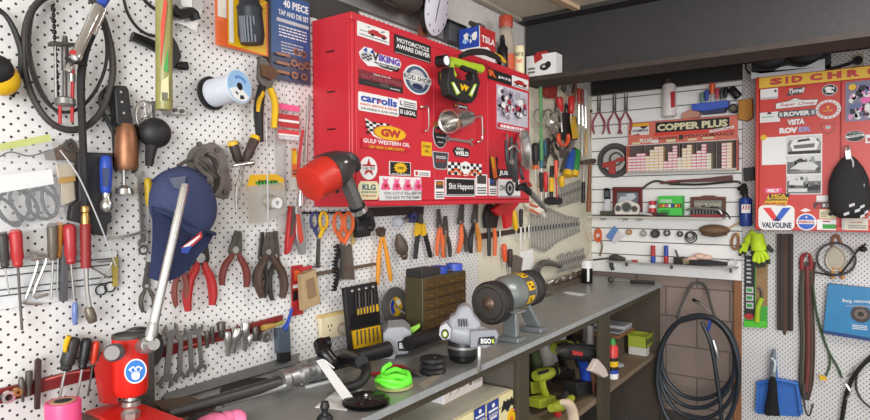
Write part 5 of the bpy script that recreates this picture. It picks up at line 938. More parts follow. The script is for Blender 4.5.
t = Th('pink_cloth', 'crumpled pink cloth on the bench front edge', 'cloth', T_); mb = t.one(mat((228, 120, 160), .85, bump=.4))
for i in range(9):
    q = on(199+i*3.4+random.uniform(-3, 3), 429+random.uniform(-2, 4)); mb.ell(q+V((.025, 0, .026)), V((.03, .01, 0)), V((-.008, .022, .006)), V((0, .004, random.uniform(.012, .024))), 10, 7)
t = Th('rusty_plate', 'rusty steel offcut lying beside the press base', 'plate', T_); t.one(mat((112, 92, 72), .6, .4, var=.3), bev=.002).prism([on(u, v)+V((0, 0, .012)) for u, v in ((152, 405), (190, 400), (216, 408), (200, 416), (168, 418))], V((0, 0, .012)))
t = Th('fence_rail', 'low angled grey steel rail along the bench back edge', 'rail', T_); t.one(mat((132, 134, 134), .45, .5, var=.2), bev=.001).prism([L.P(165, 397, .004), L.P(299, 356, .004), L.P(299, 366, .03), L.P(165, 406, .03)], V((.004, 0, .004))); rest(t, BZ+.001)
# long silver tube with coupler, pole handle, loop, motor head
LZ = BZ+.045
def bt_(u, v, z=LZ): return on(u, v, z)
t = Th('pole_trimmer', 'cordless pole trimmer with a silver shaft, black loop handle and grey motor head', 'trimmer', T_)
t.p('shaft', mat((70, 68, 68), .4, .4)).rod([bt_(168, 414), bt_(232, 396), bt_(290, 379)], [5.5, 6, 6], 12); t.p('lower_tube', mat((190, 190, 188), .3, .8), label='bare aluminium lower tube').rod([bt_(222, 404, LZ-.02), bt_(290, 384, LZ-.01)], [3.4, 4], 10)  # dark shaft and a separate bare aluminium tube below it
cp_ = t.p('coupler', ALU); cp_.rod([bt_(279, 381), bt_(302, 374), bt_(326, 366)], [8, 9, 8], 14)
for u, v in ((282, 381), (300, 375), (316, 369)):
    q = bt_(u, v); k = mpp(q); cp_.ring(q, (bt_(326, 366)-bt_(279, 381)), 6*k, 11.5*k, .022, 18)
for u, v in ((281, 372), (299, 364), (302, 384), (316, 361)):
    q = bt_(u, v, LZ+.01); t.p('bolt', DST).ell(q, V((.008, 0, 0)), V((0, .008, 0)), V((0, 0, .008)), 10, 6)
t.p('grip', BLK).rod([bt_(326, 366), bt_(350, 359), bt_(388, 349)], [7, 7, 8], 14)
hg = t.p('handle_post', BLKG); hg.rod([bt_(332, 362, BZ+.06), bt_(324, 352, BZ+.09), bt_(320, 343, BZ+.11)], [7, 7.5, 7], 12); hg.rod([bt_(318, 344, BZ+.11), bt_(330, 342, BZ+.112)], [5, 6], 10)
lp = t.p('loop_handle', BLK); lp.rod([bt_(344, 360, BZ+.03), bt_(352, 357, BZ+.07), bt_(364, 364, BZ+.06), bt_(366, 374, BZ+.045), bt_(358, 384, BZ+.025), bt_(344, 388, BZ+.022), bt_(338, 384, BZ+.022)], [4, 5, 5.5, 5.2, 5, 4.6, 4], 12); t.p('clamp', BLKG).rod([bt_(346, 358, BZ+.06), bt_(362, 362, BZ+.075)], [8, 7], 12)
EGO = mat((164, 166, 172), .4)
mh = t.p('motor_head', EGO, bev=.006); VS = stand(392, 352, BZ); 
mh.prism([VS.P(u, v, .07) for u, v in ((383, 334), (388, 328), (404, 327), (411, 332), (413, 345), (408, 354), (392, 357), (384, 352))], VS.n*.14)
a = Art(t.p('logo', BLKG), VS, .0705, (397.5, 339), (410.5, 351.5), .0006); a.poly(BLKG, [(.05, .1), (0, .8), (.85, 1), (1, .75), (.95, .1), (.6, 0)]).text(WHT, 'EGO', .14, .25, .88, .7, .05)
t.p('lever', mat((140, 200, 50), .45)).prism([VS.P(u, v, .02) for u, v in ((408, 331), (411, 328), (420, 324), (420, 327), (412, 334))], VS.n*.02); t.p('foot', LGRY).prism([VS.P(u, v, .10) for u, v in ((378, 354), (396, 354), (394, 359), (376, 359))], VS.n*.14)
t.p('rear_tube', BLK).rod([bt_(408, 344, BZ+.06), bt_(428, 337, BZ+.06), bt_(452, 328, BZ+.06)], [7.5, 7, 6.5], 14)
t = Th('pole_bar', 'thin black rod with a silver base lying beside the pole trimmer', 'rod', T_); t.p('rod', BLK).rod([on(306, 384, BZ+.008), on(320, 381, BZ+.008), on(338, 376, BZ+.008)], 1.2); t.p('base', LGRY, bev=.001).prism([on(u, v, BZ+.008) for u, v in ((302, 383), (328, 378), (332, 380), (306, 386))], V((0, 0, .008)))
# angle grinder
t = Th('angle_grinder', 'grey cordless angle grinder head standing on its black disc guard', 'angle grinder', T_)
VG = stand(463, 366); AG = mat((158, 160, 166), .4)
b_ = t.p('body', AG); q_ = lambda u, v, n=0: VG.P(u, v, n)
b_.rod([q_(443, 332), q_(452, 330), q_(466, 333), q_(482, 336), q_(497, 338)], [8, 11.5, 12, 9.5, 6], 18)
hp_ = t.p('motor_hump', AG, bev=.012); hp_.prism([q_(u, v, .035) for u, v in ((447, 326), (450, 318), (455, 315), (458, 308), (465, 306), (471, 308), (474, 317), (482, 325), (478, 332), (450, 332))], VG.n*.08)
t.p('side_panel', mat((140, 142, 148), .4), bev=.004).prism([q_(u, v, .052) for u, v in ((470, 331), (496, 330), (499, 336), (495, 344), (486, 349), (470, 348))], VG.n*.03)
for k_ in range(4): t.p('vent_slot', BLK).prism([q_(u, v, .056) for u, v in ((458+k_*2.6, 320), (459+k_*2.6, 320), (459.6+k_*2.6, 327), (458.6+k_*2.6, 327))], VG.n*.03)
t.p('battery_cap', LGRY).prism([VG.P(u, v, .062) for u, v in ((440, 327), (446, 323), (451, 329), (450, 338), (443, 340), (439, 335))], VG.n*.012)
a = Art(t.p('logo', BLKG), VG, .0625, (441, 329), (449, 339), .0006); a.ell(BLKG).ell(LIME, .5, .5, .3, .3).ell(WHT, .5, .5, .18, .16)
a = Art(t.p('side_logo', BLKG), VG, .0525, (477, 336), (496, 346), .0006); a.poly(BLKG, [(0, .1), (.1, .85), (.9, 1), (1, .6), (.85, .1)]).text(WHT, 'EGO', .2, .25, .75, .75, .04).rect(LIME, .78, .3, .9, .7)
kg = mpp(on(463, 366)); q = on(463, 361); t.p('guard', mat((38, 37, 38), .4)).rev(V((q.x, q.y, BZ+.028)), V((q.x, q.y, BZ+.085)), [(0, 15.5*kg), (.3, 16*kg), (.75, 15*kg), (.8, 13*kg), (1, 12*kg)], 28); t.p('disc', BLKG).rev(V((q.x, q.y, BZ)), V((q.x, q.y, BZ+.026)), [(0, 11*kg), (.4, 14.5*kg), (1, 15*kg)], 28); t.p('guard_band', STL).ring(V((q.x, q.y, BZ+.055)), V((0, 0, 1)), 15*kg, 16.6*kg, .008, 28)
t.p('spindle_post', CHR).rev(V((VG.P(479, 362, .068).x, VG.P(479, 362, .068).y, BZ+.001)), V((VG.P(479, 362, .068).x, VG.P(479, 362, .068).y, BZ+.085)), [(0, 1.8*kg), (.05, 2.3*kg), (.95, 2.3*kg), (1, 1.8*kg)], 14); t.p('neck', BLK).rev(V((q.x, q.y, BZ+.08)), V((q.x, q.y, BZ+.115)), [(0, 12*kg), (1, 13*kg)], 20)
# metal drawer cabinet
t = Th('drawer_cabinet', 'old olive metal cabinet of small brown drawers on the bench back', 'drawer unit', T_)
DX = .23; DF = Pl((DX, 0, 0), (1, 0, 0)); y0, y1 = DF.P(424, 300).y, DF.P(467, 290).y; zt = DF.P(426, 278).z
t.p('body', mat((84, 76, 54), .5, .3, var=.15), bev=.003).bx(.136, DX-.006, y0, y1, BZ, zt)
for r in range(6):
    for c in range(4):
        ya, yc = y0+.006+(y1-y0-.012)*c/4, y0+.006+(y1-y0-.012)*(c+1)/4; za, zc_ = BZ+.008+(zt-BZ-.014)*r/6, BZ+.008+(zt-BZ-.014)*(r+1)/6
        d = t.p('drawer', mat((92, 70, 42), .45, .3, var=.2), bev=.001); d.bx(DX-.03, DX, ya+.002, yc-.002, za+.002, zc_-.002)
        h = t.p('pull', mat((150, 116, 60), .4, .6), par=d); h.bx(DX+.0002, DX+.008, (ya+yc)/2-.009, (ya+yc)/2+.009, (za+zc_)/2-.006, (za+zc_)/2-.001)
t.p('lid', mat((46, 44, 44), .5), bev=.002).bx(.138, DX-.012, y0+.004, y0+(y1-y0)*.42, zt, zt+.03)
for i, (fy, m_, lb) in enumerate(((.5, BLU, 'blue tape roll on the drawer cabinet, left one'), (.86, mat((60, 90, 190), .4), 'blue tape roll on the drawer cabinet, right one'))):
    tt = Th('masking_tape', lb, 'tape'); q = V((DX-.045, y0+(y1-y0)*(fy+.04), zt+.001)); tt.one(m_).ring(q+V((0, 0, .014)), V((0, 0, 1)), .018, .036, .028, 20)
tt = Th('awl', 'thin red-tipped tool lying on the drawer cabinet top', 'awl'); q = V((DX-.03, y0+(y1-y0)*.6, zt+.008)); tt.p('shaft', STL).sweep([q, q+V((.01, .10, .0))], [.003, .002], 8); tt.p('handle', REDT).sweep([q+V((0, -.05, 0)), q], [.007, .006], 10)
# bench grinder
t = Th('bench_grinder', 'bench grinder with two dark wheels and a yellow warning label', 'bench grinder', T_)
ca = on(520, 340); cb = on(545, 313)
mc = T_.P(516, 331); VM = stand(520, 338); mc = VM.P(516.5, 291, -.06); km = mpp(mc); _f = V((CF.x, CF.y, 0)).normalized(); axn = (CR*.60+_f*.80); axn.z = 0; axn.normalize()
hs = t.p('motor', mat((136, 142, 140), .35, .4, var=.2)); hs.rev(mc-axn*.14, mc+axn*.075, [(0, 12*km), (.06, 15*km), (.22, 17.5*km), (.8, 17.5*km), (.94, 16*km), (1, 12*km)], 28)
bd_ = t.p('name_band', mat((84, 86, 84), .4), label='dark band with yellow and black warning labels'); bd_.ring(mc+axn*.0, axn, 17.4*km, 17.9*km, .06, 28)
for a0 in (.1, .9, 1.7, 2.5, 3.3, 4.1, 4.9, 5.7): bd_.use(YEL); bd_.ring(mc, axn, 17.7*km, 18.0*km, .05, 6, a0, a0+.5); bd_.use(BLKG); bd_.ring(mc-axn*.008, axn, 17.8*km, 18.1*km, .012, 3, a0+.1, a0+.22); bd_.ring(mc+axn*.008, axn, 17.8*km, 18.1*km, .02, 3, a0+.28, a0+.4)
def wheel(c0, r, wd, lab):
    g = t.p('wheel_guard', mat((52, 50, 50), .45, .4), label=lab); g.rev(c0-axn*wd, c0+axn*wd, [(0, r*.86), (.08, r), (.92, r), (1, r*.86)], 32)
    s_ = t.p('wheel', mat((70, 64, 60), .8)); s_.ring(c0-axn*(wd+.003), -axn, r*.3, r*.72, .012, 30); h = t.p('hub', mat((120, 96, 84), .45, .5)); h.rev(c0-axn*wd, c0-axn*(wd+.022), [(0, r*.34), (.3, r*.32), (.5, r*.2), (.8, r*.16), (1, r*.1)], 18); t.p('cover_ring', DST).ring(c0-axn*(wd+.002), axn, r*.76, r*.9, .008, 30)
wc = mc-axn*.19-V((0, 0, .02)); wheel(wc, 21.5*mpp(wc), .025, 'large left wheel guard'); wc2 = mc+axn*.105; wheel(wc2, 18*mpp(wc2), .02, None)
t.p('axle', STL).rev(wc, wc2, [(0, .012), (1, .012)], 12)
for (u, v) in ((511, 341), (534, 331)):
    bs = t.p('foot', mat((128, 134, 136), .4, .4), bev=.004)
    q = on(u, v); bs.obox(q+V((0, 0, .0105)), axn*.035, V((-axn.y, axn.x, 0))*.05, V((0, 0, .01)))
    tp = mc+axn*(.05 if u > 520 else -.05)-V((0, 0, .05)); bs.prism([q+V((-axn.y, axn.x, 0))*.03+V((0, 0, .02))+axn*.015, q-V((-axn.y, axn.x, 0))*.03+V((0, 0, .02))+axn*.015, tp-V((-axn.y, axn.x, 0))*.03+axn*.01, tp+V((-axn.y, axn.x, 0))*.03+axn*.01], axn*.025)
t.p('tool_rest', STL, bev=.001).obox(wc+_f*-.02+CR*.085-V((0, 0, .03)), axn*.035, V((-axn.y, axn.x, 0))*.03, V((0, 0, .003))); t.p('tool_rest', DST, bev=.001).obox(wc2+CR*.07-V((0, 0, .03)), axn*.03, V((-axn.y, axn.x, 0))*.03, V((0, 0, .003)))
t.p('switch', REDT).ell(mc-V((-axn.y, axn.x, 0))*.10*0+VM.n*17.8*km, VM.n*.006, V((0, 0, .008)), VM.h*.008, 10, 6)
# small bench clutter
t = Th('paper_tag', 'white cardboard tag leaning over the trimmer loop', 'tag', T_); VT = stand(338, 392); mb = t.p('tag', PAPER); A_ = [bt_(316, 361, BZ+.085), bt_(325, 360, BZ+.085), on(355, 400, BZ+.012), on(344, 402, BZ+.012)]; mb.prism(A_, (A_[1]-A_[0]).cross(A_[2]-A_[0]).normalized()*.0012); t.p('string', PAPER).rod([bt_(318, 361, BZ+.09), bt_(324, 360, BZ+.095), bt_(334, 368, BZ+.08)], .7)
t = Th('paper_sheet', 'folded white paper lying under the tag', 'paper', T_); t.one(PAPER).prism([on(u, v, BZ+.002) for u, v in ((315, 407), (337, 390), (362, 389), (356, 394), (347, 410))], V((0, 0, .0015)))
def spool(name, label, u, v, r, h, m, rings=3, m2=None, z=BZ):
    t = Th(name, label, 'spool', T_); q = on(u, v, z); k = mpp(q); R = r*k
    t.p('spool', m).rev(q, q+V((0, 0, h)), [(0, R*.9)]+[(i/(rings*2), R if i % 2 else R*.86) for i in range(1, rings*2)]+[(1, R*.9)], 30)
    t.p('centre', m2 or BLKG).rev(q+V((0, 0, h)), q+V((0, 0, h+.004)), [(0, R*.34), (1, R*.28)], 18); return t, q, R
t, q, R = spool('trimmer_spool', 'flat black trimmer cover lying beside the white tag', 366, 404, 24, .018, BLKG, 2); t.p('stud', CHR).ell(q+V((0, 0, .024)), V((.006, 0, 0)), V((0, .006, 0)), V((0, 0, .006)), 10, 6)
for i in range(6):
    a_ = i*1.047; t.p('rib', BLK).obox(q+V((math.cos(a_), math.sin(a_), 0))*R*.6+V((0, 0, .0185)), V((math.cos(a_), math.sin(a_), 0))*R*.22, V((-math.sin(a_), math.cos(a_), 0))*.004, V((0, 0, .002)))
t = Th('line_coil', 'lime green trimmer line coil in a shallow yellow-green tray', 'coil', T_); q = on(394, 387); k = mpp(q); t.p('tray', mat((168, 176, 110), .4)).rev(q, q+V((0, 0, .012)), [(0, 17*k), (.3, 19*k), (1, 19.5*k)], 28)
NEON = mat((110, 240, 60), .4)
for i, (r, dz, du) in enumerate(((15, .022, 0), (13.5, .03, .004), (16.5, .026, -.003), (11, .036, .005))):
    t.p('line', NEON).tube([q+V((math.cos(j*.785+i)*r*k+du, math.sin(j*.785+i)*r*k, dz+.008*math.sin(j*1.57+i))) for j in range(8)], .0085, 8, True)
t.p('tail', NEON).tube([q+V((-15*k, 0, .02)), q+V((-13*k, .0, .05)), q+V((-9*k, .02, .062))], .007, 8)
t = Th('bench_pliers', 'red-handled pliers lying on the bench behind the lime coil', 'pliers', T_)
t.p('handle', REDT).rod([on(371, 373.5, BZ+.008), on(385, 374, BZ+.01), on(398, 372.5, BZ+.01)], [1.8, 2.2, 2]); t.p('handle', mat((180, 40, 44), .45)).rod([on(391, 366, BZ+.008), on(400, 366.5, BZ+.01), on(408, 369, BZ+.01)], [1.6, 2, 1.8]); t.p('jaw', DST).rod([on(398, 372, BZ+.01), on(408, 371, BZ+.012), on(420, 374, BZ+.008)], [2.4, 3.4, 1.4]); t.p('jaw', DST).rod([on(404, 369, BZ+.012), on(412, 372, BZ+.012), on(422, 376, BZ+.008)], [2, 2.6, 1])
spool('spool', 'black grooved spool standing in front of the angle grinder', 433, 373, 13.5, .052, BLK, 3)
t = Th('washer_shim', 'thin pale wedge leaning by the black grooved spool', 'shim', T_); t.one(mat((150, 142, 128), .5)).prism([on(u, v, BZ+.004) for u, v in ((418, 384), (440, 371), (443, 374), (424, 388))], V((0, 0, .003)))
t = Th('hose_tail', 'black knobbed plug standing at the bench front edge', 'plug', T_); q = on(325, 421); k = mpp(q); t.p('base', BLK).rev(q, q+V((0, 0, .016)), [(0, 8*k), (.6, 8*k), (1, 6*k)], 16); t.p('knob', BLK).rev(q+V((0, 0, .016)), q+V((0, 0, .05)), [(0, 4*k), (.3, 3*k), (.6, 5*k), (1, 3.6*k)], 14)
t = Th('black_disc', 'flat black felt disc under the silver trimmer shaft', 'disc', T_); q = on(250, 388); t.one(mat((28, 27, 27), .8)).rev(q, q+V((0, 0, .006)), [(0, .085), (1, .083)], 30)
t = Th('rubber_cover', 'black rubber lid at the front left of the bench', 'lid', T_); q = on(208, 421); t.one(BLK).rev(q, q+V((0, 0, .012)), [(0, .05), (.7, .05), (1, .04)], 24)
t = Th('glue_pot', 'black and white drip-marked pot standing in the bench corner', 'pot', T_); q = on(587, 283); k = mpp(q); t.p('pot', BLKG).rev(q, q+V((0, 0, .10)), [(0, 5*k), (.04, 5.4*k), (1, 5.6*k)], 20); t.p('lid', WHT).rev(q+V((0, 0, .10)), q+V((0, 0, .15)), [(0, 5.9*k), (.6, 5.9*k), (.7, 5.2*k), (1, 5*k)], 20); vd = (CAM-q); vd.z = 0; vd.normalize(); sd_ = V((-vd.y, vd.x, 0)); t.p('drip', WHT).obox(q+vd*5.6*k-sd_*1.2*k*-1+V((0, 0, .06)), sd_*1.1*k, vd*.003, V((0, 0, .045)))
t = Th('paper_slip', 'small white paper slip lying flat on the far bench', 'paper', T_); t.one(PAPER).prism([on(u, v, BZ+.0015) for u, v in ((563, 292.5), (567, 291.5), (586, 294), (582, 296), (571, 294.6))], V((0, 0, .001)))
rest(THINGS[-1], BZ+.0005)
t = Th('cable_gun', 'long thin black rod with a grey grip lying at the bench end', 'rod', T_); t.p('rod', BLK).rod([on(630, 282, BZ+.01), on(645, 282.6, BZ+.01), on(655, 283, BZ+.01)], 1.8); t.p('stem', STL).rod([on(612, 280.5, BZ+.012), on(631, 282, BZ+.01)], .9); t.p('knob', mat((70, 66, 62), .5)).ell(on(611, 280, BZ+.022), V((.022, 0, 0)), V((0, .022, 0)), V((0, 0, .022)), 12, 8)
rest(t, BZ+.001)
t = Th('bolt_bin', 'shallow tray of grey scrap fittings along the back of the bench corner', 'tray', T_); t.p('tray', mat((96, 82, 70), .6)).bx(.02, .09, 3.35, 3.9, BZ, BZ+.03); 
for i in range(12): t.p('fitting', (STL, DST, RUST)[i % 3]).lat(V((.03+.04*random.random(), 3.38+i*.042, BZ+.034)), V((.05+.03*random.random(), 3.40+i*.042, BZ+.05+.02*random.random())), [(0, 2.0), (.4, 2.6), (1, 1.4)], 8)
# ================================================================ slat wall
LTX = dict(pl=B)
t = Th('wall_shelf', 'thin grey shelf on the slat wall holding pictures and a phone', 'shelf', B); a_, b_ = B.P(592.5, 215.5, .0), B.P(726, 218, 0); SZ1 = B.P(650, 216.5, .08).z
t.p('board', mat((196, 190, 180), .5), bev=.001).bx(.006, b_.x, YB-.13, YB-.001, SZ1-.012, SZ1)
for u in (606, 628, 642): t.p('bracket', STL).bx(B.P(u, 218).x-.004, B.P(u, 218).x+.004, YB-.10, YB-.001, SZ1-.03, SZ1-.012)
t = Th('wall_shelf', 'lower thin metal shelf on the slat wall with two small torches', 'shelf', B); SZ2 = B.P(680, 264.3, .08).z; b_ = B.P(739, 268)
t.p('board', mat((176, 172, 166), .4, .3), bev=.001).bx(B.P(612, 262).x, b_.x, YB-.12, YB-.001, SZ2-.01, SZ2)
for u in (632, 676, 734): t.p('clip', DST).bx(B.P(u, 264).x-.008, B.P(u, 264).x+.008, YB-.124, YB-.11, SZ2-.03, SZ2-.002)
for i, (ux, dx) in enumerate(((598.5, 0), (614, 0), (625.5, 1))):
    pliers(B, (ux+.2, 111), (ux+.4, 93.5), (ux-4, 134), (ux+4, 134), 1.7, 1.15, mat((138, 34, 52), .45), 'long-nosed pliers with dark pink handles on the slat wall, %s of three' % ('leftmost', 'middle', 'rightmost')[i], .03, bow=.16, split=.8)
t = Th('slat_hammer', 'slim red-handled hammer hung at the left of the slat wall', 'hammer', B); t.p('handle', mat((170, 56, 56), .5)).rod([(589.5, 112, .03), (589.8, 138, .03)], 1.2); t.p('head', DST).rod([(587.5, 111.5, .03), (592, 111, .03)], 1.4)
t = Th('drive_pulley', 'grey ring pulley with a red part across its middle on the slat wall', 'pulley', B); t.p('rim', mat((84, 82, 82), .6, .2)).ringp((614.5, 160.5), .0075, 11.6, 17.4, .014, 34); t.p('rim_lip', mat((60, 58, 58), .5, .2)).ringp((614.2, 160.5), .0165, 11.4, 13, .012, 34); t.p('disc', mat((190, 186, 182), .5)).disc((614.5, 160.5), .004, .018, 12.4, 30); t.p('hub_ring', DST).ringp((616, 159), .025, 5.4, 7, .012, 22); rb_ = t.p('red_bracket', mat((176, 66, 62), .5), bev=.001); rb_.plate([(602, 163), (615, 160), (615, 174), (609, 174), (608.5, 167), (602, 168)], .02, .04); t.p('red_bracket', mat((176, 66, 62), .5)).plate([(616, 158.5), (624, 157), (624.5, 161), (616, 162)], .02, .04)
# spark plug display
t = Th('spark_plug_display', 'red and orange shop display rack of small boxes on the slat wall', 'display rack', B)
SAL = mat((220, 116, 96), .5); a = sticker(t, 'header_board', B, .03, (628.2, 113.5), (738, 145.5), None)
a.o = B.P(628.5, 146, .03); a.x = B.h*(B.P(738, 140, .03)-a.o).dot(B.h); a.y = B.v*(B.P(628, 123.5, .03)-a.o).dot(B.v)
a.rect(SAL).rect(WHT, 0, 0, 1, .03).rect(YEL, .03, .84, .205, .95).rect(WHT, .03, .45, .205, .82).poly(BLK, [(.11, .82), (.15, .7), (.205, .82)]).poly(REDT, [(.03, .45), (.1, .52), (.12, .45)]).text(BLK, 'CHAMPION', .04, .58, .195, .7, .03)
a.rect(mat((222, 66, 50), .5), .25, .36, .97, .5).rect(BLK, .27, .5, .93, .94).text(CREAM, 'COPPER PLUS', .285, .56, .915, .86, .05).poly(WHT, [(.76, .36), (.97, .46), (.97, .58), (.76, .46)]).text(REDT, 'Spark Plugs', .775, .40, .955, .47, .02, rise=.06)
a.text(WHT, 'PLUG', .115, .09, .235, .28, .05).text(mat((120, 44, 36), .5), 'POWER', .3, .16, .48, .3, .02).text(mat((120, 44, 36), .5), 'PERFORMANCE', .54, .2, .97, .34, .02).rect(CREAM, .04, .05, .12, .13).rect(CREAM, .37, .06, .46, .18).rect(CREAM, .57, .08, .65, .16).rect(WHT, .235, .06, .3, .2).rect(CREAM, .7, .1, .8, .18).rect(OLIVE, .49, .14, .53, .34)
zb_ = B.P(680, 170, .05).z; x0, x1 = B.P(628.8, 160, .05).x, B.P(737.5, 160, .05).x; ztp = B.P(629, 146, .05).z
t.p('tray', mat((190, 184, 178), .4, .3)).bx(x0, x1, YB-.09, YB-.02, zb_-.012, zb_); t.p('back_board', mat((92, 82, 78), .6)).bx(x0, x1, YB-.022, YB-.016, zb_, ztp+.02); t.p('end_plate', SAL).bx(x0-.004, x0, YB-.09, YB-.016, zb_-.012, ztp); t.p('end_plate', SAL).bx(x1, x1+.004, YB-.09, YB-.016, zb_-.012, ztp)
for f_ in (.17, .34, .5, .53, .66, .83): t.p('channel', mat((150, 142, 134), .4, .4)).bx(x0+(x1-x0)*f_-.003, x0+(x1-x0)*f_, YB-.075, YB-.022, zb_, ztp-.004)
PKB, YLB, CRB = mat((226, 130, 150), .5), mat((236, 200, 140), .5), mat((214, 206, 160), .5)
proto = {}
cw = (x1-x0)/23; bh = .0196
cols = [(5, 0), (5, 0), (6, 0), (6, 0), (5, 1), (7, 1), (8, 1), (8, 1), (3, 0), (6, 0), (8, 0), (4, 2), (7, 1), (8, 1), (5, 0), (6, 0), (8, 0), (5, 2), (0, 0), (0, 0), (8, 0), (8, 1)]
LBs = ('pink and white spark plug box stacked in the display rack', 'yellow and white spark plug box stacked in the display rack', 'pale green spark plug box stacked in the display rack')
GRPS = ('pink spark plug boxes', 'yellow spark plug boxes', 'pale green spark plug boxes')
SPB = []
for c, (nn, kd) in enumerate(cols):
    for j in range(nn): SPB.append((x0+cw*(c+.55), zb_+j*(bh+.0006), kd))
def make_plugbox(kd):
    me = MB('spark_plug_box', (PKB, YLB, CRB)[kd]); h = cw*.47
    me.bx(-h, h, -.025, .025, 0, bh); me.use(mat((240, 232, 226), .5)); me.bx(-h, h, -.0258, -.025, bh*.22, bh*.8)
    o = me.build(V((0, 0, 0)), None); o['label'] = LBs[kd]; o['category'] = 'box'; o['group'] = GRPS[kd]; return o
for x, zz, kd in SPB:
    if kd not in proto: o = proto[kd] = make_plugbox(kd)
    else: o = proto[kd].copy(); COL.objects.link(o)
    o.location = (x, YB-.052, zz)
# things over the display
t = Th('spray_can', 'white and red tube hanging from the beam shadow over the display', 'can', B); t.p('can', mat((232, 224, 222), .3)).lat((669, 84, .06), (669.5, 117, .06), [(0, 5), (.06, 6.6), (.96, 6.8), (1, 5)], 18); t.p('red_patch', REDT).plate([(669.5, 92), (675, 91), (675, 107), (670, 108)], .096, .1)
t.p('cap', DST).lat((668.5, 79, .06), (669, 84.5, .06), [(0, 3), (1, 5)])
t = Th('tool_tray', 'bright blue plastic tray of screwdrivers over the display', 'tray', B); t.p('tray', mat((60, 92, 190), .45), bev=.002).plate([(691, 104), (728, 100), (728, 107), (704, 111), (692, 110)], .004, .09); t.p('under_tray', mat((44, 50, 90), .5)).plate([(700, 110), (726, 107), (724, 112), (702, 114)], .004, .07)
for i, (u, v0, m_, r_, lb) in enumerate(((702, 92, mat((110, 140, 128), .4), 2, 'pale green-grey'), (707, 90, BLU, 2.6, 'blue'), (712.5, 83, mat((222, 92, 40), .4), 3.0, 'orange'), (717.5, 88, mat((186, 70, 90), .4), 2.2, 'pink'), (722, 88, mat((60, 66, 64), .4), 2, 'dark'), (726, 87, BLK, 2.2, 'black'))):
    t = Th('screwdriver', lb+'-handled screwdriver standing in the blue tray', 'screwdriver', B); t.p('handle', m_).lat((u, v0, .05), (u-.5, v0+11, .05), [(0, r_*.6), (.12, r_), (.7, r_*.85), (1, r_*.6)], 10); t.p('shaft', STL).rod([(u-.5, v0+11, .05), (u-.6, v0+18, .05)], .7)
t = Th('rubber_grip', 'black cylinder standing tilted at the right end of the blue tray', 'grip', B); t.one(BLK).lat((730.5, 88, .05), (739, 97, .05), [(0, 3), (.1, 4), (.9, 4), (1, 3.4)])
t = Th('rubber_tube', 'black short pipe end lying on the display beside the yellow block', 'pipe', B); t.p('tube', BLK).disc((733, 108), .02, .08, 4.4, 20); t.p('bore', mat((110, 100, 84), .6)).disc((733, 108), .08, .0805, 2.4, 14)
t = Th('yellow_block', 'yellow-brown wooden block between the slat wall and the red cabinet', 'block', B); t.one(mat((186, 128, 44), .6, var=.2), bev=.004).plate([(738, 100.5), (752, 97.5), (752.5, 117), (747, 121), (738, 119)], .006, .06)
t = Th('parts_packet', 'crumpled pink and brown packet on the display top left of the blue tray', 'packet', B); t.one(mat((196, 140, 120), .6, bump=.3), bev=.003).plate([(681, 114), (688, 110), (696, 109), (700, 113), (699, 117), (683, 119)], .01, .05)
# long rods under the display
t = Th('wiper_arm', 'long dark red blade with a black rod resting under the display', 'blade', B); t.p('blade', mat((92, 50, 46), .5)).plate([(668, 180.5), (700, 178.5), (732, 175), (733, 181), (700, 182), (668, 182.5)], .03, .05); t.p('tip', REDT).plate([(660, 182), (676, 180), (676, 183), (660, 184)], .03, .052); t.p('rod', mat((70, 66, 64), .45, .5)).rod([(670, 184, .06), (700, 184.5, .06), (735, 181.5, .06), (741, 184, .06)], 1.1)
t = Th('dark_lever', 'thin bent dark lever lying left of the red blade', 'lever', B); t.one(DST).rod([(643, 188, .05), (650, 183, .075), (657, 181, .08), (668, 183, .08), (680, 183, .08)], 1.1)
def onsh(name, label, cat): return Th(name, label, cat, B)
# shelf 1
t = onsh('mobile_phone', 'old grey and black mobile phone standing on the upper shelf', 'phone'); t.p('case', mat((206, 208, 212), .4), bev=.003).plate([(604.5, 199), (609.5, 199), (610.5, 212), (610, 214.6), (604, 214.6), (603.8, 211)], .05, .075); t.p('top', BLKG, bev=.002).plate([(603.5, 189), (605, 188), (608, 188), (609.5, 189.5), (609.5, 200), (604, 200)], .05, .074); t.p('screen', mat((90, 100, 104), .2)).plate([(604.6, 191), (608.6, 191), (608.6, 197), (604.8, 197)], .074, .0748)
t = onsh('framed_photo', 'dark red wooden frame with a photo of a silver car on the upper shelf', 'picture frame'); FRM = mat((104, 34, 32), .45)
f_ = t.p('frame', FRM, bev=.002); u0, v0, u1, v1 = 612.5, 187, 642, 215
for q in ([(u0, v0), (u1, v0), (u1-4, v0+4.5), (u0+4, v0+4.5)], [(u0, v1), (u1, v1), (u1-4, v1-4.5), (u0+4, v1-4.5)], [(u0, v0), (u0+4, v0+4.5), (u0+4, v1-4.5), (u0, v1)], [(u1, v0), (u1-4, v0+4.5), (u1-4, v1-4.5), (u1, v1)]): f_.plate(q, .012, .03)
a = Art(t.p('photo', LGRY), B, .016, (616, 191), (638.5, 211)); a.rect(mat((120, 124, 130), .4)).rect(DST, 0, 0, 1, .4).poly(mat((200, 206, 212), .3), [(.08, .45), (.2, .7), (.5, .85), (.8, .88), (.9, .7), (.7, .5), (.3, .38)]).poly(BLK, [(.25, .72), (.5, .8), (.45, .72)]).rect(mat((70, 74, 70), .5), 0, .9, 1, 1)
t = onsh('gauge_cluster', 'cream oval dashboard panel with three round dials in front of the frame', 'gauge cluster'); t.p('panel', mat((226, 220, 208), .45), bev=.002).plate([(614, 208), (616, 203.5), (621, 202), (627, 200), (633, 202), (637.5, 204), (639, 208), (638.5, 214.5), (615, 214.5)], .06, .09)
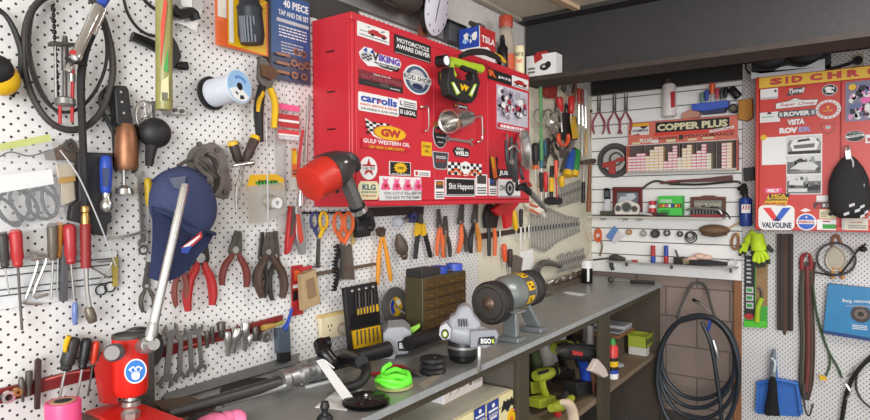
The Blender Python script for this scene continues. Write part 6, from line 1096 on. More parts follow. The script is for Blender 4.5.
for i, (u, v, r_) in enumerate(((618, 208.5, 3), (626.5, 207.3, 4.8), (634.5, 208.8, 3))): d = t.p('dial', mat((78, 82, 78), .3)); d.disc((u, v), .09, .094, r_, 20); t.p('bezel', CHR, par=d).ringp((u, v), .094, r_*.9, r_*1.12, .004, 20)
t = onsh('red_can', 'small red and white tin left of the green box', 'tin'); t.p('tin', mat((196, 60, 62), .4)).lat((652.5, 201, .06), (652.5, 215.8, .06), [(0, 3.2), (.05, 3.6), (1, 3.6)]); t.p('label_band', WHT).lat((652.5, 205, .06), (652.5, 208, .06), [(0, 3.7), (1, 3.7)])
t = onsh('game_box', 'bright green carton with a striped band on the upper shelf', 'carton'); t.p('carton', mat((70, 196, 76), .5), bev=.001).cuboid(658, 196, 682, 215.5, .02, .09); a = Art(t.p('print', GRN), B, .0902, (658.3, 196.5), (681.7, 215.3), .0004); a.rect(mat((70, 196, 76), .5)).rect(mat((46, 60, 40), .5), 0, .4, 1, .62)
for i, m_ in enumerate((ORG, YEL, PINK, WHT, BLU, YEL, ORG)): a.rect(m_, .04+.135*i, .43, .14+.135*i, .58)
a.lines(WHT, .1, .68, .6, .88, 2).lines(BLK, .1, .1, .5, .3, 2)
t = onsh('framed_print', 'wide wooden frame with an engine picture at the right of the upper shelf', 'picture frame'); f_ = t.p('frame', mat((104, 58, 46), .5), bev=.002); u0, v0, u1, v1 = 690.5, 197, 725.5, 217
for q in ([(u0, v0), (700, v0-.4), (704, v0-1.6), (713, v0-1.6), (717, v0-.4), (u1, v0), (u1-2.6, v0+2.8), (u0+2.6, v0+2.8)], [(u0, v1), (u1, v1), (u1-2.6, v1-3.6), (u0+2.6, v1-3.6)], [(u0, v0), (u0+2.6, v0+2.8), (u0+2.6, v1-3.6), (u0, v1)], [(u1, v0), (u1-2.6, v0+2.8), (u1-2.6, v1-3.6), (u1, v1)]): f_.plate(q, .012, .035)
a = Art(t.p('picture', LGRY), B, .016, (693, 199.6), (723, 214)); a.rect(mat((104, 104, 94), .4)).rect(mat((160, 156, 140), .4), .05, .5, .95, .92).lines(DST, .08, .78, .92, .9, 2).blobs([DST, WHT, BLK], 7, .1, .1, .9, .7, .13)
t = onsh('engine_model', 'small black and silver engine model with red base in front of the wide frame', 'model'); t.p('base', mat((150, 40, 36), .5)).cuboid(690, 214.5, 720, 217, .06, .12); mb = t.p('block', mat((62, 60, 60), .4, .5))
for i in range(8): mb.lat((693+i*3.2, 207+(i % 3), .085), (693.5+i*3.2, 215.5, .09), [(0, 1.6), (.4, 2.4), (1, 2)], 8)
t.p('pipes', STL).rod([(686, 210, .09), (696, 208, .1), (708, 209, .1), (718, 210, .1), (722, 214, .1)], 1.2); t.p('wire', BLK).rod([(716, 212, .1), (724, 212, .1), (728, 215, .11), (730, 219, .11)], .9)
t = onsh('shelf_bits', 'row of small dark tools lying along the front of the upper shelf', 'tools'); t.one(DST).rod([(642, 214.6, .115), (655, 213.8, .115), (668, 215.3, .11)], 1.4)
t = onsh('pen_tool', 'white and blue slim pen on the upper shelf in front of the red tin', 'pen'); t.one(LGRY).rod([(640, 213.3, .121), (652, 214.6, .121)], 1.1)
t = onsh('rubber_block', 'dark rubber lump lying left of the gauge panel', 'block'); t.one(mat((74, 72, 60), .6), bev=.002).cuboid(600, 211, 613, 215.2, .08, .12)
# hooks row
RING = mat((70, 66, 62), .5, .5)
for i, (u, v, r_, lb) in enumerate(((629, 232, 3, 'small brass fitting on the hook row left of the grey rings'), (643.5, 233.5, 3.2, 'grey clip ring on the hook row'), (667, 233, 3.4, 'grey knotted fitting right of the round black cap'), (680, 234, 3, 'dark small fitting beside the coiled rings'))):
    t = Th('hook_fitting', lb, 'fitting', B); t.p('ring', (BRASS, STL, DST, RING)[i]).ringp((u, v), .03, r_*.45, r_, .012, 16); t.p('hook', STL).rod([(u, v-4, .001), (u, v-3.5, .035), (u, v-1.5, .04)], .6)
t = Th('round_cap', 'round black cap on the hook row', 'cap', B); t.p('cap', mat((50, 50, 46), .5)).disc((654.5, 233.8), .004, .03, 4.6, 22, 4.2); t.p('centre', mat((86, 86, 78), .5)).disc((654.5, 233.8), .03, .034, 2, 14)
t = Th('ring_coil', 'set of dark coiled rings hanging on the slat wall', 'rings', B)
for i, r_ in enumerate((6, 4.6, 3.4)): t.p('ring', (BLK, RING, RING)[i]).ringp((691-.4*i, 237-.8*i), .03+.006*i, r_-1, r_, .006, 24)
t = Th('orange_cord', 'orange cord reel hanging at the left of the slat wall', 'cord', B); mb = t.p('cord', mat((214, 96, 50), .6))
for i in range(4): mb.rod([(598+3.2*math.cos(j*1.257+i), 234+i*.9+5*math.sin(j*1.257+i), .03+.006*i) for j in range(5)], 1, closed=True)
t.p('tail', mat((130, 118, 90), .6)).rod([(601, 240, .04), (602, 247, .04), (600, 256, .03)], 1.1); t.p('hook', STL).rod([(594, 227, .004), (597, 230, .05)], .7)
t = Th('blue_packet', 'blue and white card packet hung slanting beside the orange cord', 'packet', B); t.p('card', mat((96, 134, 190), .4)).plate([(606, 236), (614, 226), (618, 229), (611, 241)], .02, .03); t.p('bag', mat((214, 206, 206), .3)).plate([(611, 239), (619, 231), (624, 236), (615, 244)], .014, .02)
t = Th('leather_cap', 'flat brown leather cap hung at the right of the slat wall', 'cap', B); t.p('crown', mat((122, 94, 70), .7, var=.2)).ball((714.5, 230, .04), 1, 14.5, 5.6, 12, 20, 10); t.p('band', mat((86, 64, 48), .7)).rod([(702, 233.6, .09), (714, 235.5, .1), (727, 233.6, .09)], 1.6)
t = Th('thin_dowel', 'thin tan stick poking out beside the brown cap', 'stick', B); t.one(mat((190, 160, 90), .6)).rod([(728, 229, .05), (739, 223, .05)], .8)
t = Th('cord_hank', 'brown looped cord hank at the right edge of the slat wall', 'cord', B); t.p('loop', mat((150, 108, 70), .7)).rod([(735, 234, .03), (732, 240, .03), (732.5, 247, .03), (736, 249, .03), (738.5, 243, .03), (738, 236, .03)], 1.3, closed=True); t.p('tie', mat((196, 150, 70), .6)).rod([(737, 233, .04), (739, 236, .04)], 1.2)
# shelf 2
for i, (u, c0, c1, lb) in enumerate(((653, REDT, BLU, 'small torch, red above blue, standing on the lower shelf'), (666, BLU, REDT, 'small torch, blue above red, standing on the lower shelf'))):
    t = Th('torch', lb, 'torch', B); t.p('top', c0).lat((u, 245.5, .06), (u+.2, 256, .06), [(0, 1.8), (.08, 2.2), (1, 2.2)]); t.p('tail', c1).lat((u+.2, 256, .06), (u+.3, 263, .06), [(0, 2.25), (.95, 2.25), (1, 1.8)])
t = Th('torque_driver', 'dark handled tool lying at the left end of the lower shelf', 'tool', B); t.p('body', mat((66, 62, 58), .6)).rod([(610, 257.5, .06), (616, 258, .06), (625, 260, .06)], [2.4, 3.6, 2.2]); t.p('strap', BLK).rod([(611, 259, .07), (611.5, 266, .07), (613, 270, .065)], 2)
t.p('stem', DST).rod([(593, 260, .05), (602, 259, .055), (610, 258, .06)], .9)
t = Th('red_marker', 'small red and white pen lying on the lower shelf left of the torches', 'pen', B); t.p('cap', REDT).rod([(632, 261.2, .08), (638, 261.6, .08)], 1.4); t.p('barrel', WHT).rod([(638, 261.6, .08), (650, 262.6, .08)], 1)
t = Th('timing_gauge', 'small black gauge with a thin lever on the lower shelf', 'gauge', B); t.p('body', BLK, bev=.002).cuboid(673.5, 257.5, 681, 264.5, .04, .10); t.p('lever', BLK).rod([(678, 257, .07), (675.5, 250, .07)], .9); t.p('knob', DST).ball((683, 258, .07), 1.8)
t = Th('pink_rag', 'pale pink rag lying on the lower shelf', 'rag', B); mb = t.one(mat((232, 196, 176), .85, bump=.3))
for u, v, a_, b_ in ((693, 259, 6, 3), (700, 256.5, 6.5, 3.4), (706, 257.5, 6, 3), (688, 261, 4, 2)): mb.ball((u, v, .05), 1, a_, b_, 5)
t = Th('black_bar', 'long flat black tool lying in front of the pink rag', 'bar', B); t.p('bar', BLK, bev=.002).plate([(689, 260), (709, 260), (727, 262.5), (727, 266), (689, 264.8)], .085, .115); t.p('trim', mat((150, 130, 80), .6)).rod([(682, 260, .1), (690, 263, .1)], 1)
t = Th('wire_hanger', 'loose pale wire and clip at the right end of the lower shelf', 'wire', B); t.one(LGRY).rod([(727, 262, .07), (733, 259, .08), (737, 263, .08), (730, 267, .09), (722, 266, .09)], .7)
# ================================================================ right-hand red cabinet
SX0 = S.P(755.5, 150).x; SZt, SZb = S.P(760, 77).z, S.P(766, 230).z; SX1 = SX0+1.0
t = Th('tool_cupboard', 'orange-red wall cupboard with a yellow lettered top strip at the right', 'cabinet', S); SID = t
SRED = mat((200, 50, 38), .36, var=.08, scale=7)
bd = t.p('body', SRED, bev=.004); bd.bx(SX0, SX1, SIDY+.012, YB-.006, SZb, SZt); 
d1 = S.P(840.5, 150).x
zs = S.P(760, 88.5).z
bd.bx(SX0, SX0+.018, SIDY, SIDY+.012, SZb, SZt)
bd.bx(SX0+.018, SX1, SIDY, SIDY+.012, SZb, SZb+.03)
t.p('door', SRED, bev=.002).bx(SX0+.02, d1-.002, SIDY-.002, SIDY+.012, SZb+.032, zs-.002); t.p('door', SRED, bev=.002).bx(d1+.002, SX1-.02, SIDY-.002, SIDY+.012, SZb+.032, zs-.002)
YS = mat((236, 188, 60), .45); mb = t.p('name_strip', YS, label='yellow top strip with red capitals'); a = Art(mb, S, 0, (757, 78), (870, 88)); xx0 = SX0+.018; a.o = V((xx0, SIDY, zs)); a.x = V((SX1-xx0, 0, 0)); a.y = V((0, 0, SZt-.006-zs)); a.rect(YS)
wtot = (S.P(870, 70).x-xx0)/(SX1-xx0)
cpos = [(S.P(u, 80).x-xx0)/(SX1-xx0) for u in (769, 785, 791, 811, 829, 847.5, 866, 884)]; 
for ch, u0, u1 in (('S', 769.5, 782.5), ('I', 785.5, 788.5), ('D', 791.5, 803), ('C', 809.5, 822.5), ('H', 827.5, 841.5), ('R', 847, 860), ('O', 867, 880), ('M', 886, 900), ('E', 906, 917)):
    f0, f1 = [(S.P(u, 80).x-xx0)/(SX1-xx0) for u in (u0, u1)]; a.text(mat((196, 62, 60), .5), ch, f0, .2, f1, .85, .07)
N2 = .003
a = sticker(SID, 'sticker', S, N2, (760.5, 88.5), (778, 99.5), 'white plastic holder with a dark hole'); a.rect(LGRY).rect(WHT, 0, .2, 1, 1).ell(BLK, .86, .72, .07, .12)
a = sticker(SID, 'sticker', S, N2, (786.5, 87.2), (806, 95.5), 'small white slanted script badge'); a.poly(mat((70, 60, 60), .5), [(0, 0), (.2, .9), (1, 1), (.8, .1)]).text(WHT, 'Tyrrell', .06, .1, .86, .9, .04, slant=.08)
a = sticker(SID, 'sticker', S, N2, (822, 84), (837.5, 96), 'round black and white badge'); a.ell(LGRY).ell(BLK, .5, .5, .45, .44).ell(WHT, .4, .62, .22, .18).poly(WHT, [(.2, .3), (.8, .2), (.7, .45), (.35, .48)]).text(WHT, 'M', .55, .5, .8, .75, .05)
a = sticker(SID, 'sticker', S, N2, (775.5, 97), (819, 108.5), 'white pennant sticker in red script'); a.poly(mat((90, 80, 76), .5), [(0, .02), (0, .62), (.3, .75), (.46, 1), (.62, .76), (1, .66), (.95, .1)]).poly(WHT, [(.015, .06), (.015, .58), (.31, .7), (.46, .94), (.61, .7), (.98, .62), (.935, .14)]).text(REDT, 'Super Cheap', .1, .16, .9, .56, .015, slant=.03).lines(GRN, .36, .66, .56, .76, 1)
a = sticker(SID, 'sticker', S, N2, (778, 109.5), (816, 117.5), 'grey bar badge with white capitals'); a.rrect(mat((70, 68, 70), .4), r=.3).rect(LGRY, .03, .2, .12, .8).rect(LGRY, .88, .2, .97, .8).text(WHT, 'ROVER', .16, .16, .85, .84, .05)
a = sticker(SID, 'sticker', S, N2, (787, 118.5), (805, 125.5), 'small row of white capitals'); a.rect(mat((176, 60, 50), .4)).text(WHT, 'VISTA', .02, .08, .98, .95, .06)
a = sticker(SID, 'sticker', S, N2, (779.5, 126), (813, 134), 'white and blue cut-out capitals'); a.rect(SRED).text(WHT, 'ROV', .0, .1, .55, .9, .08).text(mat((140, 150, 200), .4), 'ER', .58, .2, .95, .85, .05)
a = sticker(SID, 'sticker', S, N2, (815.5, 99.5), (841, 119.5), 'round white badge with a red centre'); a.ell(WHT)
for i in range(16): a.ell(REDT if i % 4 else BLK, .5+.43*math.cos(i*.3927), .5+.43*math.sin(i*.3927), .03, .03, 6)
a.ell(SRED, .5, .5, .36, .36).rect(YEL, .46, .52, .54, .68).text(YEL, 'CLUB', .32, .38, .68, .47, .02)
a = sticker(SID, 'sticker', S, N2, (821, 122.5), (835, 135), 'small red shield badge'); a.poly(mat((120, 40, 36), .4), [(0, .9), (.5, 1), (1, .9), (.92, .4), (.5, 0), (.08, .4)]).poly(mat((206, 60, 60), .4), [(.06, .85), (.5, .94), (.94, .85), (.87, .42), (.5, .08), (.13, .42)]).ell(LGRY, .5, .62, .2, .14)
a = sticker(SID, 'sticker', S, N2, (760, 112), (780, 122.5), 'white card behind a black clip'); a.rect(WHT).lines(GRN, .1, .5, .7, .66, 1).poly(BLK, [(.35, .8), (.6, .8), (.55, 1), (.4, 1)])
a = sticker(SID, 'paper', S, N2, (762, 137), (786.5, 165), 'blank white paper'); a.rect(PAPER)
t_ = SID.p('magnet', YEL); t_.disc((763.5, 137.5), .002, .012, 2.8, 14)
GR1, GR2, GR3 = mat((150, 150, 148), .4), mat((92, 92, 92), .4), mat((206, 206, 204), .4)
a = sticker(SID, 'photo_strip', S, N2, (786.5, 135), (822, 195), 'strip of three black and white car photos'); a.rect(WHT)
for i in range(3):
    y0 = .02+.33*(2-i); a.rect(GR2 if i else GR1, .03, y0, .97, y0+.3).rect(GR3, .03, y0+.2, .97, y0+.3)
    a.blobs([GR2, GR1, mat((60, 60, 60), .4)], 6, .04, y0+.01, .96, y0+.28, .09)
    if i == 0: a.rect(BLK, .05, y0+.0, .95, y0+.05).poly(WHT, [(.18, y0+.05), (.1, y0+.16), (.25, y0+.25), (.75, y0+.27), (.92, y0+.18), (.85, y0+.06)]).poly(GR2, [(.22, y0+.09), (.2, y0+.15), (.8, y0+.17), (.78, y0+.1)]).poly(BLK, [(.3, y0+.2), (.68, y0+.22), (.64, y0+.255), (.34, y0+.24)])
    if i == 1: a.poly(GR3, [(.1, y0+.08), (.35, y0+.18), (.7, y0+.2), (.9, y0+.12), (.8, y0+.05)]).poly(BLK, [(.2, y0+.2), (.4, y0+.26), (.6, y0+.2)]).poly(GR1, [(.05, y0+.02), (.5, y0+.06), (.95, y0+.03)])
    if i == 2: a.poly(GR3, [(.08, y0+.14), (.1, y0+.22), (.5, y0+.22), (.48, y0+.13)]).poly(BLK, [(.5, y0+.1), (.95, y0+.14), (.95, y0+.06), (.5, y0+.04)]).rect(GR3, .06, y0+.02, .6, y0+.08).rect(BLK, .1, y0+.12, .2, y0+.14)
a = sticker(SID, 'sticker', S, N2, (765, 188), (782, 193.5), 'faded pink and white slip'); a.rect(PINK, 0, .1, 1, .95).text(WHT, 'FELT', .15, .2, .85, .8, .06)
a = sticker(SID, 'sticker', S, N2, (764, 193.5), (790, 206), 'yellow and black slanted lettering'); a.poly(YEL, [(.05, .4), (.2, .95), (1, .9), (.9, .45), (.86, .0), (0, .1)]).poly(BLK, [(.2, .95), (1, .98), (.96, .68), (.2, .66)]).text(YEL, 'MCA', .3, .68, .86, .95, .05).text(BLK, 'SUSPENSION', .08, .4, .88, .6, .03).text(REDT, 'PROFLOW', .05, .08, .84, .28, .04)
a = sticker(SID, 'sticker', S, N2, (758.5, 205.5), (794.5, 230), 'large white sticker with a red and blue V'); a.rrect(WHT, r=.2); VR = mat((224, 50, 50), .45); VB = mat((40, 90, 190), .45); NVB = mat((24, 30, 70), .45)
a.poly(VR, [(.12, .9), (.34, .9), (.54, .48), (.5, .36), (.42, .36)]).poly(VB, [(.9, .9), (.68, .9), (.42, .36), (.6, .36)]).poly(NVB, [(.42, .36), (.6, .36), (.52, .53)]).text(NVB, 'VALVOLINE', .1, .08, .92, .31, .035)
a = sticker(SID, 'sticker', S, N2, (796.5, 213.5), (816.5, 230.5), 'round red, white and blue badge'); a.ell(WHT).ell(VB, .5, .5, .43, .43).rect(WHT, .0, .38, 1, .62).text(REDT, 'ENERGOL', .08, .42, .92, .58, .04).star(WHT, .5, .78, .08, .09)
a = sticker(SID, 'sticker', S, N2, (800, 208), (811, 212), 'tiny white slip'); a.poly(WHT, [(0, .3), (.5, 1), (1, .4), (.5, 0)])
for q, tl, br, kk in (('small white slip, top of four beside the bag', (816.5, 195.5), (832.5, 202), 0), ('red and black lettered slip', (813.5, 202.5), (834, 208.5), 1), ('cream slip with dark print', (819.5, 209.5), (836, 218.5), 2), ('white slip with a green band', (817, 219.5), (836, 230), 3), ('wide cream slip under the hanging bag', (842, 218.5), (868, 230), 4)):
    a = sticker(SID, 'sticker', S, N2, tl, br, q); a.rect((WHT, mat((70, 40, 40), .5), CREAM, WHT, mat((214, 206, 188), .5))[kk])
    if kk == 0: a.rect(LGRY, 0, 0, 1, .2)
    if kk == 1: a.text(WHT, 'RTS', .45, .2, .95, .8, .05).poly(REDT, [(.05, .1), (.4, .2), (.3, .9)])
    if kk == 2: a.ell(BLK, .65, .5, .14, .2).lines(DST, .08, .2, .45, .8, 3)
    if kk == 3: a.rect(GRN, .3, .12, 1, .55).rect(REDT, .3, .75, .7, .88)
    if kk == 4: a.lines(DST, .25, .15, .95, .5, 2).lines(REDT, .3, .62, .8, .78, 1).rect(LGRY, 0, 0, .1, 1)
a = sticker(SID, 'poster', S, N2, (845.5, 80), (885, 121.5), 'bright poster of pink show cars'); a.rect(mat((120, 116, 140), .4)).blobs([mat((214, 110, 170), .4), WHT, mat((90, 100, 150), .4), mat((220, 140, 190), .4), BLK, WHT], 12, 0, 0, 1, .95, .15); a.ell(YEL, .18, .86, .1, .08).rect(mat((226, 90, 160), .4), .4, .45, 1, .58)
a = sticker(SID, 'sticker', S, N2, (845, 130.5), (865, 142), 'oval black and white badge with script'); a.ell(LGRY).ell(BLK, .5, .5, .47, .46).poly(WHT, [(.08, .35), (.95, .5), (.92, .68), (.05, .55)]).text(BLK, 'Squires', .14, .43, .86, .62, .02)
for i in range(8): a.rect(WHT, .2+.08*i, .76, .25+.08*i, .82)
a = sticker(SID, 'sticker', S, N2, (865.5, 134), (885, 143), 'white and red slip at the picture edge'); a.rect(WHT).rect(REDT, .1, .2, .9, .6)
# chequered bag on a silver lock
t = Th('chequered_bag', 'black drawstring bag with a chequered hem hung on the red cupboard', 'bag', S)
mb = t.p('bag', mat((34, 32, 33), .8, var=.25)); pr = [(0, 3), (.06, 7), (.2, 12.5), (.38, 16.5), (.6, 17.5), (.85, 17), (.95, 14), (1, 8)]
A_, B_ = S.P(848.5, 156, .068), S.P(849.5, 218, .068); k = mpp(A_); n_ = 24; vs = []; fs = []
for tt_, r_ in pr:
    c_ = A_.lerp(B_, tt_)
    for i in range(n_): an = 2*math.pi*i/n_; vs.append(c_+V((math.cos(an)*r_*k, math.sin(an)*min(r_*k*.5, .05), 0)))
for j in range(len(pr)-1):
    for i in range(n_): fs.append((j*n_+i, j*n_+(i+1) % n_, (j+1)*n_+(i+1) % n_, (j+1)*n_+i))
fs = [f[::-1] for f in fs]; fs.append(tuple(range(n_))); fs.append(tuple((len(pr)-1)*n_+i for i in range(n_))[::-1]); mb.add(vs, fs)
for row in range(3):
    for i in range(n_):
        if (i*7+row*3) % 5 < 2 and i in (17, 18, 19, 20, 21, 22):
            t0, t1 = .74+.075*row+.012*(i-17), .785+.075*row+.012*(i-17); q = []
            for tt_, i2 in ((t0+.03, i), (t0, i+1), (t1, i+1), (t1+.03, i)):
                an = 2*math.pi*i2/n_; c_ = A_.lerp(B_, tt_); q.append(c_+V((math.cos(an)*17.5*k, math.sin(an)*.0512, 0)))
            t.p('chequer_patch', mat((200, 198, 200), .7)).add(q, [(0, 3, 2, 1)])
for u_, v_ in ((860, 180), (863, 186), (860, 192), (863, 198)): t.p('chequer_patch', mat((200, 198, 200), .7)).plate([(u_-1.6, v_-3), (u_+1.6, v_-2), (u_+1, v_+3), (u_-2, v_+2)], .0965, .1)
t.p('crease', mat((80, 78, 78), .8)).rod([(840, 199, .106), (848, 201, .108), (857, 198, .106)], .5)
t.p('padlock', ALU, bev=.002).plate([(844.5, 151), (850.5, 149), (852, 160), (846, 161)], .06, .085); t.p('shackle', CHR).rod([(845.5, 151, .07), (846, 147.5, .07), (849, 147, .07), (850, 150, .07)], .9); t.p('cord', LGRY).rod([(851, 158, .09), (853, 162, .09), (853, 168, .095)], .8)
t.p('hook', STL).rod([(848, 148, .07), (848, 146, .04), (848, 147, .003)], .9)
# on top of the cupboard
t = Th('light_fitting', 'black moulded fitting with a wavy silver lip on top of the right cupboard', 'lamp', S); SF = Pl((0, SIDY+.06, 0), (0, -1, 0)); t.pl = SF
x0, x1 = SF.P(751.5, 70).x, SF.P(825, 60).x; z0 = SZt+.001; zz = lambda v: SF.P(790, v).z
t.p('body', mat((34, 32, 33), .5), bev=.006).bx(x0, x1+.025, SIDY+.06, SIDY+.17, z0+.035, z0+.16)
t.p('silver_lip', mat((226, 228, 234), .3, .2)).bx(x0, x1, SIDY+.045, SIDY+.10, z0, z0+.026)
hl = x1-x0; top_ = [V((x0, SIDY+.05, z0+.026)), V((x1, SIDY+.05, z0+.026)), V((x1, SIDY+.05, z0+.072))]
for i in range(13): f_ = 1-i/12; top_.append(V((x0+hl*f_, SIDY+.05, z0+.04+.028*f_+.014*math.cos(f_*4*math.pi+.4)-.01)))
t.p('wavy_lip', mat((226, 228, 232), .35, .3)).prism(top_, V((0, -.008, 0)))
for f_ in (.25, .74): t.p('bulge', mat((30, 29, 30), .5)).ell(V((x0+hl*f_, SIDY+.065, z0+.105)), V((hl*.24, 0, 0)), V((0, .03, 0)), V((0, 0, .055)), 18, 10)
WB = Pl((0, YB, 0), (0, -1, 0))
t = Th('wall_socket', 'cream wall socket with a black plug above the right cupboard', 'socket outlet', B); t.p('plate', mat((176, 170, 140), .5), bev=.002).plate([(852, 54.5), (863, 53), (864, 66), (853, 67)], .0, .012); t.p('plug', BLKG).disc((858, 60), .012, .05, 4, 16); t.p('cord', BLK).rod([(856, 61, .045), (848, 64, .05), (838, 67, .05), (828, 69, .06)], 1.6)
t = Th('corner_cord', 'thin black cord hanging left of the moulded fitting', 'cord', B); t.one(BLK).rod([(750, 50, .05), (746.5, 60, .05), (746, 68, .04), (749, 73, .04), (752, 74, .06)], .8)
# ================================================================ peg board right
t = Th('spray_bottle', 'blue cylinder with a red-striped label and a bushy black brush top', 'bottle', B); t.p('body', mat((34, 62, 140), .4)).lat((745.5, 198, .07), (746, 226, .07), [(0, 5), (.05, 6), (.95, 6), (1, 5.4)], 18); FB = Pl(B.P(745.8, 210, .07)+V((0, -.0425, 0)), (0, -1, 0)); a = Art(t.p('label_print', WHT), FB, 0, (741.5, 204.5), (750.5, 213), .0004, .0005); a.rect(WHT)
for i in range(3): a.poly(REDT, [(.08+.3*i, .4), (.2+.3*i, .4), (.34+.3*i, .9), (.2+.3*i, .9)])
br_ = t.p('brush', mat((26, 25, 26), .9)); 
for i in range(9): br_.ball((743+random.uniform(-3.5, 3.5), 189+random.uniform(-4, 4), .07), random.uniform(2, 3.2))
t.p('neck', BLK).lat((745, 192, .07), (745.4, 199, .07), [(0, 2), (1, 3.4)])
t = Th('black_box', 'small black box fixed between the display and the right cupboard', 'box', B); t.one(BLK, bev=.002).plate([(743, 168), (754, 167), (754, 180), (744, 181)], .006, .05)
# gloves
HV = mat((190, 220, 40), .7); t = Th('work_gloves', 'pair of fluorescent yellow-green gloves with dark fingertips hung by the cuffs', 'gloves', B)
def glove(cuff, palm, fingers, thumb, r, n, nm):
    g = t.p(nm, HV); g.rod([(*cuff, n), ((cuff[0]+palm[0])/2, (cuff[1]+palm[1])/2, n+.005), (*palm, n+.005)], [r*.85, r, r*1.1], 12)
    for (a_, b_) in fingers:
        g.rod([(*palm, n+.006), (*a_, n+.01), ((a_[0]*.4+b_[0]*.6), (a_[1]*.4+b_[1]*.6), n+.012)], [r*.5, r*.34, r*.3], 8); d = t.p('fingertip', mat((52, 54, 46), .7), par=g); d.rod([((a_[0]*.5+b_[0]*.5), (a_[1]*.5+b_[1]*.5), n+.012), (*b_, n+.012)], [r*.34, r*.24], 8)
    a_, b_ = thumb; g.rod([(*palm, n), (*a_, n+.008)], [r*.5, r*.36]); t.p('fingertip', mat((52, 54, 46), .7), par=g).rod([(*a_, n+.008), (*b_, n+.008)], [r*.4, r*.26], 8)
glove((755, 232), (748, 242), (((744, 248), (742, 254)), ((741, 250), (740, 256)), ((746, 249), (745, 255))), ((742, 246), (739.5, 251)), 4.6, .05, 'left_glove')
glove((757, 234), (759, 250), (((755, 257), (754, 266)), ((758.5, 258), (759, 268)), ((762.5, 257), (764, 267)), ((766, 255), (769, 264))), ((767, 246), (773, 252)), 6.6, .08, 'right_glove')
t.p('clip', LGRY).rod([(757, 228, .06), (758, 232, .09), (761, 230, .06)], 1)
t = Th('tool_blister', 'tall black and green tool pack hanging under the gloves', 'tool pack', B); a = sticker(t, 'card', B, .01, (744.5, 246), (767.5, 326)); a.rect(mat((60, 160, 50), .45)).rect(BLK, .0, .1, .46, 1).rect(mat((150, 118, 78), .6), .5, .25, 1, .95).text(WHT, 'XL', .06, .88, .32, .94, .04)
for i in range(3): a.rect(LGRY, .08, .2+.1*i, .4, .28+.1*i).rect(GRN, .12, .22+.1*i, .34, .26+.1*i)
for i in range(6): a.rect(LGRY, .1, .53+.055*i, .3, .555+.055*i)
a.ell(REDT, .22, .1, .2, .04)
t.p('plier_handle', LIME).rod([(757, 322, .03), (758, 308, .035), (762, 298, .03)], 2.4); t.p('plier_jaw', DST).rod([(762, 298, .03), (761, 290, .03), (758, 287, .03)], 1.2)
t.p('foot', mat((80, 190, 50), .4)).plate([(744, 321), (767, 321), (767, 328), (744, 327)], .012, .03)
t = Th('steel_channel', 'long brown-black steel channel hung vertically on the peg board', 'channel', B); t.p('web', mat((66, 56, 50), .6, .3, var=.2)).plate([(777, 234), (792.5, 234), (793, 331), (787, 331), (785.5, 335), (783.5, 335), (783, 331), (777, 330)], .004, .012); t.p('flange', mat((58, 48, 44), .6, .3)).plate([(777, 234), (780, 234), (780, 330), (777, 330)], .012, .04); t.p('flange', mat((58, 48, 44), .6, .3)).plate([(790, 234), (793, 234), (793, 331), (790, 331)], .012, .04); t.p('groove', RUST).plate([(784.5, 240), (786, 240), (786, 333), (784.5, 333)], .012, .016)
t = Th('tow_rope', 'red-ended looped strap and cords hung in a long bundle', 'strap', B); t.p('end_loop', mat((142, 44, 44), .5)).rod([(802, 270, .04), (801.5, 260, .04), (804, 255, .04), (809, 255, .04), (811, 261, .04), (810.5, 270, .04)], 1.9)
t.p('red_strap', mat((112, 54, 52), .6)).rod([(807, 266, .04), (808, 310, .045), (808, 360, .045), (806, 392, .04)], 2.2)
for i, (u, m_) in enumerate(((801, mat((62, 60, 52), .6)), (803.5, mat((96, 96, 80), .6)), (805.5, mat((70, 60, 56), .6)), (811.5, mat((84, 76, 60), .6)), (813.5, mat((74, 52, 48), .6)))): t.p('cord', m_).rod([(u+1, 262, .03), (u-1, 300, .035), (u+.5, 340, .04), (u-1, 380, .035), (804+i, 400, .03)], 1.2)
t.p('hook', STL).rod([(807, 252, .001), (807, 254, .05), (807, 257, .055)], .8); t.p('tail_cord', mat((72, 66, 62), .6)).rod([(805, 392, .04), (804, 384, .06), (804, 396, .08), (805, 408, .08), (809, 416, .08), (813, 404, .06)], .9)
t = Th('twine', 'thin green cord with a yellow tag hanging right of the strap bundle', 'cord', B); t.p('cord', mat((60, 84, 52), .6)).rod([(813, 285, .075), (816, 310, .06), (821, 330, .03), (828, 350, .03), (838, 368, .03), (842, 378, .03)], 1.1); t.p('cord_end', mat((60, 84, 52), .6)).rod([(829, 352, .03), (830, 364, .03), (826, 376, .03)], .9); t.p('tag', YEL).plate([(819, 375), (826, 377), (827, 381), (820, 380)], .035, .05)
t = Th('speaker_ring', 'black cable ring round a pale diamond-shaped plate with tan handles', 'ring', B); t.p('ring', BLK).ringp((836, 259), .05, 15, 17, .02, 36); t.p('plate', mat((150, 140, 124), .4, .5), bev=.002).plate([(835, 246), (842, 251), (846, 259), (843, 268), (837, 271), (829, 268), (826, 260), (828, 251)], .012, .03); t.p('plate_rim', mat((200, 190, 176), .4, .4)).rod([(835, 247, .035), (843, 252, .035), (846, 260, .035), (842, 268, .035), (836, 271, .035), (829, 268, .035), (826, 260, .035), (829, 251, .035)], .9, closed=True)
t.p('handle', mat((196, 140, 80), .6)).rod([(834, 268, .03), (832, 274, .03), (833, 279, .03)], 1.8); t.p('handle', mat((196, 140, 80), .6)).rod([(840, 268, .03), (842, 274, .03), (843, 279, .03)], 1.8); t.p('top_strap', mat((150, 104, 74), .6)).rod([(832, 246, .03), (833, 238, .03), (838, 236, .03), (841, 244, .03)], 1.5)
t.p('cable', BLK).rod([(814, 272, .03), (824, 274, .035), (838, 275, .04), (850, 262, .04), (858, 250, .04), (866, 244, .04)], .9); t.p('plug', BLK).ball((863, 249, .04), 3, 1.2, 1, 1)
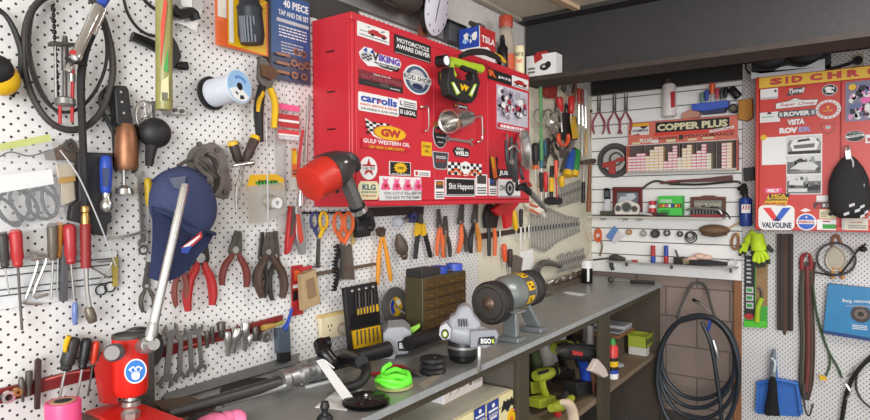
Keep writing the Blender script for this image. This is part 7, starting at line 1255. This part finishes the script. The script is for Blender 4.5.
t = Th('blue_carton', 'flat sky-blue carton with upside-down print and a dark round picture', 'carton', B); BX = mat((40, 126, 178), .4, var=.15, scale=12); q = [(828, 284), (884, 290), (884, 343), (823, 333)]; t.p('carton', BX, bev=.002).plate(q, .012, .07); t.p('lower_edge', mat((24, 60, 120), .5)).plate([(823.3, 330), (884, 340), (884, 343.5), (823, 333.5)], .07, .0712)
a = Art(t.p('print', BLK), B, .0702, (826, 288), (872, 334), .0004); a.ell(mat((52, 46, 48), .4), .76, .44, .22, .2).ell(mat((110, 90, 80), .4), .76, .44, .14, .12).ell(BLK, .76, .44, .07, .06); vs_, fs_ = text_geo('Booster Ring', .01); a.up(); a.mb.use(WHT); a.mb.add([a.q(.98-.62*x, .80-.10*y-.03*x) for x, y in vs_], fs_)
vs_, fs_ = text_geo('for vacuum servo', .0); a.up(); a.mb.use(LGRY); a.mb.add([a.q(.95-.5*x, .66-.06*y-.03*x) for x, y in vs_], fs_); a.lines(WHT, .58, .08, .9, .2, 3)
# dustpan and brush
t = Th('dustpan', 'blue plastic dustpan hung on the peg board', 'dustpan', B); DP = mat((52, 108, 190), .45); t.p('pan', DP, bev=.003).plate([(759, 381), (796, 381), (802, 414), (799, 417), (758, 414), (755, 410)], .012, .03); t.p('lip', DP).rod([(757, 384, .05), (776, 380, .06), (798, 384, .05)], 2); t.p('side', DP).plate([(757, 382), (760, 381), (758, 414), (755, 411)], .03, .06); t.p('side', DP).plate([(795, 381), (798, 383), (803, 413), (800, 416)], .03, .06); t.p('handle', DP).rod([(775, 382, .04), (774, 366, .04), (773.5, 352, .04)], [3.2, 2.6, 2.2])
t = Th('hand_brush', 'black bristled hand brush hung in front of the blue dustpan', 'brush', B); t.p('handle', mat((120, 130, 140), .4)).rod([(774, 349, .11), (773.5, 366, .11), (773, 378, .11)], [1.6, 2.6, 3]); t.p('clip', mat((200, 206, 210), .3)).rod([(771, 358, .13), (775, 362, .135), (774, 372, .135)], 1.2)
bm_ = t.p('bristles', mat((20, 20, 22), .9, var=.4)); bm_.lat((773, 376, .115), (772, 414, .115), [(0, 2.2), (.15, 3.4), (.5, 4.6), (.85, 6), (1, 5.6)], 18)
for i in range(12): bm_.rod([(772+(i-5.5)*.9, 402, .115+.02*math.sin(i*1.7)), (772+(i-5.5)*1.2, 414+random.uniform(-1, 2), .115+.03*math.sin(i*1.7))], 1.2, 6)
# hoses bottom right
t = Th('air_hose', 'thick black hose curving out of the lower right corner', 'hose', B); t.p('hose', BLK).rod([(884, 352, .06), (866, 362, .06), (853, 378, .06), (846, 396, .06), (841, 426, .06)], 2); t.p('end_fitting', CHR).rod([(846, 384, .07), (850, 392, .075), (846, 399, .07)], 1.2)
t = Th('thin_hose', 'thin grey hose looping beside the thick black one at the lower right', 'hose', B); t.p('hose', mat((60, 60, 58), .5)).rod([(884, 350, .03), (870, 356, .03), (859, 370, .03), (856, 386, .03), (862, 400, .03), (874, 410, .03)], 1); t.p('clip', STL).rod([(848, 376, .04), (853, 372, .045), (856, 366, .04)], .9)
# coiled hose on the block wall
BW = Pl((0, YB+.045, 0), (0, -1, 0))
t = Th('coiled_hose', 'large coil of dark blue-black air hose hung on the block wall', 'hose', BW); HB = mat((36, 42, 50), .45)
for i, (cx, cy, ru, rv, th0) in enumerate(((699, 357, 38, 42, 0), (697, 362, 38, 46, .3), (699, 367, 40, 52, .6), (698, 376, 41, 63, .9))):
    t.p('coil', HB).rod([(cx+ru*math.cos(j*.5236+th0), max(cy+rv*math.sin(j*.5236+th0), 314+1.5*i), .295+.018*i+.006*math.sin(j)) for j in range(12)], 2.1, closed=True)
t.p('hose_tail', HB).rod([(702, 322, .33), (711, 345, .335), (717, 380, .33), (721, 410, .33), (721, 430, .33)], 2); t.p('coupling', ALU).rod([(713, 340, .345), (716, 350, .345), (718, 358, .34)], [1.6, 2.2, 1.8]); t.p('blue_tape', BLU).rod([(706, 316, .33), (710, 322, .335), (708, 330, .33)], 1.6)
t = Th('hanging_strap', 'grey wire loop hanging the coiled hose', 'hanger', BW); t.p('loop', mat((104, 102, 100), .5, .4)).rod([(677, 318, .29), (681, 306, .2), (689, 289, .06), (694, 283.5, .015), (702, 283.5, .015), (707, 290, .06), (711, 306, .2), (716, 320, .29)], 1.4); t.p('cross_clip', STL).rod([(693, 300, .2), (703, 306, .24), (711, 313, .25)], 1.1); t.p('dark_end', BLK).rod([(693, 299.5, .2), (699, 303, .215)], 1.8)
t = Th('floor_hose', 'thin grey hose lying in a curve under the bench end', 'hose', T_); t.one(mat((60, 62, 64), .6)).rod([V((.30, 3.9, .42)), V((.36, 3.75, .30)), V((.44, 3.62, .2)), V((.5, 3.5, .12)), V((.55, 3.3, .03)), V((.6, 3.1, .012))], .004/mpp(V((.4, 3.6, .3))), 8)
# ================================================================ under the bench
FX = Pl((.52, 0, 0), (1, 0, 0))
t = Th('steel_cupboard', 'cream steel cupboard with blue labels under the bench', 'cupboard', FX)
c1 = FX.P(516, 388); c1.y = 2.018; c0 = FX.P(420, 421); CRM = mat((222, 210, 160), .45, var=.06)
t.p('body', CRM, bev=.008).bx(.03, .52, c0.y-.25, c1.y, .06, c1.z); t.p('top_seam', mat((150, 132, 90), .5)).bx(.03, .5205, c0.y-.25, c1.y, c1.z-.045, c1.z-.041); t.p('kick_plate', OLIVE).bx(.05, .50, c0.y-.25, c1.y-.01, .0, .06)
t.p('top_sheet', mat((190, 184, 164), .5)).bx(.04, .505, c0.y-.25, c1.y-.012, c1.z, c1.z+.002)
FX2 = Pl((.521, 0, 0), (1, 0, 0))
LBL = mat((40, 60, 140), .45)
for i, (tl, br) in enumerate((((474, 410), (485, 430)), ((487, 404), (498.5, 424)))):
    a = sticker(t, 'sticker', FX2, 0, tl, br, ('dark blue label, left of two', 'dark blue label, right of two')[i]); a.rect(LBL).rect(WHT, .1, .62, .9, .7).ell(WHT, .5, .84, .14, .08).rect(WHT, .2, .35, .8, .42).lines(WHT, .1, .45, .9, .58, 2)
a = sticker(t, 'sticker', FX2, 0, (501, 396.5), (514, 410.5), 'black bat-shaped magnet'); a.poly(BLK, [(0, .25), (.2, .75), (.4, .62), (.46, .72), (.54, .7), (.6, .6), (.8, .72), (1, .45), (.88, .28), (.74, .38), (.5, .12), (.28, .34)])
a = sticker(t, 'sticker', FX2, 0, (507, 411), (515, 427), 'yellow round sticker'); a.ell(YEL).ell(ORG, .5, .4, .2, .25); a = sticker(t, 'sticker', FX2, 0, (513, 409), (514.6, 411.5), 'tiny pink dot'); a.ell(PINK)
t = Th('white_carton', 'long white carton with faint line drawings on top of the cream cupboard', 'carton', FX); z0 = c1.z+.0025; FX3 = Pl((.40, 0, 0), (1, 0, 0)); y0, y1 = FX3.P(443.5, 400).y, FX3.P(482.5, 390).y; zt = z0+.085
t.p('carton', mat((226, 214, 208), .6), bev=.0015).bx(.22, .40, y0, y1, z0, zt); t.p('end_flap', mat((222, 222, 228), .6)).bx(.222, .398, y0-.0015, y0, z0+.002, zt-.002)
a = Art(t.p('print', DST), Pl((.40, 0, 0), (1, 0, 0)), 0, (444, 385), (482, 410), .0004); a.o = V((.4004, y0, z0)); a.x = V((0, y1-y0, 0)); a.y = V((0, 0, zt-z0)); INK = mat((120, 110, 112), .6)
a.rect(mat((228, 216, 210), .6), .01, .01, .99, .99).poly(INK, [(.15, .25), (.22, .6), (.3, .62), (.28, .68), (.2, .66), (.13, .25)]).poly(INK, [(.25, .2), (.4, .4), (.52, .36), (.52, .39), (.38, .44)]).rect(INK, .62, .3, .7, .45).lines(INK, .74, .3, .95, .42, 2).rect(INK, .56, .68, .66, .74).text(INK, 'L1', .8, .5, .9, .7)
# left bay: drills
UL = mat((160, 168, 48), .5); DGN = mat((66, 74, 44), .6)
def PX(x): return Pl((x, 0, 0), (1, 0, 0))
def drill(label, x, c, m_, m2, lid):
    """c: offset in photo pixels from the first drill"""
    t = Th('cordless_drill', label, 'drill', PX(x)); o = lambda u, v, n=0: (u+c[0], v+c[1], n)
    t.p('body', m_).lat(o(536, 372), o(556, 367), [(0, 5), (.1, 6.4), (.55, 6.6), (.7, 5.4), (1, 4.6)], 16); t.p('chuck', BLK).lat(o(556, 367), o(565, 365), [(0, 4.6), (.5, 4), (.8, 3), (1, 1.8)], 14)
    t.p('gear_ring', BLK).lat(o(551, 368), o(554, 367.3), [(0, 5.6), (1, 5.6)], 16); t.p('name_plate', BLK).plate([(539+c[0], 368+c[1]), (549+c[0], 365+c[1]), (549+c[0], 368+c[1]), (539+c[0], 371+c[1])], .036, .042)
    t.p('grip', m2).rod([o(541, 374), o(543, 384), o(547, 395)], [4.4, 3.8, 4.2], 12); t.p('trigger', BLK).rod([o(547, 374), o(548.5, 379)], 1.8); t.p('battery', lid, bev=.004).plate([(540+c[0], 396+c[1]), (556+c[0], 392+c[1]), (557+c[0], 401+c[1]), (541+c[0], 405+c[1])], -.035, .035); rest(t, SHL+.002); return t
drill('lime green cordless drill nearest the left bench post', .36, (0, -1), UL, UL, UL)
drill('lime green cordless drill with a black grip nearer the black impact gun', .27, (19, -4), UL, BLK, BLK)
t = Th('green_power_tool', 'dark green bulky power tool standing right beside the left bench post', 'power tool', PX(.28)); t.p('body', DGN).rod([(534, 366, 0), (537, 380, 0), (535, 396, 0), (538, 412, 0)], [4, 6, 5, 5], 12); t.p('panel', UL, bev=.002).plate([(532, 398), (541, 396), (542, 408), (533, 410)], .03, .04); rest(t, SHL+.002)
t = Th('lime_nailer', 'lime green and black tool lying low in front of the drills', 'power tool', PX(.462)); t.p('body', UL).rod([(551, 418, 0), (560, 415, 0), (568, 410, 0), (572, 407, 0)], [4, 6, 4.4, 3.4], 12); t.p('nose', BLK).rod([(560, 412, .0), (566, 402, .0)], 3.4); t.p('tail', REDT).rod([(556, 417, .0), (558, 424, .0)], 4); rest(t, SHL+.002)
t = Th('rag', 'cream cotton rag draped at the front edge of the drill bay', 'rag', PX(.575)); mb = t.p('rag', mat((206, 184, 160), .9, var=.12, bump=.3)); mb.rod([(562, 402, 0), (568, 404, 0), (572, 411, 0), (574, 426, 0)], [2.6, 5, 5.6, 6], 12)
t = Th('rag', 'off-white rag hanging over the right bench post', 'rag', PX(.538)); t.p('rag', mat((204, 190, 180), .9, bump=.3), bev=.004).plate([(591, 371), (598, 359), (601, 362), (606, 368), (609, 376), (604, 378), (598, 374)], .0, .028)
t = Th('impact_driver', 'black impact gun with a red badge and blue grip standing on the shelf', 'impact gun', PX(.452)); t.p('body', mat((40, 40, 42), .45)).lat((564, 356, 0), (596, 359, 0), [(0, 5.5), (.12, 8), (.3, 7.4), (.5, 9), (.9, 9.5), (1, 7)], 20); t.p('badge', REDT).plate([(573, 356), (583, 357.5), (582.5, 361.5), (573, 360)], .05, .054); t.p('anvil', DST).lat((558, 355.5, 0), (565, 356, 0), [(0, 3), (1, 4.6)])
t.p('grip', mat((34, 66, 160), .45)).rod([(582, 366, 0), (585, 376, 0), (586, 387, 0)], [5, 5.4, 5], 12); t.p('base', BLK, bev=.003).plate([(577, 388), (592, 386), (593, 399), (578, 402)], -.04, .03); t.p('trigger', BLK).rod([(576, 366, 0), (578, 372, 0)], 1.6); rest(t, SHL+.002)
t = Th('gas_torch', 'small chrome-topped gas torch standing behind the black impact gun', 'canister', PX(.20)); t.p('body', mat((150, 144, 140), .35, .6)).lat((588, 342, 0), (588, 384, 0), [(0, 5), (.3, 6), (1, 6)], 16); t.p('head', BRASS).lat((588, 332, 0), (588, 343, 0), [(0, 5), (.4, 3), (1, 2.6)]); t.p('band', BLK).lat((588, 346, 0), (588, 351, 0), [(0, 6.3), (1, 6.3)]); rest(t, SHL+.002)
t = Th('paint_tin', 'white tin with a red lid behind the green drills', 'tin', PX(.17)); t.p('tin', mat((206, 196, 188), .5)).lat((546, 354, 0), (547, 385, 0), [(0, 7.5), (1, 7.5)], 18); t.p('lid', mat((160, 46, 40), .45)).lat((545.5, 348, 0), (546, 354.5, 0), [(0, 7), (.3, 8), (1, 8)], 18); rest(t, SHL+.03)
t = Th('tin_block', 'dark wooden block under the white tin', 'block', PX(.17)); q = PX(.17).P(546, 370); t.one(mat((70, 56, 44), .7)).bx(.11, .23, q.y-.06, q.y+.06, SHL+.001, SHL+.029)
for i, u in enumerate((556, 563.5)): t = Th('small_carton', 'white small carton at the back of the bay, %s one' % ('left', 'right')[i], 'carton', PX(.08)); t.one(mat((206, 204, 206), .6), bev=.001).cuboid(u-3.2, 336+1*i, u+2.8, 384, -.05, 0); rest(t, SHL+.002)
t = Th('brown_crate', 'reddish brown crate at the right of the drill bay', 'crate', PX(.24)); mb = t.p('crate', mat((110, 66, 44), .7), bev=.002); yq = PX(.47).P(591, 380).y; mb.bx(.458, .478, yq+.02, yq+.16, SHL+.002, SHL+.11); t.p('slat', mat((126, 78, 50), .7)).bx(.479, .484, yq+.02, yq+.16, SHL+.05, SHL+.09)
# right bay
RB = Pl((.50, 0, 0), (1, 0, 0))
t = Th('spray_can', 'red, yellow and blue spray can just right of the bench post', 'spray can', RB); q = Pl((0, 0, SHR), (0, 0, 1)).P(612.5, 378); k = mpp(q); q.z = SHR; q.z = SHR+.002; zt_ = SHR+.19
t.p('can', mat((206, 50, 46), .35)).rev(q, V((q.x, q.y, zt_)), [(0, .028), (.02, .031), (.93, .031), (1, .022)], 20); t.p('cap', mat((60, 140, 60), .4)).rev(V((q.x, q.y, zt_)), V((q.x, q.y, zt_+.035)), [(0, .02), (.4, .018), (1, .012)], 14); vd = (CAM-q); vd.z = 0; vd.normalize(); FP2 = Pl(q+vd*.0315, vd); t.p('label_band', BLK).rev(V((q.x, q.y, SHR+.045)), V((q.x, q.y, SHR+.12)), [(0, .0314), (1, .0314)], 20); t.p('yellow_band', YEL).rev(V((q.x, q.y, SHR+.07)), V((q.x, q.y, SHR+.10)), [(0, .0318), (1, .0318)], 20); t.p('blue_band', BLU).rev(V((q.x, q.y, SHR+.03)), V((q.x, q.y, SHR+.05)), [(0, .0318), (1, .0318)], 20); t.p('white_base', WHT).rev(V((q.x, q.y, SHR+.001)), V((q.x, q.y, SHR+.03)), [(0, .0316), (1, .0316)], 20)
t = Th('lime_basket', 'lime green plastic basket at the far end of the lower shelf', 'basket', RB); BK = mat((150, 160, 50), .5)
SHP = Pl((0, 0, SHR), (0, 0, 1)); A_ = SHP.P(647, 357); x1 = A_.x-.003; x0 = x1-.12; GX = Pl((x1, 0, 0), (1, 0, 0)); y0, y1 = A_.y, min(GX.P(655.5, 345).y, 3.975); z0, z1 = SHR+.002, GX.P(647, 337).z; zm = z0+(z1-z0)*.42
for bx_ in ((x1-.004, x1, y0, y1), (x0, x0+.004, y0, y1), (x0, x1, y0, y0+.004), (x0, x1, y1-.004, y1)): t.p('side', BK).bx(*bx_, zm, z1)
t.p('rim', BK).tube([V((x0, y0, z1)), V((x1, y0, z1)), V((x1, y1, z1)), V((x0, y1, z1))], .006, 8, True, 1); t.p('base_box', mat((190, 186, 176), .6)).bx(x0+.005, x1-.002, y0+.004, y1-.07, z0, zm)
for i in range(7): ya = y0+.012+(y1-y0-.03)*i/6.5; t.p('slot', DGN).bx(x1, x1+.0008, ya, ya+.012, zm+.02, z1-.02)
BXX = .36; GX = Pl((BXX, 0, 0), (1, 0, 0)); y0, y1 = 3.67, 3.82; zb2 = GX.P(625, 330).z
t = Th('wooden_box', 'brown wooden box with papers on top in the right bay', 'box', RB)
t.p('box', mat((76, 60, 48), .7), bev=.002).bx(.06, BXX, y0, y1, SHR+.001, zb2-.02); t.p('top', mat((132, 92, 58), .7)).bx(.04, BXX+.02, y0-.02, min(y1+.16, 3.97), zb2-.02, zb2)
t = Th('paper_stack', 'grey stack of papers on the brown box in the right bay', 'papers', RB); t.p('upper_sheets', mat((186, 186, 190), .7), bev=.001).bx(.14, BXX+.01, y0+.12, 3.95, zb2+.012, zb2+.03); t.p('lower_sheets', mat((150, 150, 156), .7)).bx(.12, BXX+.015, y0+.02, 3.93, zb2+.001, zb2+.0115)
t = Th('tin_sheet', 'crumpled clear packaging lying on the lower right shelf', 'packaging', RB); mb = t.one(mat((176, 180, 180), .3, alpha=.8, bump=.3))
for i in range(5): mb.ell(V((.40+.02*random.random(), PB[1]+.22+i*.055, SHR+.018)), V((.05, 0, 0)), V((0, .045, 0)), V((0, .004, .014)), 9, 6)
for t in THINGS: t.done()
